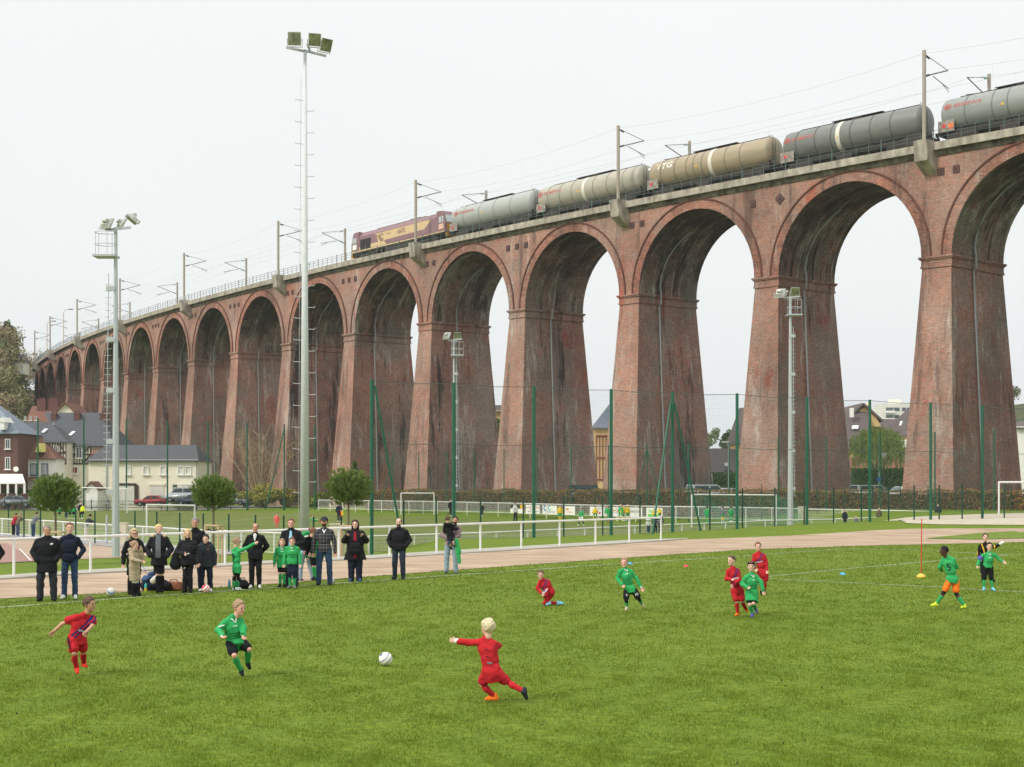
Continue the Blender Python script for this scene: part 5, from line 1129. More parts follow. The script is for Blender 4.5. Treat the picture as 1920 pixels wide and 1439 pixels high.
# black railings at the far side of the far pitch
m = MB(); t4 = thing('black_railing', 'black metal railing along the road behind the far pitch', 'railing', (-48, 187, -.6)); x0, x1 = at(-60, 186), at(596, 186)
for z in (.12, .95): m.box(((x0 + x1) / 2, 186.5, z - .6 + .1), (x1 - x0, .06, .06))
m.build('rail', mat('black_paint', srgb(38, 48, 54), .5), t4, True)
m = MB(); x = x0
while x < x1: m.box((x, 186.5, -.05), (.03, .03, .85)); x += .22
m.build('bars', MATS['black_paint'], t4, True)
m = MB(); x = x0
while x < x1: m.box((x, 186.5, .0), (.1, .1, 1.3)); x += 2.2
m.build('posts', MATS['black_paint'], t4, True)
# ------------------------------------------------------------------ cars
M_tyre = mat('tyre', (.02, .02, .02), .8); M_rim = mat('alloy_rim', srgb(150, 150, 152), .4, metal=.5); M_cglass = mat('car_glass', srgb(55, 66, 74), .08, spec=.9)
def car(label, px, pyb, d, yaw, ln, h, paint, van=False, name='parked_car'):
    x = at(px, d); z = max(zz(pyb, d), Tz(x, d)); t = thing(name, label, 'van' if van else 'car', (x, d, z), yaw); hl = ln / 2; w = .86
    lowp = [(-hl, .35), (hl, .35), (hl + .02, .72), (hl - .12, .88), (hl - (1.0 if not van else .8), h * .64), (-hl + (.5 if not van else .05), h * .68), (-hl - .01, .8)]
    m = MB(); m.prism(lowp, -w, w); bm = bmesh.new(); body = m.build('body', paint, t)
    bm.from_mesh(body.data); bmesh.ops.bevel(bm, geom=bm.edges[:], offset=.06, segments=2, affect='EDGES'); bm.to_mesh(body.data); bm.free(); body.data.polygons.foreach_set('use_smooth', [True] * len(body.data.polygons))
    a0 = hl - (1.0 if not van else .85); cab = [(a0, h * .62), (a0 - (.75 if not van else .55), h), (-hl + (1.05 if not van else .15), h), (-hl + (.35 if not van else .02), h * .66)]
    m = MB(); k = len(m.v); m.prism(cab, -w + .1, w - .1); rf = m.build('cabin', paint, t); bm = bmesh.new(); bm.from_mesh(rf.data); bmesh.ops.bevel(bm, geom=bm.edges[:], offset=.07, segments=2, affect='EDGES'); bm.to_mesh(rf.data); bm.free()
    m = MB()
    for sy in (-1, 1):
        y = sy * (w - .095); q = [(a0 - .18, h * .69), (a0 - (.78 if not van else .6), h * .94), (-.15, h * .94), (-.1, h * .69)]; m.face([(p[0], y, p[1]) for p in (q if sy > 0 else q[::-1])])
        q = [(-.25, h * .69), (-.3, h * .94), (-hl + (1.2 if not van else .4), h * .94), (-hl + (.75 if not van else .3), h * .69)]; m.face([(p[0], y, p[1]) for p in (q if sy > 0 else q[::-1])])
    f = lambda u, y, x0_, z0_, x1_, z1_, o: (x0_ + (x1_ - x0_) * u + o, y, z0_ + (z1_ - z0_) * u)
    A_ = (a0, h * .62, a0 - (.75 if not van else .55), h); m.face([f(.15, -.66, *A_, .03), f(.15, .66, *A_, .03), f(.9, .6, *A_, .03), f(.9, -.6, *A_, .03)])
    B_ = (-hl + (.35 if not van else .02), h * .66, -hl + (1.05 if not van else .15), h); m.face([f(.15, .66, *B_, -.03), f(.15, -.66, *B_, -.03), f(.9, -.6, *B_, -.03), f(.9, .6, *B_, -.03)]); m.build('window', M_cglass, t)
    for sx_ in (-1, 1):
        for sy in (-1, 1):
            m = MB(); xx = sx_ * (hl - .78); m.tube([(xx, sy * (w - .14), .32), (xx, sy * (w + .02), .32)], .32, 14); wh = m.build('wheel', M_tyre, t); m = MB(); m.tube([(xx, sy * (w - .05), .32), (xx, sy * (w + .035), .32)], .19, 10); m.build('rim', M_rim, wh)
        for sy in (-.6, .6):
            m = MB(); m.box((sx_ * (hl - .03), sy, .72), (.12, .34, .16)); m.build('headlight' if sx_ > 0 else 'tail_light', M_frame if sx_ > 0 else mat('red_lens', srgb(190, 30, 30), .3), t)
    return t
def paintm(n, c): return mat(n, c, .25, var=.02, spec=.7, metal=.2)
car('grey parked car behind the black railing at the left edge', 32, 951, 189.5, 0, 4.3, 1.45, paintm('grey_car_paint', srgb(128, 134, 138)))
car('red car parked in front of the cream building', 284, 950, 188, math.pi * .97, 4.0, 1.4, paintm('red_car_paint', srgb(170, 50, 56)))
car('silver van parked before the cream building, left of the middle pine', 342, 942, 189, math.pi, 4.4, 1.85, paintm('silver_van_paint', srgb(178, 182, 184)), True, 'parked_van')
car('dark car parked close behind the silver van', 362, 949, 187.4, math.pi * .9, 4.0, 1.42, paintm('dark_car_paint', srgb(48, 56, 70)))
car('silver car half hidden between the middle pine and the bushes', 437, 948, 197, math.pi * .95, 4.2, 1.6, paintm('silver_car_paint', srgb(180, 184, 184)))
car('dark car with red tail lights behind the hedge near the centre', 1104, 945, 149, math.pi * .06, 4.0, 1.9, paintm('dark_suv_paint', srgb(62, 62, 74)), True)
car('pale car behind the hedge between the piers right of centre', 1328, 944, 139, math.pi * .1, 4.2, 1.75, paintm('pale_car_paint', srgb(196, 202, 206)), True)
car('white car behind the hedge beside the street lamp with a ball-shaped head', 1368, 946, 145, math.pi * .1, 4.2, 1.6, paintm('white_car_paint', srgb(220, 222, 222)))
car('silver car behind the hedge below the willow', 1634, 946, 137, math.pi * .12, 4.1, 1.8, paintm('silver_car_paint', srgb(180, 184, 184)), True)
car('dark car under the green hedge right of the willow', 1675, 944, 142, math.pi * .08, 4.3, 1.5, paintm('dark_car_paint', srgb(48, 56, 70)))
car('white car beyond the hedge touching the foot of the second pier from the right', 1702, 945, 137, math.pi * .1, 4.1, 1.6, paintm('white_car_paint', srgb(220, 222, 222)))
# ------------------------------------------------------------------ behind the arches on the right
def box_hedge(label, px0, px1, pyt, d, seed):
    rng = np.random.default_rng(seed); a, b = at(px0, d), at(px1, d); zt = zz(pyt, d); zb = Tz(a, d); n = int((b - a) * (zt - zb) * 90); t = thing('clipped_hedge', label, 'hedge', ((a + b) / 2, d, zb))
    P_ = np.stack([rng.uniform(a, b, n), d + rng.normal(0, .09, n), rng.uniform(zb, zt, n)], 1); k = int((b - a) * 140); P2 = np.stack([rng.uniform(a, b, k), d + rng.uniform(0, 1.2, k), zt + rng.normal(0, .05, k)], 1)
    leaf_mesh('foliage', np.concatenate([P_, P2]), .2, [L_hol, L_gr, L_dk], t, rng); m = MB(); m.box(((a + b) / 2, d + .7, (zt + zb) / 2 - .05), (b - a - .1, 1.2, zt - zb - .1)); m.build('branches', L_dk, t, True)
box_hedge('tall dark clipped hedge below the willow', 1600, 1712, 880, 158, 61); box_hedge('tall dark clipped hedge between the piers right of centre', 1338, 1392, 888, 158, 62)
# willow
d = 166; x = at(1645, d); zg = Tz(x, d); zt = zz(797, d); t = thing('willow_tree', 'weeping willow with hanging pale green branches between two piers', 'tree', (x, d, zg)); rng = np.random.default_rng(12); PP = []; MI = []
for i in range(520):
    a = rng.uniform(0, 6.283); r = rng.uniform(0, 1) ** .55 * 3.15 * (1 + .12 * math.sin(a * 3)); top = zt - .1 - 1.1 * (r / 3.1) ** 2 - rng.uniform(0, .9); ln = rng.uniform(1.6, 4.3) * (.5 + .5 * r / 3.1) + rng.uniform(0, .4); n = int(ln * 9)
    u = np.linspace(0, 1, n); PP.append(np.stack([x + math.cos(a) * (r + .25 * u) + rng.normal(0, .05, n), d + math.sin(a) * (r + .25 * u) + rng.normal(0, .05, n), top - ln * u], 1)); MI.append(np.where(rng.uniform(size=n) < .35 + .3 * u, 1, 0))
leaf_mesh('crown', np.concatenate(PP), .30, [L_will, L_will2], t, rng, mi=np.concatenate(MI), aspect=.28, up=(0, 0, -1, .75)); m = MB(); m.tube([(x + .2, d, zg - .2), (x + .3, d, zg + 1.8), (x, d, zg + 3.6)], [.32, .26, .18], 8)
for k in range(9): a = k * .7; m.tube([(x, d, zg + 3.2), (x + math.cos(a) * 1.3, d + math.sin(a) * 1.3, zg + 4.9), (x + math.cos(a) * 2.4, d + math.sin(a) * 2.4, zt - 1.6)], [.13, .08, .03], 6)
m.build('trunk', M_bark, t, True)
t, rf = house('house with dark tiled roof, skylight and white chimney left of the willow', 205, None, None, 1540, 1625, 840, 772, 1550, 1628, M_tan, M_tile2, 12, base=0)
skylight(t, rf, 1597, 798, 1606, 804, 207.4, 1.0); m = MB(); m.box((at(1597, 209), 209, zz(774, 209)), (.5, .5, 1.3)); o = m.build('chimney', M_wht, rf); o.data.transform(Matrix.Translation(-t.location))
m = MB(); m.prism([(at(1612, 211), zz(800, 211)), (at(1652, 211), zz(800, 211)), (at(1630, 211), zz(757, 211)), (at(1606, 211), zz(774, 211))], 211, 220); m.build('gable', M_tan, t, True)
m = MB(); p, q, r_ = hpt(1618, 757.5, 210.8), hpt(1655, 790, 210.8), hpt(1600, 775, 210.8)
for e in (q, r_): dd = e - p; c_ = (p + e) / 2; m.box((c_.x, 216, c_.z), (dd.length, 11, .3), ry=-math.atan2(dd.z, dd.x))
m.build('gable_roof', M_tile2, t, True)
t, rf = house('yellow rendered house with brown roof touching the second pier from the right', 198, None, None, 1686, 1740, 815, 768, 1700, 1745, M_tan, M_tile2, 10, base=0)
window(t, 1692, 848, 1701, 856, 198); window(t, 1703, 820, 1708, 835, 198); skylight(t, rf, 1686, 790, 1691, 798, 200); m = MB(); p = hpt(1694, 838, 197.4); m.box((p.x + 1, 197.4, p.z), (3.4, 1.1, .12)); m.box((p.x + 1, 196.9, p.z + .5), (3.4, .05, .9)); m.build('balcony', M_wht, t, True)
t, rf = house('wide brown roof between willow and yellow house', 212, None, None, 1640, 1700, 822, 786, 1642, 1696, M_tan, M_tile2, 10, base=0)
t, rf = house('low building with red tiled roof behind the clipped hedge', 172, None, None, 1590, 1716, 876, 857, 1600, 1700, M_tan, M_rtile, 7, base=.1)
t, rf = house('tan gabled half-timbered house seen through the gap left of centre', 190, None, None, 1115, 1162, 800, 748, 1150, 1165, M_tan, M_slatel, 9, base=0); timbers(t, 1118, 1160, 818, 900, 190, 7, M_rtimb)
t, rf = house('tan house edge behind the pier right of centre', 188, None, None, 1384, 1440, 830, 765, 1386, 1430, M_tan, M_tile2, 9, base=0)
t, rf = house('dark roofed house with small dormer between the piers right of centre', 186, None, None, 1334, 1384, 884, 842, 1330, 1388, M_wht, M_tile2, 9, base=0); m = MB(); m.prism([(at(1352, 186), zz(887, 186)), (at(1372, 186), zz(887, 186)), (at(1362, 186), zz(876, 186))], 184.6, 188); m.build('porch', M_slate, t, True)
m = MB(); p, q = hpt(1358, 878, 187.4), hpt(1364, 868, 187.4); m.box(((p.x + q.x) / 2, 188, (p.z + q.z) / 2), (q.x - p.x, 2, q.z - p.z)); m.build('dormer', M_frame, t, True)
t, rf = house('tan house with grey roof peeking above trees near centre', 200, None, None, 928, 944, 770, 760, 929, 940, M_tan, M_tile2, 9, base=0)
t, rf = house('pale house behind the pier at the right edge', 190, None, None, 1906, 1990, 800, 790, 1912, 1990, M_wht, M_tile2, 9, base=0)
# apartment block
d = 560; x0, x1 = at(1655, d), at(1738, d); zt = zz(757, d); t = thing('apartment_block', 'pale concrete apartment block with balconies far behind the houses', 'building', ((x0 + x1) / 2, d, 0))
m = MB(); m.box(((x0 + x1) / 2, d + 7, zt / 2), (x1 - x0, 14, zt)); m.box((at(1684, d), d + 5, zt + .9), (4, 3, 1.8)); m.build('wall', mat('block_render', srgb(226, 224, 212), .9, var=.03), t, True)
m = MB()
for k in range(6):
    z = zt - 2.2 - k * 2.85
    for px, w in ((1668, 2.6), (1679, 1), (1684, 1), (1695, 1.4), (1704, 1.4)): m.box((at(px, d), d - .02, z), (w * 1.1, .12, 1.35))
m.build('window', M_win, t, True); m = MB()
for k in range(6): m.box((at(1668, d), d - .7, zt - 3.2 - k * 2.85), (2.6 * 1.3, 1.3, .9))
m.build('balcony', M_wht, t, True)
# lamps and sign between piers
for px, pyt, d, lab, cone in ((1657, 858, 150, 'street lamp with conical head in front of the willow', 1), (1366, 829, 152, 'street lamp between the piers right of centre', 0)):
    x = at(px, d); z0 = Tz(x, d); t = thing('street_lamp', lab, 'street lamp', (x, d, z0)); zt = zz(pyt, d); m = MB(); m.tube([(x, d, z0 - .1), (x, d, zt)], [.07, .045], 8); m.build('pole', M_dark if cone else M_galv, t, True); m = MB()
    if cone: m.tube([(x, d, zt - .1), (x, d, zt + .35), (x, d, zt + .42)], [.05, .3, .3], 12)
    else: m.box((x - .3, d, zt), (.8, .25, .15))
    m.build('lamp_head', mat('lamp_glass', srgb(190, 192, 190), .4), t, True)
x = at(1648, 148); t = thing('parking_sign', 'small blue square sign on a thin post below the willow', 'road sign', (x, 148, Tz(x, 148))); m = MB(); m.tube([(x, 148, 0), (x, 148, zz(884, 148))], .04, 6); m.build('post', M_galv, t, True); m = MB(); m.box((x, 147.94, zz(899, 148)), (.42, .04, .42)); m.build('panel', mat('sign_blue', srgb(50, 90, 170), .5), t, True)
# ------------------------------------------------------------------ distant woods and hills
def hill(name, pts_fn, x0, x1, y0, y1, m, nx=40, ny=20):
    xs = np.linspace(x0, x1, nx); ys = np.linspace(y0, y1, ny); X, Y = np.meshgrid(xs, ys); Z = pts_fn(X, Y); me = bpy.data.meshes.new(name); I = np.arange(nx * ny).reshape(ny, nx)
    me.from_pydata(np.stack([X.ravel(), Y.ravel(), Z.ravel()], 1).tolist(), [], np.stack([I[:-1, :-1].ravel(), I[:-1, 1:].ravel(), I[1:, 1:].ravel(), I[1:, :-1].ravel()], 1).tolist()); me.materials.append(m); me.polygons.foreach_set('use_smooth', [True] * len(me.polygons)); o = bpy.data.objects.new(name, me); C.objects.link(o); return struct(o), X, Y, Z
M_hill = grass_mat('hill_ground', (.06, .08, .03), (.10, .10, .04), (.04, .055, .02), .02, .2)
def lh(X, Y): return np.maximum(-1 + 29 * ss(((62 - 960) / F * Y - X) / 6.5) * ss((Y - 276) / 58), -1 + 30 * ss((Y - 396) / 22) * ss((-50 - X) / 40))
ho, X, Y, Z = hill('wooded_hill', lh, -420, -20, 270, 620, M_hill, 110, 60)
def wood(name, label, fn, smp, ntree, hr, mats_, leaf, per=260, seed=1):
    rng = np.random.default_rng(seed); PP = []; MI = []
    for i in range(ntree):
        x, y = smp(rng); z = float(fn(np.array(x), np.array(y))); h = rng.uniform(*hr); r = h * rng.uniform(.28, .42); p = blob_pts(rng, per, (x, y, z + h * .62), (r, r, h * .42), .6, 6); PP.append(p); c = rng.integers(0, len(mats_)); MI.append(np.where(rng.uniform(size=per) < .75, c, rng.integers(0, len(mats_), per)))
    o = leaf_mesh(name, np.concatenate(PP), leaf, mats_, None, rng, mi=np.concatenate(MI)); tag(o, label, None, kind='stuff')
def s_px(a, b, y0, y1): return lambda r: (lambda Y: (at(r.uniform(a, b), Y), Y))(r.uniform(y0, y1))
wood('hillside_wood', 'mixed autumn wood covering the hill at the far left', lh, s_px(-60, 46, 284, 392), 250, (7, 12), [mat('hazed_olive_leaf', (.23, .22, .12), .9), mat('hazed_green_leaf', (.20, .24, .10), .9), mat('hazed_brown_leaf', (.28, .21, .13), .9), mat('hazed_yellow_leaf', (.30, .29, .13), .9)], .55, 620, 3)  # leaf colours paled and greyed: distance haze put into them
wood('ridge_wood', 'bare and brown trees on the ridge beyond the end of the viaduct', lh, s_px(20, 135, 408, 440), 34, (9, 14), [L_bare, L_ol, L_bare], .42, 420, 4)
bush('dark fir tree standing out on top of the wooded hill', 14, 600, 690, 340, 34, [L_dk, L_gr], 3600, .6, 90, 'fir tree', 'fir_tree', zb=29)
t = thing('hill_house', 'small pale house half hidden in the wood at the far left', 'house', (at(36, 330), 330, 20)); m = MB(); p, q = hpt(26, 702, 330), hpt(44, 678, 330); m.box(((p.x + q.x) / 2, 332, (p.z + q.z) / 2), (q.x - p.x, 4, q.z - p.z)); m.build('wall', M_wht, t, True); m = MB(); m.prism([(p.x - .3, q.z), (q.x + .3, q.z), ((p.x + q.x) / 2, q.z + 1.8)], 329.7, 334.2); m.build('roof', M_slate, t, True)
rh = lambda X, Y: -2 + 18 * ss((Y - 420) / 200) + 20 * ss((X - 120) / 100) * ss((Y - 300) / 140) + 0 * X
ho, X, Y, Z = hill('distant_hill', rh, 20, 560, 400, 850, M_hill, 40, 30)
wood('distant_wood', 'hazy trees on the slope beyond the town', rh, lambda r: (r.uniform(40, 330), r.uniform(420, 640)), 150, (7, 12), [L_ol, L_gr, L_br], 1.1, 220, 6)
wood('right_edge_wood', 'trees beyond the viaduct at the right edge', lambda x, y: 0 * x, lambda r: (r.uniform(98, 130), r.uniform(280, 340)), 16, (12, 20), [L_ol, L_gr, L_yg], .8, 500, 8)
bush('rounded green tree seen between the piers right of centre', 1368, 806, 850, 300, 44, [L_gr, L_dk], 2600, .5, 91, 'tree', 'broadleaf_tree', zb=0)
bush('green tree below the tan gable near the centre gap', 936, 778, 900, 192, 20, [L_gr, L_yg], 3000, .3, 92, 'tree', 'broadleaf_tree', zb=0)
# ------------------------------------------------------------------ people: signed-distance bodies meshed with surface nets
class SDF:
    """grid field; every shape only touches its own neighbourhood"""
    def __init__(s, lo, hi, h):
        s.h = h; s.lo = np.array(lo, float) - 2 * h; n = np.ceil((np.array(hi) + 2 * h - s.lo) / h).astype(int) + 1; s.n = n; s.F = np.full(n, .2); s.ax = [s.lo[i] + h * np.arange(n[i]) for i in range(3)]
    def _blk(s, lo, hi):
        a = np.clip(np.floor((np.array(lo) - s.lo) / s.h).astype(int), 0, s.n - 1); b = np.clip(np.ceil((np.array(hi) - s.lo) / s.h).astype(int) + 1, 1, s.n); sl = tuple(slice(a[i], b[i]) for i in range(3))
        return sl, s.ax[0][sl[0]][:, None, None], s.ax[1][sl[1]][None, :, None], s.ax[2][sl[2]][None, None, :]
    def _add(s, sl, d, k, sub=False):
        A = s.F[sl]
        if A.size == 0: return
        if sub: s.F[sl] = np.maximum(A, -d); return
        if k > 0: hh = np.clip(.5 + .5 * (A - d) / k, 0, 1); s.F[sl] = A * (1 - hh) + d * hh - k * hh * (1 - hh)
        else: s.F[sl] = np.minimum(A, d)
    def cap(s, a, b, ra, rb, k=.02, ax=None, e=1., sub=False):
        """tapered capsule, optionally flattened by e along the unit vector ax"""
        a, b = np.array(a, float), np.array(b, float); R = max(ra, rb) * max(1, 1) + k + .05
        sl, X, Y, Z = s._blk(np.minimum(a, b) - R, np.maximum(a, b) + R); px, py, pz = X - a[0], Y - a[1], Z - a[2]; d = b - a
        if ax is not None and e != 1.:
            ax = np.array(ax, float); f = 1 / e - 1; q = (px * ax[0] + py * ax[1] + pz * ax[2]) * f; px, py, pz = px + q * ax[0], py + q * ax[1], pz + q * ax[2]; d = d + ax * (d @ ax) * f
        L2 = max(d @ d, 1e-9); t = np.clip((px * d[0] + py * d[1] + pz * d[2]) / L2, 0, 1); D = np.sqrt((px - t * d[0]) ** 2 + (py - t * d[1]) ** 2 + (pz - t * d[2]) ** 2) - (ra + (rb - ra) * t)
        if ax is not None and e < 1: D = D * (.5 + .5 * e)
        s._add(sl, D, k, sub)
    def ell(s, c, M, r, k=.01, sub=False):
        """ellipsoid with axes in the rows of M and radii r"""
        c = np.array(c, float); R = max(r) + k + .03; sl, X, Y, Z = s._blk(c - R, c + R); x, y, z = X - c[0], Y - c[1], Z - c[2]; q = 0
        for i in range(3): q = q + ((x * M[i][0] + y * M[i][1] + z * M[i][2]) / r[i]) ** 2
        s._add(sl, (np.sqrt(q) - 1) * min(r), k, sub)
    def cut(s, p, n):
        """keep the side behind the plane (normal n points to what is removed)"""
        p, n = np.array(p, float), np.array(n, float); s.F = np.maximum(s.F, (s.ax[0][:, None, None] - p[0]) * n[0] + (s.ax[1][None, :, None] - p[1]) * n[1] + (s.ax[2][None, None, :] - p[2]) * n[2])
    def fold(s, amp, fr, seed):
        r = np.random.default_rng(seed); w = 0
        for i in range(6):
            v = r.normal(size=3) * fr * (1, 1, 1.5); w = w + np.sin(v[0] * s.ax[0][:, None, None] + v[1] * s.ax[1][None, :, None] + v[2] * s.ax[2][None, None, :] + r.uniform(0, 6)) 
        s.F = s.F + amp * w / 3
    def mesh(s):
        F = s.F; F[0] = F[-1] = .2; F[:, 0] = F[:, -1] = .2; F[:, :, 0] = F[:, :, -1] = .2; S = F < 0; nx, ny, nz = [i - 1 for i in s.n]
        acc = np.zeros((nx, ny, nz, 3)); cnt = np.zeros((nx, ny, nz)); faces = []; cross = []
        for a in range(3):
            s0 = [slice(None)] * 3; s1 = [slice(None)] * 3; s0[a] = slice(0, -1); s1[a] = slice(1, None); A, B = F[tuple(s0)], F[tuple(s1)]; X = S[tuple(s0)] != S[tuple(s1)]; t = np.where(X, A / (A - B + 1e-12), 0); idx = np.argwhere(X); tv = t[X]; pos = idx.astype(float); pos[:, a] += tv
            b, c = (a + 1) % 3, (a + 2) % 3
            for db in (0, -1):
                for dc in (0, -1):
                    q = idx.copy(); q[:, b] += db; q[:, c] += dc; np.add.at(acc, tuple(q.T), pos); np.add.at(cnt, tuple(q.T), 1)
            cross.append((a, idx, S[tuple(s0)][X]))
        V_ = -np.ones((nx, ny, nz), int); m = cnt > 0; V_[m] = np.arange(m.sum()); P = acc[m] / cnt[m][:, None]; verts = s.lo + P * s.h
        for a, idx, ins in cross:
            b, c = (a + 1) % 3, (a + 2) % 3; q = []
            for db, dc in ((0, 0), (-1, 0), (-1, -1), (0, -1)): k = idx.copy(); k[:, b] += db; k[:, c] += dc; q.append(V_[tuple(k.T)])
            Q = np.stack(q, 1); Q[~ins] = Q[~ins][:, ::-1]; faces.append(Q)
        return verts, np.concatenate(faces)
def np_mesh(name, parts, mats, parent, attr=None):
    """parts: list of (verts, quads, material index)"""
    Vs, Fs, Ms = [], [], []; k = 0
    for v, f, mi in parts: Vs.append(v); Fs.append(f + k); Ms.append(np.full(len(f), mi)); k += len(v)
    Vv, Ff, Mm = np.concatenate(Vs), np.concatenate(Fs), np.concatenate(Ms); me = bpy.data.meshes.new(name); me.vertices.add(len(Vv)); me.vertices.foreach_set('co', Vv.ravel()); n = len(Ff); me.loops.add(4 * n); me.loops.foreach_set('vertex_index', Ff.ravel()); me.polygons.add(n)
    me.polygons.foreach_set('loop_start', np.arange(n) * 4); me.polygons.foreach_set('loop_total', np.full(n, 4)); me.polygons.foreach_set('use_smooth', np.ones(n, bool))
    for q in mats: me.materials.append(q)
    me.polygons.foreach_set('material_index', Mm); me.update()
    if attr is not None:
        O, R = attr; tcv = (Vv - O) @ np.array(R).T; at_ = me.attributes.new('tc', 'FLOAT_VECTOR', 'POINT'); at_.data.foreach_set('vector', tcv.ravel())
    o = bpy.data.objects.new(name, me); C.objects.link(o); o.parent = parent; return o
def skinm(n, c): 
    m = mat('skin_' + n, c, .5, var=.06, nscale=9, spec=.35); b = m.node_tree.nodes['Principled BSDF']; b.inputs['Subsurface Weight'].default_value = .08; b.inputs['Subsurface Radius'].default_value = (.02, .008, .004); b.inputs['Subsurface Scale'].default_value = .5; return m
SK = {'fair': skinm('fair', srgb(222, 178, 158)), 'tan': skinm('tan', srgb(196, 148, 122)), 'dark': skinm('dark', srgb(84, 56, 46)), 'rosy': skinm('rosy', srgb(228, 170, 152))}
def cloth(n, c, var=.12, rough=.85, ns=12): return mat('cloth_' + n, c, rough, var=var, nscale=ns, spec=.2, bump=.25, bscale=40)
HR = {k: cloth('hair_' + k, v, .3, .6, 30) for k, v in dict(brown=srgb(92, 72, 58), dark=srgb(52, 42, 38), black=srgb(24, 22, 22), blond=srgb(212, 186, 132), sand=srgb(158, 132, 104), grey=srgb(128, 126, 122), pale=srgb(205, 190, 156), auburn=srgb(120, 78, 60), ashblond=srgb(186, 168, 134)).items()}
M_eye = mat('eye_dark', (.03, .02, .018), .2, spec=.8); M_lip = mat('lip', srgb(176, 108, 100), .5); M_sole = mat('rubber_sole', srgb(60, 58, 56), .8)
def tcmat(name, base, build):
    """cloth with a pattern laid out in torso coordinates (side, up, front)"""
    if name in MATS: return MATS[name]
    m = cloth(name, base); m = m.copy(); MATS[name] = m; t = m.node_tree; b = t.nodes['Principled BSDF']; src = b.inputs['Base Color'].links[0].from_socket
    a = N(t, 'ShaderNodeAttribute'); a.attribute_name = 'tc'; s = N(t, 'ShaderNodeSeparateXYZ'); t.links.new(a.outputs['Vector'], s.inputs[0])
    def M_(op, x, y=None, z=None):
        n = N(t, 'ShaderNodeMath', operation=op)
        for i, v in enumerate((x, y, z)):
            if v is None: continue
            if isinstance(v, (int, float)): n.inputs[i].default_value = v
            else: t.links.new(v, n.inputs[i])
        return n.outputs[0]
    def mixc(f, col):
        nonlocal src
        x = N(t, 'ShaderNodeMix', data_type='RGBA'); t.links.new(f, x.inputs[0]); t.links.new(src, x.inputs['A']); x.inputs['B'].default_value = (*col, 1); src = x.outputs['Result']
    build(M_, mixc, s.outputs[0], s.outputs[1], s.outputs[2]); t.links.new(src, b.inputs['Base Color']); return m
def band(M_, v, c, w): return M_('LESS_THAN', M_('ABSOLUTE', M_('SUBTRACT', v, c)), w)
RED, GRN = srgb(184, 36, 44), srgb(52, 160, 92)
def _red(M_, mix, x, y, z):
    d = M_('ADD', M_('MULTIPLY', y, .62), M_('MULTIPLY', x, -.78)); f = M_('GREATER_THAN', z, .01)
    mix(M_('MULTIPLY', M_('MULTIPLY', M_('MAXIMUM', band(M_, d, -.055, .011), band(M_, d, -.095, .011)), f), M_('LESS_THAN', M_('ABSOLUTE', x), .17)), srgb(36, 42, 96))
    mix(M_('MULTIPLY', M_('MULTIPLY', band(M_, y, -.19, .014), M_('LESS_THAN', M_('ABSOLUTE', x), .08)), f), srgb(176, 176, 196))
red_jersey = tcmat('red_jersey', RED, _red)
def _grn(M_, mix, x, y, z):
    f = M_('GREATER_THAN', z, .02); mix(M_('MULTIPLY', M_('MULTIPLY', band(M_, y, -.085, .007), M_('LESS_THAN', M_('ABSOLUTE', x), .035)), f), srgb(200, 230, 205))
    w = M_('MAXIMUM', M_('MAXIMUM', band(M_, y, -.19, .009), band(M_, y, -.225, .009)), band(M_, y, -.26, .008)); mix(M_('MULTIPLY', M_('MULTIPLY', w, M_('LESS_THAN', M_('ABSOLUTE', x), .085)), f), srgb(24, 96, 52))
green_jersey = tcmat('green_jersey', GRN, _grn); green_plain = cloth('green_plain', GRN)
def _plaid(M_, mix, x, y, z):
    for v in (x, y):
        mix(M_('LESS_THAN', M_('FRACT', M_('ADD', M_('MULTIPLY', v, 11.), 50.3)), .13), srgb(120, 120, 122)); mix(M_('LESS_THAN', M_('FRACT', M_('ADD', M_('MULTIPLY', v, 11.), 50.75)), .07), srgb(84, 84, 88))
plaid = tcmat('plaid', srgb(30, 30, 34), _plaid)
def _puff(M_, mix, x, y, z): mix(M_('LESS_THAN', M_('FRACT', M_('ADD', M_('MULTIPLY', y, 13.), 50.)), .16), (.004, .004, .005))
puffer = tcmat('black_puffer', srgb(36, 37, 42), _puff)
def _quilt(M_, mix, x, y, z):
    for sg in (1, -1): mix(M_('MULTIPLY', M_('LESS_THAN', M_('FRACT', M_('MULTIPLY', M_('ADD', M_('ADD', x, M_('MULTIPLY', y, sg * .8)), 5.), 18.)), .14), M_('GREATER_THAN', z, .0)), srgb(14, 18, 30))
quilt = tcmat('navy_quilted', srgb(32, 38, 58), _quilt)
def _gk(M_, mix, x, y, z): mix(M_('MAXIMUM', band(M_, M_('ABSOLUTE', M_('ADD', x, M_('MULTIPLY', y, .25))), .10, .016), band(M_, M_('ABSOLUTE', x), .235, .014)), srgb(214, 170, 40))
keeper = tcmat('keeper_jersey', srgb(28, 28, 30), _gk)
def _str(M_, mix, x, y, z): mix(M_('LESS_THAN', M_('FRACT', M_('ADD', M_('MULTIPLY', y, 9.), 50.)), .3), srgb(190, 196, 205))
striped = tcmat('navy_striped', srgb(30, 36, 58), _str)
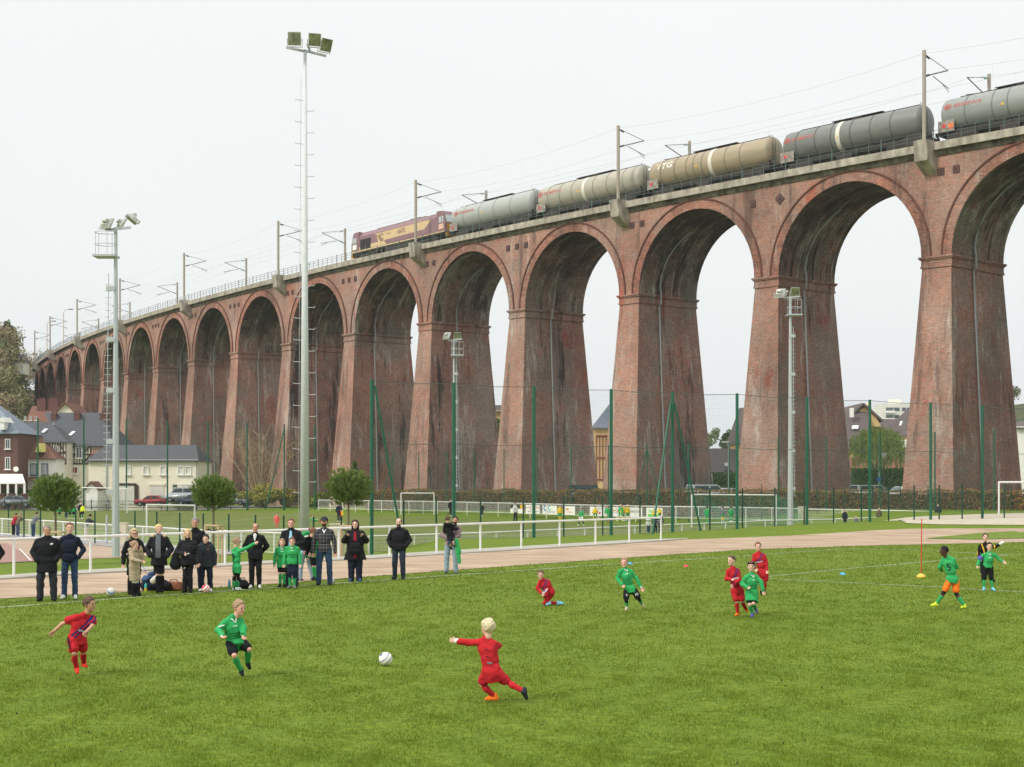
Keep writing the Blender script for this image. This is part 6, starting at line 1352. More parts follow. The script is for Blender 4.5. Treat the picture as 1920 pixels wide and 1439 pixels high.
CL = dict(black=srgb(27, 28, 32), navy=srgb(30, 36, 56), jeans=srgb(50, 70, 100), ltjeans=srgb(140, 158, 170), dkjeans=srgb(44, 54, 70), khaki=srgb(168, 152, 126), charcoal=srgb(46, 50, 56), red=RED, green=GRN, white=srgb(226, 226, 222), orange=srgb(240, 120, 36), mauve=srgb(140, 118, 122), grey=srgb(108, 112, 118), yellow=srgb(228, 196, 50), coral=srgb(232, 106, 96), brown=srgb(100, 88, 72), beige=srgb(190, 178, 152), burg=srgb(150, 34, 54), blue=srgb(60, 84, 120), ltblue=srgb(150, 196, 220), hivis=srgb(214, 228, 60), shoe_blue=srgb(120, 190, 220), purple=srgb(92, 88, 170), limey=srgb(206, 220, 60), shoe_red=srgb(226, 62, 50), fur=srgb(206, 180, 146), boot=srgb(24, 24, 26), nylon=srgb(70, 50, 44), wool=srgb(226, 222, 208))
def CM(n): return n if not isinstance(n, str) else cloth(n, CL[n])
def unit(v): v = np.array(v, float); return v / (np.linalg.norm(v) + 1e-9)
def person(label, loc, J, H, fd, skin='fair', hair='brown', hstyle='short', top=None, bottom=None, socks=None, shoes='black', group=None, res=.013, extras=(), kid=False, grow=1., chest=1., male=True, seed=0, name='person', hands=True, cat='person'):
    """J: joints in metres relative to loc (x right, y away, z up). H: stature. fd: facing direction of the head"""
    t = thing(name, label, cat, loc, 0, group); J = {k: np.array(v, float) for k, v in J.items()}; u = H / 1.75; ks = (1.18 if kid else 1.) ; mid = lambda a, b: (J[a] + J[b]) / 2
    hips = mid('hpl', 'hpr'); shs = mid('shl', 'shr'); up = unit(shs - hips); lat = unit((J['shr'] - J['shl']) + 1e-6); fwd = unit(np.cross(lat, up)); 
    if fwd @ np.array(J.get('bf', (0, -1, 0))) < 0: fwd = -fwd
    latH = unit(J['hpr'] - J['hpl'] + 1e-6); fwdH = unit(np.cross(latH, (0, 0, 1))); 
    if fwdH @ fwd < 0: fwdH = -fwdH
    allp = np.array(list(v for k, v in J.items() if k != 'bf')); lo, hi = allp.min(0) - .27 * u, allp.max(0) + .27 * u
    hc = J['head']; fd = unit(fd); hu = unit(J.get('hup', unit(hc - J['neck']) * .35 + np.array([0, 0, 1.]))); hl = unit(np.cross(hu, fd)); fd = unit(np.cross(hl, hu)); HM = np.array([hl, fd, hu]); hs = ((.5 * u + .5) * 1.09 if kid else u * 1.07)
    g = grow * u * (.92 if kid else .97); lg = {k: J[k] for k in J}
    def limbs(S, sc, which, add=0., k=.02):
        if 'arm' in which:
            for s_ in 'lr':
                S.cap(J['sh' + s_] * .95 + shs * .05 - up * .05 * u, J['el' + s_], .044 * g * sc + add, .041 * g * sc + add, k); S.cap(J['el' + s_], J['wr' + s_], .043 * g * sc + add, .029 * u * sc + add, .012)
        if 'leg' in which:
            for s_ in 'lr':
                S.cap(J['hp' + s_], J['kn' + s_], .083 * g * sc + add, .056 * g * sc + add, .02); c = J['kn' + s_] * .68 + J['an' + s_] * .32 - fwdH * .012; S.cap(J['kn' + s_], c, .053 * g * sc + add, .057 * g * sc + add, .015); S.cap(c, J['an' + s_], .055 * g * sc + add, .037 * u * sc + add, .015)
    def torso(S, sc=1., add=0., k=.05, hem=0., flare=1., tum=1.):
        for s_ in 'lr': S.cap(shs + up * .038 * u, J['sh' + s_] * .9 + shs * .1 - up * .042 * u, .046 * u * sc + add * .5, .050 * g * sc + add * .7, .03, fwd, .98)
        ch = shs - up * .17 * u; S.cap(ch - lat * .062 * g * chest, ch + lat * .062 * g * chest, .118 * g * sc * (chest * .5 + .5) + add, .118 * g * sc * (chest * .5 + .5) + add, k, fwd, .86)
        wa = hips * .52 + shs * .48 - up * .02; S.cap(wa - lat * .045 * g, wa + lat * .045 * g, .112 * g * sc * tum + add, .112 * g * sc * tum + add, k, fwd, .88)
        S.cap(hips - latH * .055 * g + up * .05, hips + latH * .055 * g + up * .05, .112 * g * sc + add, .112 * g * sc + add, k, fwdH, .92); S.cap(ch, wa, .11 * g * sc + add, .11 * g * sc + add, k, fwd, .88)
        if hem > 0:
            dn = unit((J['knl'] + J['knr']) / 2 - hips) * .75 + np.array([0, 0, -.25]); dn = unit(dn); hb = hips + dn * hem
            S.cap(hips - latH * .06 * g, hb - latH * .07 * g * flare, .115 * g * sc + add, .10 * g * sc * flare + add, k, fwdH, .92); S.cap(hips + latH * .06 * g, hb + latH * .07 * g * flare, .115 * g * sc + add, .10 * g * sc * flare + add, k, fwdH, .92); S.cap(hips, hb, .12 * g * sc + add, .12 * g * sc * flare + add, k, fwdH, .92)
            S.cut(hb, dn)
        else: S.cut(hips - up * .13 * u, -up)
    # ---- body (skin), one continuous surface
    S = SDF(lo, hi, res); torso(S, .93, -.006, .04); S = SDF(lo, hi, res)
    S.cap(shs - up * .10 * u, hips, .088 * g, .088 * g, .03, fwd, .8); S.cap(J['shl'] * .9 + shs * .1 - up * .055 * u, J['shr'] * .9 + shs * .1 - up * .055 * u, .034 * g, .034 * g, .03); S.cap(J['hpl'], J['hpr'], .08 * g, .08 * g, .04); limbs(S, .98, ('arm', 'leg')); S.cap(shs, hc - hu * .05 * hs - fd * .012, .05 * u * (.85 if kid else 1), .047 * u * (.9 if kid else 1), .03)
    for s_ in 'lr': td = unit(J['to' + s_] - J['an' + s_]); S.cap(J['an' + s_], J['to' + s_] - td * .06 * u, .026 * u, .016 * u, .01)
    S.ell(hc, HM, (.060 * hs, .080 * hs, .085 * hs), .03)
    parts = [(*S.mesh(), 0)]
    hr = .009 if res < .016 else res; hr = min(hr, res); S = SDF(hc - .17 * hs, hc + .17 * hs, hr); S.ell(hc - fd * .008 * hs + hu * .018 * hs, HM, (.074 * hs, .092 * hs, .088 * hs), .0); S.ell(hc + fd * .028 * hs - hu * .045 * hs, HM, (.055 * hs, .056 * hs, .068 * hs), .03); S.cap(hc - hu * .05 * hs - fd * .015 * hs, hc - hu * .13 * hs - fd * .02 * hs, .046 * hs, .046 * hs, .02)
    S.cap(hc + fd * .083 * hs - hu * .0 * hs, hc + fd * .099 * hs - hu * .026 * hs, .007 * hs, .012 * hs, .012)                       # nose
    S.ell(hc + fd * .072 * hs - hu * .092 * hs, HM, (.022 * hs, .016 * hs, .016 * hs), .02)                                          # chin
    for q in (-1, 1): S.ell(hc + hl * q * .076 * hs - fd * .008 * hs - hu * .012 * hs, HM, (.010 * hs, .018 * hs, .029 * hs), .006); S.ell(hc + hl * q * .031 * hs + fd * .093 * hs + hu * .0 * hs, HM, (.016 * hs, .010 * hs, .011 * hs), 0, True)
    parts.append((*S.mesh(), 0))
    def ballmesh(c, r, M): 
        S = SDF(np.array(c) - max(r) * 1.6, np.array(c) + max(r) * 1.6, min(r) * .7); S.ell(c, M, r, 0); return S.mesh()
    if res < .022:
        for q in (-1, 1): parts.append((*ballmesh(hc + hl * q * .031 * hs + fd * .083 * hs + hu * .001 * hs, (.0125 * hs, .008 * hs, .0085 * hs), HM), 1)); parts.append((*ballmesh(hc + hl * q * .031 * hs + fd * .089 * hs + hu * .021 * hs, (.018 * hs, .006 * hs, .005 * hs), HM), 3))
        parts.append((*ballmesh(hc + fd * .083 * hs - hu * .056 * hs, (.023 * hs, .008 * hs, .0075 * hs), HM), 2))
    # hands: palm, four fingers of different lengths and a thumb, slightly curled
    for s_, q in (('l', -1), ('r', 1)):
        if not hands or ('nohand' + s_) in J: continue
        w = J['wr' + s_]; hd = unit(w - J['el' + s_]); 
        if 'hd' + s_ in J: hd = unit(J['hd' + s_])
        pl_ = unit(np.cross(hd, np.cross(fwd, hd)) + 1e-6); sd_ = unit(np.cross(hd, pl_)); hk = (.8 if kid else 1.) * (.72 + .28 * u)
        if res > .022: S = SDF(w - .13, w + .2 * hk, .02); S.cap(w, w + hd * .12 * hk, .03 * hk, .026 * hk, 0); parts.append((*S.mesh(), 0)); continue
        S = SDF(np.minimum(w, w + hd * .2 * hk) - .07, np.maximum(w, w + hd * .2 * hk) + .07, .006)
        S.cap(w - hd * .02, w + hd * .02 * hk, .025 * hk, .027 * hk, .01); S.cap(w + hd * .03 * hk - sd_ * .016 * hk, w + hd * .085 * hk - sd_ * .02 * hk, .02 * hk, .018 * hk, .012, pl_, .65); S.cap(w + hd * .03 * hk + sd_ * .016 * hk, w + hd * .085 * hk + sd_ * .02 * hk, .02 * hk, .018 * hk, .012, pl_, .65)
        for i, (o, ln) in enumerate(((-.031, .062), (-.011, .074), (.010, .070), (.030, .054))):
            a = w + hd * .088 * hk + sd_ * o * hk; b = a + (hd * .82 + pl_ * .35) * ln * .5 * hk; c = b + (hd * .55 + pl_ * .75) * ln * .5 * hk; S.cap(a, b, .0095 * hk, .009 * hk, .003); S.cap(b, c, .009 * hk, .0072 * hk, .002)
        a = w + hd * .03 * hk - sd_ * .028 * hk; b = a + (hd * .62 - sd_ * .6 + pl_ * .3) * .045 * hk; c = b + (hd * .85 - sd_ * .1 + pl_ * .4) * .032 * hk; S.cap(a, b, .013 * hk, .011 * hk, .006); S.cap(b, c, .011 * hk, .009 * hk, .003); parts.append((*S.mesh(), 0))
    np_mesh('body', parts, [SK[skin], M_eye, M_lip, HR[hair if hair in HR else 'brown']], t)
    A_ = (shs, (lat if lat[0] >= 0 else -lat, up, fwd))
    # ---- hair
    if hstyle != 'none':
        S = SDF(hc - np.array([.2, .2, .42]) * hs, hc + .19 * hs, hr); th = dict(bald=.003, crop=.007, short=.013, medium=.02, long=.02, bob=.024, bun=.016, cap=.012, band=.012).get(hstyle, .013) * hs; o = hc - fd * .012 * hs + hu * .02 * hs
        S.ell(o, HM, (.074 * hs + th, .091 * hs + th, .087 * hs + th), 0)
        if hstyle in ('short', 'medium'): S.cap(o + hu * .062 * hs + fd * .045 * hs, o + hu * .075 * hs - fd * .02 * hs, .026 * hs, .032 * hs, .02)
        if hstyle == 'bald': S.cut(o + hu * .045 * hs, hu)
        fc = o + fd * (.062 if hstyle != 'long' else .05) * hs + hu * .03 * hs; n1 = unit(fd * 1. - hu * .75); S.cut(fc, n1)
        if hstyle in ('long', 'bob'):
            ln = (.27 if hstyle == 'long' else .13) * hs
            for q in (-1, 1):
                for fo in (-.06, -.03, -.004): S.cap(o + hl * q * .074 * hs + fd * fo * hs, o + hl * q * (.092 if hstyle == 'bob' else .088) * hs + fd * (fo + .01) * hs - hu * ln + fd * (.045 if hstyle == 'long' else 0) * hs, .020 * hs, (.022 if hstyle == 'bob' else .014) * hs, .02)
            for q in (-.5, 0, .5): S.cap(o - fd * .075 * hs + hl * q * .08 * hs, o - fd * .06 * hs + hl * q * .1 * hs - hu * ln, .03 * hs, .02 * hs, .02)
            S.cap(hc + fd * .16 * hs - hu * .03 * hs, hc + fd * .05 * hs - hu * .06 * hs, .058 * hs, .058 * hs, 0, sub=True)
        else:
            S.cut(o - hu * (.062 if hstyle != 'medium' else .098) * hs, -hu); S.cap(o + fd * .09 * hs - hu * .075 * hs, o + fd * (.0 if hstyle != 'medium' else .03) * hs - hu * .075 * hs, .064 * hs, .052 * hs, 0, sub=True)
        if hstyle == 'bun': S.ell(o - fd * .12 * hs + hu * .02 * hs, HM, (.03 * hs, .035 * hs, .04 * hs), .02)
        S.fold(.0065 * hs, 85, seed + 3); np_mesh('hair', [(*S.mesh(), 0)], [HR[hair]], t)
        if hstyle in ('cap', 'band'):
            S = SDF(hc - .2 * hs, hc + .2 * hs, .009); 
            if hstyle == 'cap': S.ell(o + hu * .012 * hs, HM, (.092 * hs, .108 * hs, .098 * hs), 0); S.cut(o + hu * .022 * hs, -hu); S.cap(o + fd * .075 * hs + hu * .028 * hs, o + fd * .14 * hs + hu * .014 * hs, .055 * hs, .045 * hs, .01, hu, .2)
            else: S.ell(o, HM, (.09 * hs, .107 * hs, .1 * hs), 0); S.cut(o + hu * .065 * hs + fd * .06 * hs, unit(hu + fd * .5)); S.cut(o + hu * .0 * hs, unit(-hu + fd * .35)); 
            np_mesh('cap' if hstyle == 'cap' else 'headband', [(*S.mesh(), 0)], [CM('charcoal' if hstyle == 'cap' else 'black')], t)
    # ---- clothes
    def garment(nm, S, m, folds=.0065, fr=24): S.fold(folds, fr, seed + len(nm)); S.fold(folds * .35, fr * 2.4, seed + 7); return np_mesh(nm, [(*S.mesh(), 0)], [CM(m)], t, A_)
    if bottom:
        kind, mcol, add = bottom[:3]; S = SDF(lo, hi, res); S.cap(hips - latH * .05 * g + up * .02, hips + latH * .05 * g + up * .02, .112 * g + add * .6, .112 * g + add * .6, .03, fwdH, .9)
        if kind == 'trousers':
            for s_ in 'lr': S.cap(J['hp' + s_], J['kn' + s_], .090 * g + add, .064 * g + add, .025); S.cap(J['kn' + s_], J['an' + s_] - np.array([0, 0, .02]), .064 * g + add, .050 * u + add * 1.1, .02)
        elif kind == 'skirt': hb = hips - np.array([0, 0, .42 * u]); S.cap(hips, hb, .15 * g, .15 * g, .02, fwdH, .8); S.cut(hb, (0, 0, -1))
        else:
            fr_ = {'shorts': .74, 'midshorts': .98}[kind]
            for s_ in 'lr': e = J['hp' + s_] + (J['kn' + s_] - J['hp' + s_]) * fr_; d_ = unit(J['kn' + s_] - J['hp' + s_]); S2 = S; S.cap(J['hp' + s_], e, .094 * g + add, .086 * g + add, .025)
            S.cap(J['hpl'] - up * .04, J['hpr'] - up * .04, .07 * g, .07 * g, .03)
        garment({'trousers': 'trousers', 'skirt': 'skirt'}.get(kind, 'shorts'), S, mcol)
        if len(bottom) > 3:                      # tights under the shorts
            S = SDF(lo, hi, res)
            for s_ in 'lr': S.cap(J['hp' + s_], J['kn' + s_], .088 * g, .062 * g, .02); S.cap(J['kn' + s_], J['kn' + s_] * .7 + J['an' + s_] * .3, .060 * g, .062 * g, .01)
            garment('leggings', S, bottom[3], .002)
    if socks:
        S = SDF(lo, hi, res); fr_ = socks[1] if len(socks) > 1 else .12
        for s_ in 'lr': a = J['kn' + s_] * (1 - fr_) + J['an' + s_] * fr_; c = J['kn' + s_] * .62 + J['an' + s_] * .38 - fwdH * .012; S.cap(a, c, .058 * g, .066 * g, .01); S.cap(c, J['an' + s_], .064 * g, .045 * u, .015)
        garment('socks' if socks[0] != 'nylon' else 'tights', S, socks[0], .002)
    for s_ in 'lr':
        S = SDF(np.minimum(J['an' + s_], J['to' + s_]) - .12, np.maximum(J['an' + s_], J['to' + s_]) + (.12 if shoes != 'boot' else .5), min(res, .011)); td = J['to' + s_] - J['an' + s_]; td = unit(td); fl = np.array([0, 0, 1.]) if abs(td[2]) < .75 else unit(np.cross(td, latH)); hl_ = J['an' + s_] - fl * .035 * u - td * .02 * u
        S.cap(hl_, J['to' + s_] - td * .035 * u + fl * .006, .044 * u, .036 * u, .01, fl, .85); S.cap(J['an' + s_] + fl * .02, hl_, .046 * u, .045 * u, .015); S.cap(J['an' + s_] + fl * .01 + td * .01, J['to' + s_] - td * .08 * u + fl * .015, .042 * u, .032 * u, .015)
        if shoes == 'boot': S.cap(J['an' + s_], J['kn' + s_] * .72 + J['an' + s_] * .28, .064 * u, .078 * g, .01)
        so_ = np_mesh('shoe' if shoes != 'boot' else 'boot', [(*S.mesh(), 0)], [CM(shoes if isinstance(shoes, str) else shoes[s_ == 'r'])], t)
    if top:
        kind, mcol, add, hem = top[:4]; add *= .72; fl = top[4] if len(top) > 4 else 1.; tum = top[5] if len(top) > 5 else 1.; S = SDF(lo, hi, res); sl_ = 1 if kind != 'tee' else 0
        torso(S, 1., add, .05, hem, fl, tum)
        for s_ in 'lr':
            if kind == 'tee': e = J['sh' + s_] * .45 + J['el' + s_] * .55; S.cap(J['sh' + s_] - up * .02 * u, e, .052 * g + add * .8, .060 * g + add, .03)
            elif kind == 'vest': pass
            else: S.cap(J['sh' + s_] * .97 + shs * .03 - up * .048 * u, J['el' + s_], .051 * g + add * .8, .049 * g + add * .9, .03); wr = J['wr' + s_] * .96 + J['el' + s_] * .04; S.cap(J['el' + s_], wr, .050 * g + add, .038 * u + add * .8, .018)
        if kind in ('coat', 'jacket'): S.cap(shs + up * .03, shs + up * .068 * u + fwd * .012, .074 * u, .062 * u, .03)
        else: nk_ = unit(hc - shs); S.cap(shs, shs + nk_ * (.062 if kid else .045) * u, .07 * u, .050 * u * (1.08 if kid else 1), .03)
        garment({'coat': 'coat', 'jacket': 'jacket', 'tee': 'shirt', 'vest': 'shirt'}.get(kind, 'jersey'), S, mcol, .0045 if kind != 'coat' else .005)
        if kind == 'jersey' and 'green' in str(getattr(mcol, 'name', mcol)):      # white V collar and cuffs
            S = SDF(lo, hi, .009); nb = shs + up * .03 * u
            for q in (-1, 1): S.cap(nb + lat * q * .062 * u + fwd * .01, shs + up * .005 * u + lat * q * .035 * u + fwd * (.085 * g + add), .010, .009, .004); S.cap(shs + up * .005 * u + lat * q * .035 * u + fwd * (.085 * g + add), shs - up * .052 * u + fwd * (.112 * g + add), .009, .007, .003)
            S.cap(nb + lat * .055 * u, nb - fwd * .055 * u, .010, .01, .005); S.cap(nb - lat * .055 * u, nb - fwd * .055 * u, .010, .01, .005)
            for s_ in 'lr': d_ = unit(J['el' + s_] - J['wr' + s_]); S.cap(J['wr' + s_], J['wr' + s_] + d_ * .02, .032 * u + add * .7, .034 * u + add * .7, .002)
            np_mesh('collar', [(*S.mesh(), 0)], [CM('white')], t)
    for ex in extras: ex(t, J, dict(up=up, lat=lat, fwd=fwd, shs=shs, hips=hips, hc=hc, fd=fd, hl=hl, hu=hu, u=u, hs=hs, lo=lo, hi=hi, g=g, latH=latH))
    return t
# ---- extras
def ex_caps(nm, m, fn, h=.009):
    """fn(J, q) -> list of (a, b, ra, rb)"""
    def f(t, J, q):
        L_ = fn(J, q); P_ = np.array([p for a in L_ for p in a[:2]]); R = max(max(a[2], a[3]) for a in L_) + .04; S = SDF(P_.min(0) - R, P_.max(0) + R, h)
        for a in L_: S.cap(a[0], a[1], a[2], a[3], .012, *(a[4:6] if len(a) > 4 else ()))
        np_mesh(nm, [(*S.mesh(), 0)], [CM(m)], t)
    return f
glasses = ex_caps('glasses', 'charcoal', lambda J, q: [(q['hc'] + q['hl'] * s * (.031 + .021 * math.cos(a)) * q['hs'] + q['fd'] * .101 * q['hs'] + q['hu'] * .017 * math.sin(a) * q['hs'], q['hc'] + q['hl'] * s * (.031 + .021 * math.cos(a + .8)) * q['hs'] + q['fd'] * .101 * q['hs'] + q['hu'] * .017 * math.sin(a + .8) * q['hs'], .0024, .0024) for s in (-1, 1) for a in np.arange(0, 6.28, .8)] + [(q['hc'] + q['hl'] * s * .05 * q['hs'] + q['fd'] * .095 * q['hs'], q['hc'] + q['hl'] * s * .082 * q['hs'], .0025, .0025) for s in (-1, 1)], .004)
def beard(col='dark'): return lambda t, J, q: (lambda S: (S.ell(q['hc'] + q['fd'] * .040 * q['hs'] - q['hu'] * .066 * q['hs'], np.array([q['hl'], q['fd'], q['hu']]), (.056 * q['hs'], .053 * q['hs'], .052 * q['hs']), 0), S.cut(q['hc'] - q['hu'] * .038 * q['hs'], unit(q['hu'])), S.cap(q['hc'] + q['fd'] * .11 * q['hs'] - q['hu'] * .057 * q['hs'], q['hc'] + q['fd'] * .08 * q['hs'] - q['hu'] * .057 * q['hs'], .013, .013, 0, sub=True), np_mesh('beard', [(*S.mesh(), 0)], [HR[col]], t)))(SDF(q['hc'] - .16 * q['hs'], q['hc'] + .13 * q['hs'], .007))
scarf = lambda m, ln=.5: ex_caps('scarf', m, lambda J, q: [(q['shs'] + q['up'] * .055 + q['lat'] * .05 * math.cos(a) * 1.4 + q['fwd'] * .07 * math.sin(a), q['shs'] + q['up'] * .055 + q['lat'] * .05 * math.cos(a + .9) * 1.4 + q['fwd'] * .07 * math.sin(a + .9), .032, .032) for a in np.arange(0, 6.28, .9)] + ([(q['shs'] + q['fwd'] * .12 + q['lat'] * s * .025, q['shs'] + q['fwd'] * .165 - q['up'] * ln + q['lat'] * s * .03, .042, .038, q['fwd'], .4) for s in (-1, 1)] if ln else []), .010)
furhood = ex_caps('fur_hood', 'fur', lambda J, q: [(q['shs'] + q['up'] * .05 + q['lat'] * .15 * math.cos(a) + q['fwd'] * (.05 - .13 * abs(math.sin(a))), q['shs'] + q['up'] * .05 + q['lat'] * .15 * math.cos(a + .5) + q['fwd'] * (.05 - .13 * abs(math.sin(a + .5))), .045, .045) for a in np.arange(0, 3.1, .5)], .012)
hoodx = lambda m: ex_caps('hood', m, lambda J, q: [(q['shs'] + q['up'] * .035 + q['lat'] * .10 * math.cos(a) - q['fwd'] * (.03 + .075 * abs(math.sin(a))), q['shs'] + q['up'] * .035 + q['lat'] * .10 * math.cos(a + .5) - q['fwd'] * (.03 + .075 * abs(math.sin(a + .5))), .05, .05) for a in np.arange(0, 3.1, .5)], .012)
zipx = lambda m, ln=.55, w=.006: ex_caps('zip', m, lambda J, q: [(q['shs'] + q['fwd'] * .155 * q['g'] - q['up'] * .0, q['hips'] + q['fwd'] * .17 * q['g'] - q['up'] * (ln - .5), w, w)], .008)
teefront = lambda m: ex_caps('t_shirt', m, lambda J, q: [(q['shs'] + q['fwd'] * .105 + q['up'] * .025, q['shs'] + q['fwd'] * .15 * q['g'] - q['up'] * .12, .048, .014, q['fwd'], .6)], .008)
def shouldbag(side=-1): return lambda t, J, q: (ex_caps('handbag', 'black', lambda J, q: [(q['hips'] + q['lat'] * side * .30 + q['up'] * .10, q['hips'] + q['lat'] * side * .30 - q['up'] * .12, .09, .15, q['fwd'], .55), (q['hips'] + q['lat'] * side * .22 + q['up'] * .12, q['shs'] + q['lat'] * side * .17 + q['up'] * .06, .012, .012), (q['hips'] + q['lat'] * side * .33 + q['up'] * .12, q['shs'] + q['lat'] * side * .17 + q['up'] * .06, .012, .012)])(t, J, q))
frontbag = ex_caps('handbag', 'black', lambda J, q: [(q['hips'] + q['fwd'] * .27 - q['lat'] * .07 + q['up'] * .09, q['hips'] + q['fwd'] * .27 + q['lat'] * .06 + q['up'] * .09, .10, .10, q['fwd'], .45), (q['hips'] + q['fwd'] * .27 - q['lat'] * .07 - q['up'] * .04, q['hips'] + q['fwd'] * .27 + q['lat'] * .06 - q['up'] * .04, .10, .10, q['fwd'], .45), (q['hips'] + q['fwd'] * .22 - q['lat'] * .12 + q['up'] * .14, q['shs'] - q['lat'] * .16 + q['up'] * .04 + q['fwd'] * .06, .012, .012)])
def glovex(m, side): return ex_caps('glove', m, lambda J, q: [(J['wr' + side], J['wr' + side] + unit(J['wr' + side] - J['el' + side]) * .1, .035, .045)], .01)
armband = ex_caps('armband', 'white', lambda J, q: [(J['shl'] * .38 + J['ell'] * .62, J['shl'] * .28 + J['ell'] * .72, .062, .061)], .01)
def number(txt, size, back=True, m='charcoal', dy=-.14, dx=0., nm='shirt_number', tgt='jersey', org=None, dirn=None):
    def f(t, J, q):
        o = [c for c in t.children if c.name.split('.')[0] == tgt]; 
        if not o: return
        o = o[0]; bv = BVHTree.FromPolygons([v.co for v in o.data.vertices], [tuple(p.vertices) for p in o.data.polygons]); d = Vector(q['fwd'] * (-1 if back else 1)) if dirn is None else Vector(dirn); r = Vector(q['up']).cross(d).normalized(); c0 = Vector(q['shs'] + q['up'] * dy) if org is None else Vector(org(J, q)); upv = Vector(q['up'])
        v, fc = text_geo(txt, size); m_ = MB()
        # refine so that it follows the cloth
        for tri in fc:
            P_ = []
            for i in tri:
                p = c0 + r * (v[i][0] + dx) + upv * v[i][1]; h = bv.ray_cast(p + d * .6, -d); P_.append((h[0] if h[0] is not None else p + d * .12) + d * .008)
            m_.face(P_)
        m_.build(nm, CM(m), t)
    return f
def thin(nm, m, fn): return ex_caps(nm, m, fn, .006)
# ---- poses
def PJ(foot, d, pts, dep=None):
    """joints from pixel positions in the photograph, as metres about the standing point; dep: depth offsets"""
    mpp = d / F; dep = dep or {}; out = {}
    for k, (x, y) in pts.items(): out[k] = ((x - foot[0]) * mpp, dep.get(k, 0.), (foot[1] - y) * mpp)
    return out
def stand(H, yaw=0., arms=('down', 'down'), stance=.11, lean=0., feet_yaw=None, kid=False, head_dx=0., legl=(0, 0), legr=(0, 0), sw=1.):
    """joints of a standing figure; yaw 0 faces the camera, positive turns to the photograph's right. l = the photograph's left when yaw is 0"""
    u = H; c, s = math.cos(yaw), math.sin(yaw)
    def W(x, f, z): return (x * c + f * s + lean * z, x * s * 1. - f * c, z)
    hz = .918 * H if not kid else .90 * H; J = dict(head=W(head_dx, .015, hz), neck=W(0, -.005, .84 * u), shl=W(-.104 * u * sw, 0, .795 * u), shr=W(.104 * u * sw, 0, .795 * u), hpl=W(-.052 * u, 0, .52 * u), hpr=W(.052 * u, 0, .52 * u))
    J['knl'] = W(-stance * .62 * u / 1.75 * 1.5 + legl[0] * .5, .03 + legl[1] * .5, .285 * u); J['knr'] = W(stance * .62 * u / 1.75 * 1.5 + legr[0] * .5, .03 + legr[1] * .5, .285 * u); J['anl'] = W(-stance * u / 1.75 + legl[0], legl[1], .05 * u); J['anr'] = W(stance * u / 1.75 + legr[0], legr[1], .05 * u)
    for k, q, lg in (('l', -1, legl), ('r', 1, legr)): J['to' + k] = W((q * stance * u / 1.75 + lg[0]) + q * .045, .13 * u / 1.75 * 1.25 + lg[1], .022)
    for k, q, a in (('l', -1, arms[0]), ('r', 1, arms[1])):
        P_ = dict(down=((.145, -.01, .63), (.155, .03, .475)), pocket=((.168, -.035, .635), (.120, .055, .535)), back=((.165, -.06, .64), (.06, -.10, .53)), belly=((.175, 0, .64), (.05, .12, .60)), phone=((.165, .0, .635), (.04, .15, .61)), chin=((.13, .07, .66), (.05, .10, .83)), strap=((.175, .02, .66), (.13, .09, .73)), wide=((.22, 0, .66), (.29, .03, .56)), point=((.20, .06, .765), (.36, .14, .80)), front=((.14, .08, .65), (.07, .2, .62)), rail=((.15, .14, .70), (.10, .25, .66)), cross=((.16, .06, .66), (-.02, .12, .66)))[a]
        J['el' + k] = W(q * P_[0][0] * u, P_[0][1] * u, P_[0][2] * u); J['wr' + k] = W(q * P_[1][0] * u, P_[1][1] * u, P_[1][2] * u)
        if a in ('pocket', 'back'): J['nohand' + k] = (0, 0, .5 * u)
    J['bf'] = (s, -c, 0); return J
def gd(px, py): g = gp(px, py); return g, g.y
def adult(label, px, pyf, pyt, yaw=0., fyaw=None, arms=('down', 'down'), st=.11, **kw):
    g, d = gd(px, pyf); H = (pyf - pyt) * d / F; fy = yaw if fyaw is None else fyaw; jk = {k: kw.pop(k) for k in ('lean', 'legl', 'legr', 'kid', 'head_dx', 'sw') if k in kw}
    J = stand(H, yaw, arms, st, **jk); return person(label, tuple(g), J, H, (math.sin(fy), -math.cos(fy), kw.pop('look', -.12)), kid=jk.get('kid', False), **kw)
GS = 'spectators lined up along the touchline'; GP = 'children playing on the near pitch'; GF = 'players and onlookers around the far pitch'
# spectators, from left to right
adult('person in black coat cut off by the left edge of the photograph', -24, 1131, 984, .2, arms=('pocket', 'pocket'), top=('coat', 'black', .035, .26, 1.1), bottom=('trousers', 'black', .012), group=GS, seed=1)
adult('stout grey-haired man in long black parka, hands in pockets, leftmost full figure', 88, 1127.5, 983, .25, .55, ('pocket', 'pocket'), .15, skin='tan', hair='grey', hstyle='crop', top=('coat', 'black', .042, .27, 1.12, 1.12), bottom=('trousers', 'charcoal', .02), shoes='boot' if False else 'black', grow=1.1, chest=1.2, group=GS, seed=2, sw=1.12,
      extras=(thin('badge', 'white', lambda J, q: [(q['shs'] + q['fwd'] * .185 + q['lat'] * .10 - q['up'] * .10, q['shs'] + q['fwd'] * .19 + q['lat'] * .13 - q['up'] * .09, .02, .02)]),))
adult('young man in navy quilted sweater, blue jeans and white shoes, hands in pockets', 131, 1124, 978, .05, .35, ('pocket', 'pocket'), .12, skin='fair', hair='auburn', hstyle='crop', top=('jersey', quilt, .012, .07), bottom=('trousers', 'jeans', .008), shoes='white', group=GS, seed=3, grow=.98)
adult('woman with blond bob and glasses in a long black coat and boots, behind the girl', 251, 1115.5, 990, .35, .35, ('down', 'chin'), .1, hair='ashblond', hstyle='bob', top=('coat', 'black', .03, .38, 1.05), socks=('nylon', .0), shoes='boot', group=GS, seed=4, extras=(glasses,), grow=.95)
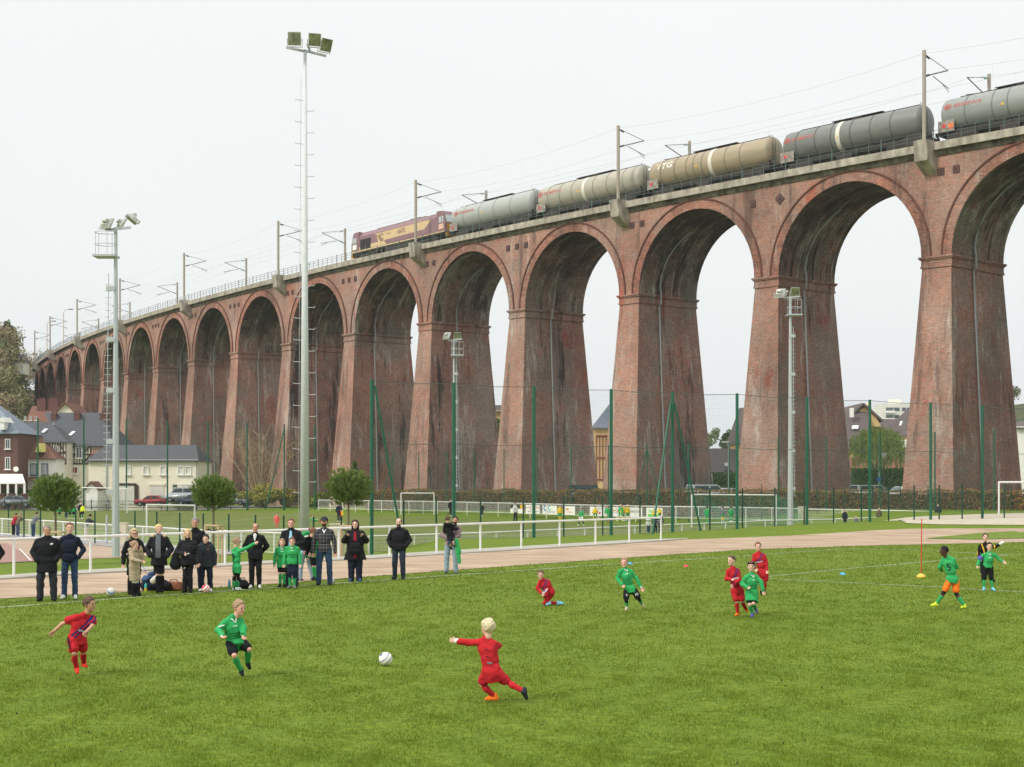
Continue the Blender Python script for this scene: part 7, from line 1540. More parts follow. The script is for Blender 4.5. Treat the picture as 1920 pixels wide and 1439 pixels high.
adult('girl in beige parka with hair in a bun, black boots, hand at her mouth', 252, 1119, 1012, 1.15, 1.2, ('front', 'chin'), .07, kid=True, hair='sand', hstyle='bun', top=('coat', 'khaki', .03, .34, 1.1), bottom=('trousers', 'wool', .0), shoes='boot', group=GS, seed=5, extras=(hoodx('khaki'), thin('purple_lace', 'purple', lambda J, q: [(J['wrl'], J['wrl'] + np.array([.13, 0, -.32]), .006, .006)])))
adult('blond woman in black puffer parka with fur hood and grey scarf, legs crossed', 298, 1112, 982, .1, .45, ('pocket', 'pocket'), .08, hair='blond', hstyle='bun', top=('coat', puffer, .045, .22, 1.12), bottom=('skirt', 'black', .0), shoes='boot', legl=(.10, .05), legr=(-.02, -.03), group=GS, seed=6, grow=.95, extras=(furhood, scarf('grey', .48)))
adult('woman with long blond hair, black padded jacket, phone and black shoulder bag', 352, 1112.5, 991, .1, .15, ('phone', 'down'), .07, hair='blond', hstyle='long', top=('coat', puffer, .04, .14, 1.05), bottom=('trousers', 'black', .0), shoes='boot', group=GS, seed=7, extras=(shouldbag(-1), thin('phone', 'white', lambda J, q: [(J['wrl'] + np.array([.08, -.04, .0]), J['wrl'] + np.array([.14, -.05, .02]), .012, .012)])))
adult('tall grey-haired man in dark jacket standing behind the blond woman and the boy', 366, 1107, 969, .1, .12, ('down', 'down'), .13, skin='tan', hair='grey', hstyle='short', top=('jacket', 'black', .025, .10), bottom=('trousers', 'dkjeans', .01), shoes='white', group=GS, seed=8)
adult('boy in an oversized charcoal jacket with a football at his feet', 386, 1110, 1000, .1, .0, ('down', 'down'), .13, kid=True, hair='dark', hstyle='short', top=('coat', 'charcoal', .035, .15, 1.15), bottom=('trousers', 'navy', .018), shoes='white', group=GS, seed=9, grow=1.12, extras=(hoodx('charcoal'), thin('orange_mark', 'orange', lambda J, q: [(q['shs'] + q['fwd'] * .175 + q['lat'] * .05 - q['up'] * .1, q['shs'] + q['fwd'] * .175 + q['lat'] * .09 - q['up'] * .1, .008, .008)])))
J9 = None
g, d = gd(447, 1107.5); Jk = PJ((447, 1107.5), d, dict(head=(444, 1016), neck=(442, 1026), shl=(436, 1031), shr=(449, 1031), ell=(438, 1050), wrl=(446, 1062), elr=(463, 1028), wrr=(478, 1019.5), hpl=(441, 1066), hpr=(447, 1066), knl=(440, 1085), knr=(446, 1085), anl=(440, 1103), anr=(444, 1103), tol=(449, 1106.5), tor=(453, 1106.5)), dict(shl=.08, shr=-.08, elr=-.06, wrr=-.08, ell=.1, wrl=.12, hpl=.05, hpr=-.05, knl=-.05, knr=.06, anl=-.06, anr=.06, tol=-.08, tor=.04)); Jk['bf'] = (.8, .6, 0)
person('boy in green shirt number 9 with glasses, pointing right with an outstretched arm', tuple(g), Jk, 1.36, (1, .1, -.05), hair='sand', hstyle='short', top=('jersey', 'green', .018, .12, 1.08), bottom=('trousers', 'black', .0), socks=('green', .75), shoes=('white', 'white'), group=GS, kid=True, seed=10, extras=(glasses, number('9', .26, True, 'black', -.20, tgt='jersey', dirn=(-.7, -.72, 0))))
adult('balding man in black jacket, hands behind back, beside pointing boy number 9', 479, 1104, 980, .05, -.0, ('back', 'back'), .10, skin='tan', hair='dark', hstyle='bald', top=('jacket', 'black', .03, .12, 1.05), bottom=('trousers', 'black', .012), shoes='white', group=GS, seed=11, extras=(teefront('white'),))
adult('man in open black leather jacket over light blue T-shirt', 546, 1100, 970.5, .05, .0, ('down', 'belly'), .12, skin='rosy', hair='brown', hstyle='crop', top=('jacket', 'black', .028, .09, 1., 1.12), bottom=('trousers', 'dkjeans', .015), shoes='charcoal', grow=1.08, group=GS, seed=12, sw=1.05, extras=(ex_caps('t_shirt', 'ltblue', lambda J, q: [(q['shs'] + q['fwd'] * .09, q['shs'] + q['fwd'] * .145 - q['up'] * .16, .03, .045, q['fwd'], .6), (q['shs'] + q['fwd'] * .145 - q['up'] * .16, q['hips'] + q['fwd'] * .175 + q['up'] * .06, .045, .055, q['fwd'], .6)], .009),))
adult('boy in green kit with black shorts, left of the pair before the leather jacket', 529, 1102, 1009, .1, .1, ('down', 'down'), .07, kid=True, hair='sand', top=('jersey', green_jersey, .018, .15, 1.05), bottom=('shorts', 'black', .006), socks=('green', .0), shoes='black', group=GS, seed=13)
adult('boy in green shirt and navy trousers, right of the pair before the leather jacket', 548, 1104.5, 1006, .0, .05, ('down', 'down'), .07, kid=True, hair='auburn', top=('jersey', green_jersey, .018, .07, 1.05), bottom=('midshorts', 'navy', .006, 'navy'), socks=('green', .3), shoes='grey', group=GS, seed=14)
g, d = gd(575, 1089.5); Jb = PJ((575, 1089.5), d, dict(head=(590, 997), neck=(583, 1001), shl=(575, 1006), shr=(588, 1008), ell=(566, 1020), wrl=(570, 1031), elr=(590, 1024), wrr=(584, 1036), hpl=(568, 1038), hpr=(576, 1036), knl=(564, 1064), knr=(580, 1062), anl=(563, 1086), anr=(585, 1084), tol=(569, 1089), tor=(592, 1087)), dict(head=-.25, neck=-.18, shl=-.2, shr=-.02, ell=-.3, wrl=-.34, elr=-.1, wrr=-.2, hpl=.0, hpr=.15, knr=.1, anr=.1, tor=.05)); Jb['bf'] = (.6, -.6, 0)
person('woman in light jeans bending down, blue bottle in hand, green hood on her back', tuple(g), Jb, 1.62, (.75, -.1, -.6), hair='auburn', hstyle='bun', top=('jacket', 'black', .02, .05), bottom=('trousers', 'ltjeans', .004), shoes='navy', group=GS, seed=15, extras=(ex_caps('green_hood', 'green', lambda J, q: [(J['shl'] + np.array([-.02, .03, .06]), J['shr'] + np.array([.02, .02, .05]), .10, .10, q['fwd'], .7)], .012), ex_caps('white_patch', 'white', lambda J, q: [(J['shl'] + np.array([.0, -.10, .0]), J['shl'] + np.array([.08, -.11, .02]), .025, .02)], .01), ex_caps('blue_bottle', 'ltblue', lambda J, q: [(J['wrl'] + np.array([.0, -.06, -.04]), J['wrl'] + np.array([-.07, -.07, -.24]), .036, .04)], .009)))
adult('boy in green shirt and black shorts mostly hidden behind the man with the cap', 590, 1089, 997, .2, .2, ('down', 'down'), .05, kid=True, hair='brown', top=('jersey', 'green', .015, .08), bottom=('shorts', 'black', .006), socks=('green', .0), shoes='black', group=GS, seed=16)
adult('young man in dark cap, black plaid cardigan and blue jeans', 608, 1097.5, 968, .1, .0, ('down', 'down'), .14, skin='tan', hair='black', hstyle='cap', top=('jersey', plaid, .02, .07), bottom=('trousers', 'jeans', .014), shoes='charcoal', group=GS, seed=17, look=-.05, sw=1.05, extras=(beard('black'), thin('collar', 'white', lambda J, q: [(q['shs'] + q['up'] * .05 + q['lat'] * s * .05 + q['fwd'] * .03, q['shs'] - q['up'] * .07 + q['fwd'] * .125, .018, .014) for s in (-1, 1)])))
adult('stout dark-haired woman in flared black coat with a black bag held in front', 666, 1091, 974, .1, .0, ('strap', 'strap'), .11, hair='dark', hstyle='long', top=('coat', 'black', .04, .30, 1.45, 1.35), bottom=('trousers', 'navy', .03), shoes='blue', grow=1.2, group=GS, seed=18, sw=1.08, extras=(frontbag, ex_caps('floral_top', 'burg', lambda J, q: [(q['shs'] + q['fwd'] * .13, q['shs'] - q['up'] * .22 + q['fwd'] * .17, .03, .05, q['fwd'], .6), (q['hips'] + q['fwd'] * .20 - q['up'] * .13, q['hips'] + q['fwd'] * .21 - q['up'] * .2, .05, .05, q['fwd'], .5)], .01)))
adult('bearded balding man in zipped black jacket and dark jeans standing alone', 748, 1087, 970.5, -.1, -.1, ('pocket', 'pocket'), .12, skin='fair', hair='dark', hstyle='bald', top=('coat', 'black', .038, .08, 1.0, 1.12), bottom=('trousers', 'dkjeans', .012), shoes='charcoal', group=GS, grow=1.06, seed=19, sw=1.08, extras=(beard('dark'),))
g, d = gd(846, 1075.5); Jd = stand((1075.5 - 967) * d / F, -.1, ('cross', 'front'), .14); Jd['head'] = tuple(np.array(Jd['head']) + [.13, 0, 0]); Jd['neck'] = tuple(np.array(Jd['neck']) + [.09, 0, 0]); Jd['shl'] = tuple(np.array(Jd['shl']) + [.07, 0, 0]); Jd['shr'] = tuple(np.array(Jd['shr']) + [.09, 0, 0]); Jd['wrl'] = (.02, -.32, 1.05); Jd['wrr'] = (-.06, -.34, .98)
person('man in mauve sweater and bleached jeans carrying a small child on his arm', tuple(g), Jd, (1075.5 - 967) * d / F, (-.1, -1, -.1), skin='tan', hair='black', hstyle='crop', top=('jersey', 'mauve', .022, .07), bottom=('trousers', 'ltjeans', .016), shoes='grey', group=GS, seed=20, extras=(scarf('charcoal', 0), beard('black'), ex_caps('green_jersey', 'green', lambda J, q: [(J['wrr'] + np.array([.22, .02, .05]), J['wrr'] + np.array([.30, .0, -.30]), .07, .085, (0, 1, 0), .5), (J['wrr'] + np.array([.28, 0, -.3]), J['wrr'] + np.array([.33, .0, -.62]), .07, .05, (0, 1, 0), .5)], .012)))
gb = (g.x, g.y - .30, g.z); mp_ = lambda a, b: ((a - 846) * d / F, 0, (1075.5 - b) * d / F)
Jc = dict(head=mp_(840.5, 973), neck=mp_(841, 981), shl=mp_(834, 985), shr=mp_(849, 985), ell=mp_(834, 996), wrl=mp_(842, 999), elr=mp_(854, 992), wrr=mp_(860, 990), hpl=mp_(843, 1009), hpr=mp_(850, 1009), knl=mp_(842, 1018), knr=mp_(852, 1018), anl=mp_(847, 1027), anr=mp_(853, 1024), tol=mp_(851, 1031), tor=mp_(858, 1028), bf=(.3, .8, 0))
for k in ('knl', 'knr'): Jc[k] = (Jc[k][0], -.12, Jc[k][2])
person('small child in black hooded coat carried on the man\'s arm, seen from behind', gb, Jc, 1.0, (.5, .8, 0), hair='brown', hstyle='short', top=('coat', 'black', .035, .1, 1.1), bottom=('trousers', 'jeans', .0), shoes='brown', group=GS, kid=True, seed=21, hands=False, extras=(hoodx('black'),))
# children on the near pitch
def kidp(label, foot, pts, dep, H, fd, bf, seed, **kw):
    g, d = gd(*foot); J = PJ(foot, d, pts, dep); J['bf'] = bf; return person(label, tuple(g), J, H, fd, kid=True, group=GP, seed=seed, res=kw.pop('res', .012), **kw)
kidp('boy in red short-sleeved kit leaning into a run at the far left', (149, 1266.5), dict(head=(170, 1132), neck=(163, 1148), shl=(144.5, 1155), shr=(173, 1158), ell=(117, 1170), wrl=(104.5, 1182), elr=(175, 1173), wrr=(168.5, 1183), hpl=(138, 1196), hpr=(150, 1199), knl=(144.5, 1223), knr=(153, 1224), anl=(144.8, 1253), anr=(146, 1249), tol=(150, 1263), tor=(153.5, 1257)), dict(head=-.05, shl=-.08, shr=.06, ell=-.02, wrl=-.05, elr=-.05, wrr=-.2, hpl=-.05, hpr=.08, knl=-.14, knr=.1, anl=-.02, anr=.3, tol=-.1, tor=.25), 1.30, (.95, -.35, -.1), (.5, -.85, 0), 31,
     skin='tan', hair='brown', hstyle='short', top=('tee', red_jersey, .020, .10, 1.06), bottom=('shorts', 'red', .012), socks=('red', .16), shoes='shoe_red', extras=(ex_caps('side_stripe', 'navy', lambda J, q: [(J['hpl'] + np.array([-.045, -.09, .02]), J['hpl'] * .35 + J['knl'] * .65 + np.array([-.03, -.095, 0]), .011, .011)], .008),))
kidp('boy in green kit with black shorts turning, knees bent, left part of the pitch', (455, 1270), dict(head=(449, 1139), neck=(441, 1152), shl=(424, 1162), shr=(449, 1160), ell=(412, 1180), wrl=(423, 1189), elr=(456, 1178), wrr=(458.5, 1190), hpl=(433, 1206), hpr=(448, 1205), knl=(444, 1226), knr=(467, 1217), anl=(453, 1258), anr=(460, 1246), tol=(458, 1267), tor=(466, 1259)), dict(head=-.03, shl=-.07, shr=.05, ell=-.12, wrl=-.25, elr=.0, wrr=-.1, hpl=-.02, hpr=.1, knl=-.2, knr=-.02, anl=-.02, anr=.2, tol=-.1, tor=.12), 1.27, (.8, -.5, -.35), (.45, -.9, 0), 32,
     skin='rosy', hair='sand', hstyle='short', top=('jersey', green_jersey, .024, .1, 1.1), bottom=('shorts', 'black', .014), socks=('green', .16), shoes='black', grow=1.02, extras=(thin('white_mark', 'white', lambda J, q: [(J['shl'] * .5 + J['ell'] * .5 + np.array([-.02, -.068, -.02]), J['shl'] * .5 + J['ell'] * .5 + np.array([.045, -.06, .0]), .013, .01)]),))
kidp('blond boy in long-sleeved red kit running for the ball, seen from behind', (921, 1318.5), dict(head=(914, 1176), neck=(913, 1190), shl=(900, 1200), shr=(925, 1202), ell=(878, 1206.5), wrl=(856, 1204), elr=(933, 1212), wrr=(922, 1221), hpl=(914, 1263), hpr=(930, 1262), knl=(903, 1284), knr=(951, 1279), anl=(928, 1309), anr=(982, 1294), tol=(908, 1315.5), tor=(989, 1310)), dict(head=.0, shl=.04, shr=-.02, ell=.08, wrl=.1, elr=.05, wrr=.26, knl=.08, hpl=.02, hpr=-.05, anl=.1, anr=-.12, tol=.12, tor=-.1, knr=.0), 1.22, (-.7, .72, -.1), (-.35, .94, 0), 33,
     skin='fair', hair='pale', hstyle='medium', top=('jersey', cloth('red_plain', RED), .022, .09, 1.08), bottom=('shorts', 'red', .016), socks=('red', .10), shoes=('orange', 'charcoal'), extras=(ex_caps('shirt_print', 'grey', lambda J, q: [(q['shs'] - q['fwd'] * .130 - q['up'] * .27 + q['lat'] * (.02 + .022 * k), q['shs'] - q['fwd'] * .130 - q['up'] * (.285 - .004 * k) + q['lat'] * (.03 + .022 * k), .011, .008) for k in range(3)], .006), ex_caps('cuff', 'white', lambda J, q: [(J['wrl'], J['wrl'] * .88 + J['ell'] * .12, .036, .036)], .008), ex_caps('navy_marks', 'navy', lambda J, q: [(q['shs'] - q['fwd'] * .118 - q['up'] * (.10 + .09 * k), q['shs'] - q['fwd'] * .116 - q['up'] * (.11 + .09 * k) + q['lat'] * .05, .007, .005) for k in range(2)], .006)))
kidp('boy in red kneeling on one knee and tying his light blue boot', (1030, 1136), dict(head=(1013.5, 1077), neck=(1017, 1085.5), shl=(1010, 1089), shr=(1026, 1088), ell=(1008, 1104), wrl=(1015.5, 1112), elr=(1031, 1101), wrr=(1021, 1110), hpl=(1027, 1110), hpr=(1034, 1111), knl=(1020.5, 1114.5), knr=(1023, 1131), anl=(1029.5, 1130), anr=(1046, 1131.5), tol=(1022.5, 1135), tor=(1058, 1132.5)), dict(head=-.1, shl=-.1, shr=-.06, ell=-.1, wrl=-.2, elr=-.02, wrr=-.2, knl=-.18, anl=-.15, tol=-.15, knr=.02, anr=.05, tor=.05), 1.25, (-.1, -1, -.3), (-.3, -.9, 0), 34,
     skin='fair', hair='brown', hstyle='crop', top=('jersey', red_jersey, .016, .05), bottom=('midshorts', 'red', .01), socks=('red', .1), shoes='shoe_blue')
kidp('boy in green kit with black shorts number 10 striding towards the camera', (1176, 1146), dict(head=(1170.5, 1055), neck=(1172.5, 1064), shl=(1161.5, 1069), shr=(1183, 1069), ell=(1158, 1085), wrl=(1165.5, 1096), elr=(1193, 1085), wrr=(1202, 1102), hpl=(1175, 1107), hpr=(1188, 1107), knl=(1173.5, 1124), knr=(1197.5, 1122), anl=(1175.5, 1139), anr=(1205, 1133.5), tol=(1172, 1144.5), tor=(1209.5, 1140.5)), dict(shl=-.04, shr=.04, wrl=-.14, ell=-.02, elr=.04, knl=-.08, anl=-.02, tol=-.14, knr=.0, anr=.28, tor=.2), 1.28, (-.25, -1, -.1), (-.15, -1, 0), 35,
     skin='rosy', hair='sand', top=('jersey', green_jersey, .018, .07, 1.04), bottom=('shorts', 'black', .012, 'black'), socks=('green', .3), shoes='beige', extras=(number('10', .085, False, 'white', 0, 0, 'shorts_number', 'shorts', org=lambda J, q: J['hpr'] * .5 + J['knr'] * .5, dirn=(0, -1, 0)), number('c', .09, False, 'white', 0, 0, 'shorts_badge', 'shorts', org=lambda J, q: J['hpl'] * .55 + J['knl'] * .45, dirn=(0, -1, 0))))
kidp('boy in red with orange boots running left, hand on his chest', (1383, 1157), dict(head=(1371.5, 1051), neck=(1373, 1061.5), shl=(1364, 1067.5), shr=(1384, 1068), ell=(1361.5, 1085), wrl=(1369, 1086), elr=(1386, 1088), wrr=(1371, 1096.5), hpl=(1376.5, 1109), hpr=(1389, 1110), knl=(1380.5, 1128), knr=(1390, 1127), anl=(1383.5, 1150.5), anr=(1403, 1145), tol=(1377.5, 1155.5), tor=(1405, 1150)), dict(shl=-.05, shr=.05, ell=-.06, wrl=-.2, elr=-.04, wrr=-.22, knl=-.05, knr=-.05, anr=.25, tor=.22, tol=-.05), 1.26, (-.75, -.65, 0), (-.3, -.95, 0), 36,
     skin='fair', hair='brown', hstyle='crop', top=('jersey', red_jersey, .015, .06), bottom=('shorts', 'red', .014), socks=('red', .14), shoes='orange')
kidp('child in green kit with black headband running, purple boots', (1411, 1159), dict(head=(1408.5, 1062), neck=(1409, 1073), shl=(1398, 1079.5), shr=(1419.5, 1080), ell=(1391, 1095), wrl=(1398.5, 1100.5), elr=(1427, 1092), wrr=(1429.5, 1107), hpl=(1405.5, 1115), hpr=(1414, 1115), knl=(1404, 1133), knr=(1411, 1131), anl=(1411, 1151), anr=(1420, 1142.5), tol=(1407.5, 1158), tor=(1423.5, 1152.5)), dict(shl=-.05, shr=.05, ell=-.02, wrl=-.15, elr=0, wrr=-.05, knl=-.1, knr=-.12, anl=.0, anr=.25, tol=-.08, tor=.22), 1.22, (-.25, -1, -.05), (-.15, -1, 0), 37,
     skin='fair', hair='brown', hstyle='band', top=('jersey', green_jersey, .024, .16, 1.15), bottom=('shorts', 'black', .0), socks=('green', .18), shoes='purple')
kidp('boy in red kit with navy sash standing behind the two running children', (1430, 1115), dict(head=(1421.5, 1025), neck=(1423, 1034), shl=(1414, 1039), shr=(1432.5, 1039), ell=(1411.5, 1054), wrl=(1415, 1066), elr=(1437, 1054), wrr=(1437, 1069), hpl=(1425.5, 1076), hpr=(1434.5, 1076), knl=(1427, 1092), knr=(1435.5, 1091), anl=(1427.5, 1109.5), anr=(1434, 1107.5), tol=(1427, 1114), tor=(1435.5, 1112.5)), dict(wrl=-.1, wrr=-.06, tol=-.13, tor=.0, anr=.1), 1.28, (-.1, -1, -.15), (-.1, -1, 0), 38,
     skin='fair', hair='auburn', top=('jersey', red_jersey, .016, .08), bottom=('shorts', 'red', .014), socks=('red', .12), shoes='black')
kidp('boy with green shirt number 5 and orange shorts over black tights, seen from behind', (1780, 1142), dict(head=(1770, 1033), neck=(1775, 1043), shl=(1769, 1047), shr=(1786, 1047), ell=(1765, 1064), wrl=(1772, 1071), elr=(1795, 1064), wrr=(1790, 1074), hpl=(1780, 1089), hpr=(1792, 1089), knl=(1770, 1111), knr=(1793, 1113.5), anl=(1757, 1133), anr=(1807, 1136), tol=(1745, 1137), tor=(1801, 1141)), dict(shl=.06, shr=-.04, ell=.1, wrl=.25, elr=.06, wrr=.25, anl=.05, tol=.02, anr=-.05, tor=-.0), 1.36, (-.95, .1, -.1), (-.55, .8, 0), 39,
     skin='dark', hair='black', hstyle='crop', top=('jersey', 'green', .018, .06, 1.03), bottom=('shorts', 'orange', .012, 'black'), socks=('green', .3), shoes='limey', extras=(number('5', .23, True, 'charcoal', -.20),))
kidp('boy in green with white and blue armband standing, hands slightly spread', (1851, 1108.5), dict(head=(1855, 1025), neck=(1854.5, 1034), shl=(1842, 1039.5), shr=(1867, 1039), ell=(1836, 1051), wrl=(1832, 1060), elr=(1873, 1049), wrr=(1879, 1053.5), hpl=(1846.5, 1063), hpr=(1857, 1063), knl=(1845, 1084.5), knr=(1858.5, 1084.5), anl=(1845, 1103), anr=(1861, 1103.5), tol=(1841.5, 1107.5), tor=(1862.5, 1108)), dict(wrl=-.06, wrr=-.06, tol=-.12, tor=-.14), 1.20, (-.1, -1, -.1), (0, -1, 0), 40,
     skin='fair', hair='dark', top=('jersey', green_jersey, .018, .03), bottom=('midshorts', 'black', .012), socks=('green', .15), shoes='shoe_blue', extras=(armband, ex_caps('armband_edge', 'purple', lambda J, q: [(J['shl'] * .38 + J['ell'] * .62, J['shl'] * .36 + J['ell'] * .64, .063, .063), (J['shl'] * .27 + J['ell'] * .73, J['shl'] * .25 + J['ell'] * .75, .062, .062)], .009)))
kidp('young goalkeeper in black and yellow jersey with one gloved hand raised', (1848, 1096), dict(head=(1847.5, 1007.5), neck=(1847, 1016.5), shl=(1837.5, 1022), shr=(1857, 1022), ell=(1834.5, 1036), wrl=(1835.5, 1047), elr=(1864.5, 1026.5), wrr=(1872, 1021), hpl=(1843, 1054), hpr=(1853, 1054), knl=(1843, 1073), knr=(1855, 1072), anl=(1843, 1090), anr=(1862, 1087), tol=(1841, 1095), tor=(1865.5, 1092)), dict(wrl=-.1, elr=-.03, wrr=-.08, tol=-.12), 1.30, (-.2, -1, 0), (0, -1, 0), 41,
     skin='fair', hair='brown', top=('jersey', keeper, .018, .05), bottom=('midshorts', 'black', .012), socks=('black', .1), shoes='black', extras=(glovex('white', 'r'),))
# small figures beyond the track
def far(label, px, pyf, pyt, d, yaw, topc, botc, hair='brown', arms=('down', 'down'), kid=False, socks=None, shoes='white', zf=None, bend=0, legs=None, tk='jersey', **kw):
    z = zz(pyf, d); H = (pyf - pyt) * d / F; J = stand(H, yaw, arms, .1, kid=kid, legl=(legs or ((0, 0), (0, 0)))[0], legr=(legs or ((0, 0), (0, 0)))[1])
    if bend:
        for k in ('head', 'neck', 'shl', 'shr', 'ell', 'elr', 'wrl', 'wrr'): p = J[k]; J[k] = (p[0] + bend * (p[2] - .5 * H) * math.sin(yaw), p[1] - bend * (p[2] - .5 * H) * math.cos(yaw), p[2] - .12 * bend * (p[2] - .5 * H))
    person(label, (at(px, d), d, z), J, H, (math.sin(yaw), -math.cos(yaw), -.1), hair=hair, top=(tk, topc, .02, .08 if not kid else .05), bottom=('shorts' if socks else 'trousers', botc, .012), socks=(socks, .1) if socks else None, shoes=shoes, kid=kid, group=GF, res=.028, hands=True, seed=int(px), **kw)
PI = math.pi
far('onlooker in burgundy coat leaning on the railing, leftmost of the leaning group', 25, 1004.5, 961, 97, PI * .8, 'burg', 'black', 'dark', ('rail', 'rail'), bend=.35, tk='coat')
far('onlooker with grey cap and brown coat leaning beside the burgundy coat', 33, 1005.5, 961, 96, PI * .8, 'brown', 'jeans', 'grey', ('rail', 'rail'), bend=.35, tk='coat')
far('onlooker in grey blue jacket leaning on the railing left of the pine', 62, 1007.5, 959, 94, PI * .78, 'grey', 'jeans', 'dark', ('rail', 'rail'), bend=.4, tk='jacket')
far('onlooker in black jacket and beige trousers leaning on the railing behind the sweater man', 161, 1014, 963, 91, PI * .78, 'charcoal', 'beige', 'black', ('rail', 'rail'), bend=.45, tk='jacket')
far('child in yellow bib and black shorts behind the left pine', 155, 973, 945, 137, -.2, 'hivis', 'black', 'dark', kid=True, socks='green')
far('coach in black beside the child in the yellow bib', 152, 973.5, 941, 138, .3, 'black', 'black', 'dark')
for i, (px, pyf, pyt, c_) in enumerate(((104, 973, 948, 'green'), (112, 972, 949, 'green'), (131, 973, 949, 'green'), (138, 974, 946, 'green'), (124, 973, 945, 'navy'))):
    far(['child in green seen under the left edge of the left pine crown', 'child in green right beside the trunk of the left pine', 'child in green bending between pine trunk and yellow bib', 'child in green closest to the yellow bib', 'adult in dark jacket among the green children behind the left pine'][i], px, pyf, pyt, 138 + i, .3 * i - .5, c_, 'black' if c_ == 'green' else 'jeans', 'brown', kid=c_ == 'green', socks='green' if c_ == 'green' else None, bend=.4 if i == 2 else 0)
far('young goalkeeper in coral red jersey standing on the far pitch', 519, 993, 962, 108, .4, 'coral', 'coral', 'black', kid=True, socks='coral', shoes='green')
far('linesman in dark tracksuit behind the right pine holding a red and yellow flag', 636, 979, 942, 130, .2, 'navy', 'navy', 'dark', arms=('down', 'front'), extras=(ex_caps('flag', 'yellow', lambda J, q: [(J['wrr'] + np.array([.1, -.05, -.2]), J['wrr'] + np.array([.15, -.05, -.45]), .11, .08, (0, 1, 0), .3)], .02), ex_caps('flag_red', 'red', lambda J, q: [(J['wrr'] + np.array([-.02, -.06, -.15]), J['wrr'] + np.array([.0, -.06, -.5]), .07, .06, (0, 1, 0), .3)], .02)))
z0_ = zz(979, 128); g = Vector((at(590, 128), 128, z0_)); m28 = 128 / F
Js = PJ((590, 979), 128, dict(head=(585.5, 968.5), neck=(586, 972), shl=(583, 973.5), shr=(588.5, 973.5), ell=(580, 977), wrl=(578.5, 978.5), elr=(590, 976.5), wrr=(592, 976), hpl=(588, 977), hpr=(590, 977), knl=(593, 974), knr=(595, 974.5), anl=(598, 977), anr=(600, 977.5), tol=(601, 976), tor=(603, 976.5)), dict()); Js['bf'] = (.6, -.6, 0)
person('boy in green sitting on the far pitch right of the tallest mast', tuple(g), Js, 1.3, (.6, -.8, 0), hair='dark', top=('jersey', 'green', .018, .05), bottom=('shorts', 'green', .012), socks=('green', .1), shoes='red', kid=True, group=GF, res=.028, seed=50)
far('adult in black tracksuit with white stripes on the far pitch beside the second mast', 845, 968, 936, 140, .6, 'black', 'black', 'dark')
far('child in green and white kit just behind the adult by the second mast', 849, 969, 945, 142, .3, 'green', 'white', 'brown', kid=True, socks='green')
far('small figure in black between two fence posts left of the white sweater', 904, 968, 944, 138, -.4, 'black', 'black', 'dark')
far('coach in white sweater walking on the far pitch', 966, 981, 941, 125, .9, 'white', 'black', 'dark', legs=((-.22, .1), (.22, -.1)), shoes='blue', skin='tan')
for i, (px, pyf, pyt, topc, botc, sk, hr, yaw, lab) in enumerate(((1050, 978, 946.5, 'yellow', 'green', 'yellow', 'dark', .3, 'yellow shirted boy with green shorts and pink shoes in front of the swirl board'),
        (1090, 986, 952, 'green', 'white', 'black', 'black', -.8, 'boy in green and white kit nearest to the near railing'), (1116, 976, 949, 'yellow', 'green', 'yellow', 'brown', .3, 'yellow shirted boy in front of the red car board'),
        (1139, 979, 947, 'green', 'white', 'green', 'black', -.3, 'green boy left of the thick fence post'), (1142, 981, 950, 'green', 'green', 'red', 'black', .5, 'green boy with red shoes next to the thick fence post'),
        (1164, 978, 945, 'green', 'green', 'limey', 'ashblond', -.7, 'green player with blue sleeve in front of the yellow pair'), (1168, 978, 946, 'yellow', 'green', 'yellow', 'brown', .4, 'yellow player just behind the green player with the blue sleeve'),
        (1177, 978, 945.5, 'yellow', 'green', 'yellow', 'ashblond', .7, 'light haired yellow player, right of the pair'), (1227, 978, 954, 'yellow', 'green', 'green', 'dark', .2, 'yellow shirted boy half hidden by the leaning fence brace'), (1237, 973, 951, 'yellow', 'green', 'yellow', 'dark', -.3, 'yellow shirted boy in front of the green board'),
        (1326, 981, 949.5, 'green', 'green', 'green', 'black', 2.9, 'green shirted defender inside the far goal at its left'), (1355, 978, 950, 'grey', 'green', 'yellow', 'dark', 2.6, 'goalkeeper in grey shirt and yellow socks inside the far goal'), (1371, 979, 950, 'green', 'green', 'green', 'dark', 3.3, 'green shirted defender in the middle of the far goal'), (1307, 979, 967, 'yellow', 'yellow', 'yellow', 'dark', 1.5, 'yellow player crouching near the left goalpost of the far goal'))):
    far(lab, px, pyf, pyt, 118 if px < 1300 else 113, yaw, topc, botc, hr, kid=True, socks=sk, shoes=['coral', 'white', 'black', 'green', 'red', 'limey', 'white', 'shoe_blue', 'black', 'black', 'green', 'shoe_blue', 'white', 'yellow'][i], legs=((-.15, .05), (.15, -.05)) if i in (1, 2, 5, 7) else None)
far('child in white hooded jacket standing behind the near railing end', 1216, 1000, 970, 79.5, 2.9, 'white', 'jeans', 'brown', kid=True, tk='coat', extras=(hoodx('white'),))
far('child in dark clothes between the white jacket and the striped sweater', 1229, 1000, 966, 80, 3.0, 'charcoal', 'navy', 'dark', kid=True)
far('person in navy sweater with white stripes behind the railing end', 1238, 999, 962, 79.8, 3.1, striped, 'navy', 'black')
far('onlooker in navy hooded parka with fur trim behind the bank', 1584, 989, 955, 100, .4, 'navy', 'navy', 'dark', tk='coat', extras=(furhood,))
far('small child with light top beside the fur trimmed parka', 1605, 990, 968, 99, 0, 'grey', 'jeans', 'sand', kid=True)
far('onlooker in brown jacket sitting against the white railing at the right', 1648, 986, 951, 106, .3, 'brown', 'charcoal', 'black', tk='jacket')
far('grey-haired onlooker in dark jacket near the sand', 1759, 981, 945, 110, -.2, 'charcoal', 'charcoal', 'grey', tk='jacket')
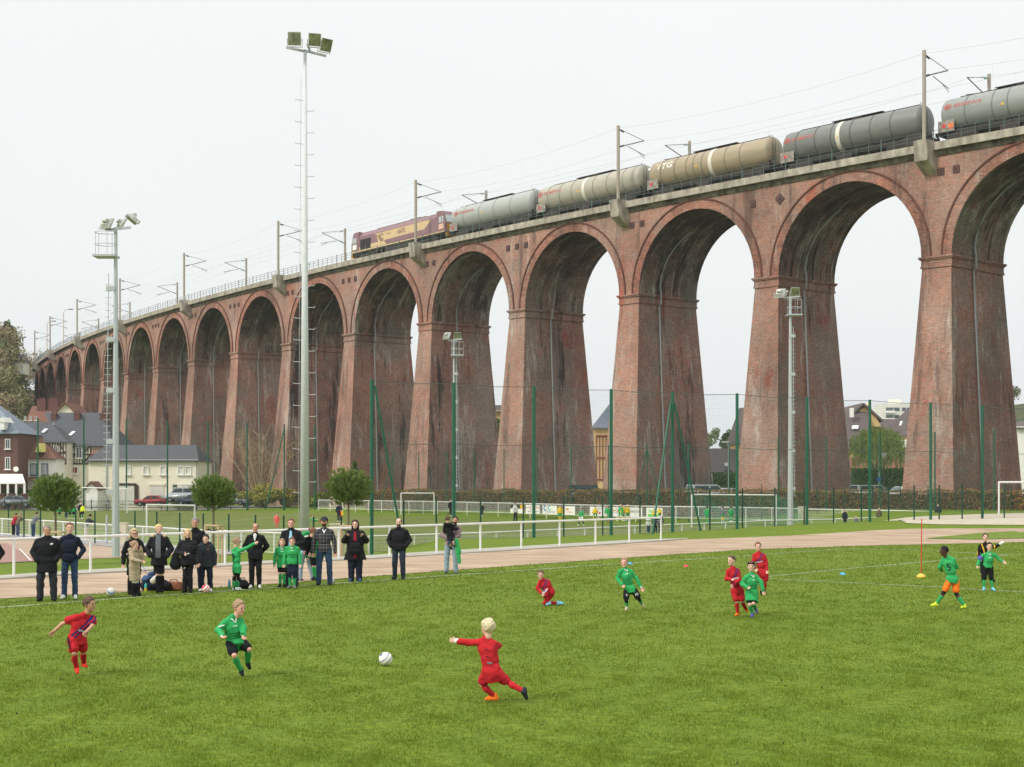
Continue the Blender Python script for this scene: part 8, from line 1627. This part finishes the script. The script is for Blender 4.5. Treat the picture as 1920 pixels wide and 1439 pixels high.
far('tiny child in yellow and navy jacket by the low rail at the right', 1684, 979, 966, 107, .2, 'yellow', 'navy', 'black', kid=True)

# ------------------------------------------------------------------ balls, bags, bottles
def ball_mat(name, base, c2, scale, thr, mode=0):
    m = bpy.data.materials.new(name); m.use_nodes = True; t = m.node_tree; b = t.nodes['Principled BSDF']; b.inputs['Roughness'].default_value = .35; tcn = N(t, 'ShaderNodeTexCoord'); w = N(t, 'ShaderNodeTexWave' if mode else 'ShaderNodeTexVoronoi')
    if mode: w.inputs['Scale'].default_value = scale; w.inputs['Distortion'].default_value = 5; w.inputs['Detail'].default_value = 0; w.inputs['Detail Scale'].default_value = .6
    else: w.inputs['Scale'].default_value = scale
    t.links.new(tcn.outputs['Object'], w.inputs['Vector']); r = N(t, 'ShaderNodeValToRGB'); r.color_ramp.interpolation = 'CONSTANT'; r.color_ramp.elements[0].color = (*base, 1); r.color_ramp.elements[1].position = thr; r.color_ramp.elements[1].color = (*c2, 1)
    t.links.new(w.outputs[1] if mode else w.outputs[0], r.inputs[0]); t.links.new(r.outputs[0], b.inputs['Base Color']); return m
def ball(px, pyb, label, m, rad=.107, rot=0., lift=0.):
    g = gp(px, pyb); mb = MB(); mb.ball((0, 0, 0), rad, 24); o = mb.build('football', m, smooth=True); o.location = (g.x, g.y, g.z + rad + lift); o.rotation_euler = (rot, .6, rot * 2); tag(o, label, 'football', 'footballs at the near pitch')
BW = srgb(236, 234, 224)
ball(723, 1249.5, 'white football in play between the two running boys', ball_mat('ball_white_blue', BW, srgb(40, 80, 150), 4.5, .93, 1), .103, .3, .01)
ball(208, 1118.5, 'white football with a blue band lying behind the left touchline', ball_mat('ball_blue_band', BW, srgb(50, 110, 190), 3.2, .86, 1), .108, 1.)
ball(386, 1112.2, 'red and white football at the feet of the boy in the charcoal jacket', ball_mat('ball_red', BW, srgb(200, 40, 60), 5, .62, 1), .108, .4)
ball(620, 1096, 'white and blue football half hidden behind the man with the cap', ball_mat('ball_blue_small', BW, srgb(50, 90, 160), 4, .85, 1), .105, 2.)
def bag(name, label, px, py, w, h, dp, m, rough=.012, strap=True, seed=1, cat='bag'):
    g = gp(px, py); t = thing(name, label, cat, tuple(g)); S = SDF((-w / 2 - .06, -dp / 2 - .06, -.02), (w / 2 + .06, dp / 2 + .06, h + .1), .012)
    S.cap((-w / 2 + h * .42, 0, h * .42), (w / 2 - h * .42, 0, h * .42), h * .44, h * .44, .02, (0, 1, 0), min(1, dp / h)); S.cap((-w / 2 + h * .35, 0, h * .25), (w / 2 - h * .35, 0, h * .25), h * .3, h * .3, .04); S.fold(rough, 16, seed); S.cut((0, 0, 0), (0, 0, -1)); np_mesh('bag_body', [(*S.mesh(), 0)], [CM(m)], t)
    if strap: mb = MB(); mb.tube([(-w * .25, -dp * .3, h * .75), (-w * .15, -dp * .35, h * 1.08), (w * .15, -dp * .35, h * 1.08), (w * .25, -dp * .3, h * .75)], .014, 6); mb.build('handle', CM(m), t)
    return t
bag('sports_bag', 'large navy sports bag with clothes heaped on top, behind the crossed boots', 291, 1108, .75, .32, .4, 'navy')
g = gp(285, 1108); t = thing('folded_jacket', 'blue and cream jacket heaped on the navy sports bag', 'jacket', (g.x, g.y, .26)); S = SDF((-.35, -.25, -.1), (.35, .25, .35), .014); S.cap((-.15, 0, .02), (.05, 0, .14), .11, .1, .05); S.cap((.0, 0, .12), (.2, 0, .02), .09, .08, .05); S.fold(.02, 20, 4); np_mesh('cloth', [(*S.mesh(), 0)], [CM('blue')], t); S = SDF((-.2, -.35, -.15), (.3, .2, .3), .014); S.cap((.05, -.1, .0), (.17, -.1, .1), .07, .08, .04); S.fold(.015, 22, 5); np_mesh('lining', [(*S.mesh(), 0)], [CM('wool')], t)
bag('leather_bag', 'crumpled brown leather bag right of the navy sports bag', 327, 1108, .52, .27, .3, cloth('brown_leather', srgb(138, 88, 66)), .018, seed=3)
bag('sports_bag', 'black sports bag between the two blond women', 309, 1108.5, .4, .26, .3, 'black', seed=6)
bag('backpack', 'black and red backpack between boy number 9 and the balding man', 456, 1104.5, .32, .27, .26, 'black', seed=8)
def bottle(label, px, py, h, cb, ct, clear=None):
    g = gp(px, py); t = thing('drink_bottle', label, 'bottle', tuple(g)); mb = MB(); mb.tube([(0, 0, 0), (0, 0, h * .45)], .036, 12); mb.build('lower_part', mat('bottle_' + cb[0], cb[1], .25, var=.03), t); mb = MB(); mb.tube([(0, 0, h * .45), (0, 0, h * .78), (0, 0, h * .86), (0, 0, h)], [.036, .036, .018, .016], 12); mb.build('upper_part', mat('bottle_' + ct[0], ct[1], .25, var=.03), t)
bottle('bottle with turquoise top and yellow base beside the navy sports bag', 273.5, 1109.5, .22, ('yellow', srgb(205, 190, 60)), ('turquoise', srgb(60, 190, 180)))
bottle('green filled bottle with blue label left of boy number 9', 430, 1104, .25, ('green', srgb(60, 165, 130)), ('paleblue', srgb(120, 160, 190)))

rng = np.random.default_rng(21); n = 420; yy = rng.uniform(12.5, 48, n); xx = rng.uniform(-1, 1, n) * .34 * yy; k = keep_pitch(xx, yy)
o = leaf_mesh('soil_crumbs', np.stack([xx[k], yy[k], np.full(k.sum(), .014)], 1), .032, mat('dark_soil', (.06, .055, .022), .95), None, rng, up=(0, 0, 1, .3), aspect=.7); tag(o, 'dark crumbs of soil and dead leaves scattered over the turf', None, kind='stuff')
# ------------------------------------------------------------------ thin damp air between the camera and the far hill
m = bpy.data.materials.new('damp_air'); m.use_nodes = True; t = m.node_tree; t.nodes.clear(); o_ = N(t, 'ShaderNodeOutputMaterial'); pv = N(t, 'ShaderNodeVolumePrincipled'); pv.inputs['Color'].default_value = (.95, .97, 1, 1); pv.inputs['Density'].default_value = .00014; pv.inputs['Anisotropy'].default_value = .2
t.links.new(pv.outputs[0], o_.inputs['Volume']); mb = MB(); mb.box((0, float(gy[-1] + gy[0]) / 2, 38), (float(gx[-1] - gx[0]) + 20, float(gy[-1] - gy[0]) + 20, 84)); h = mb.build('haze', m); h['kind'] = 'stuff'
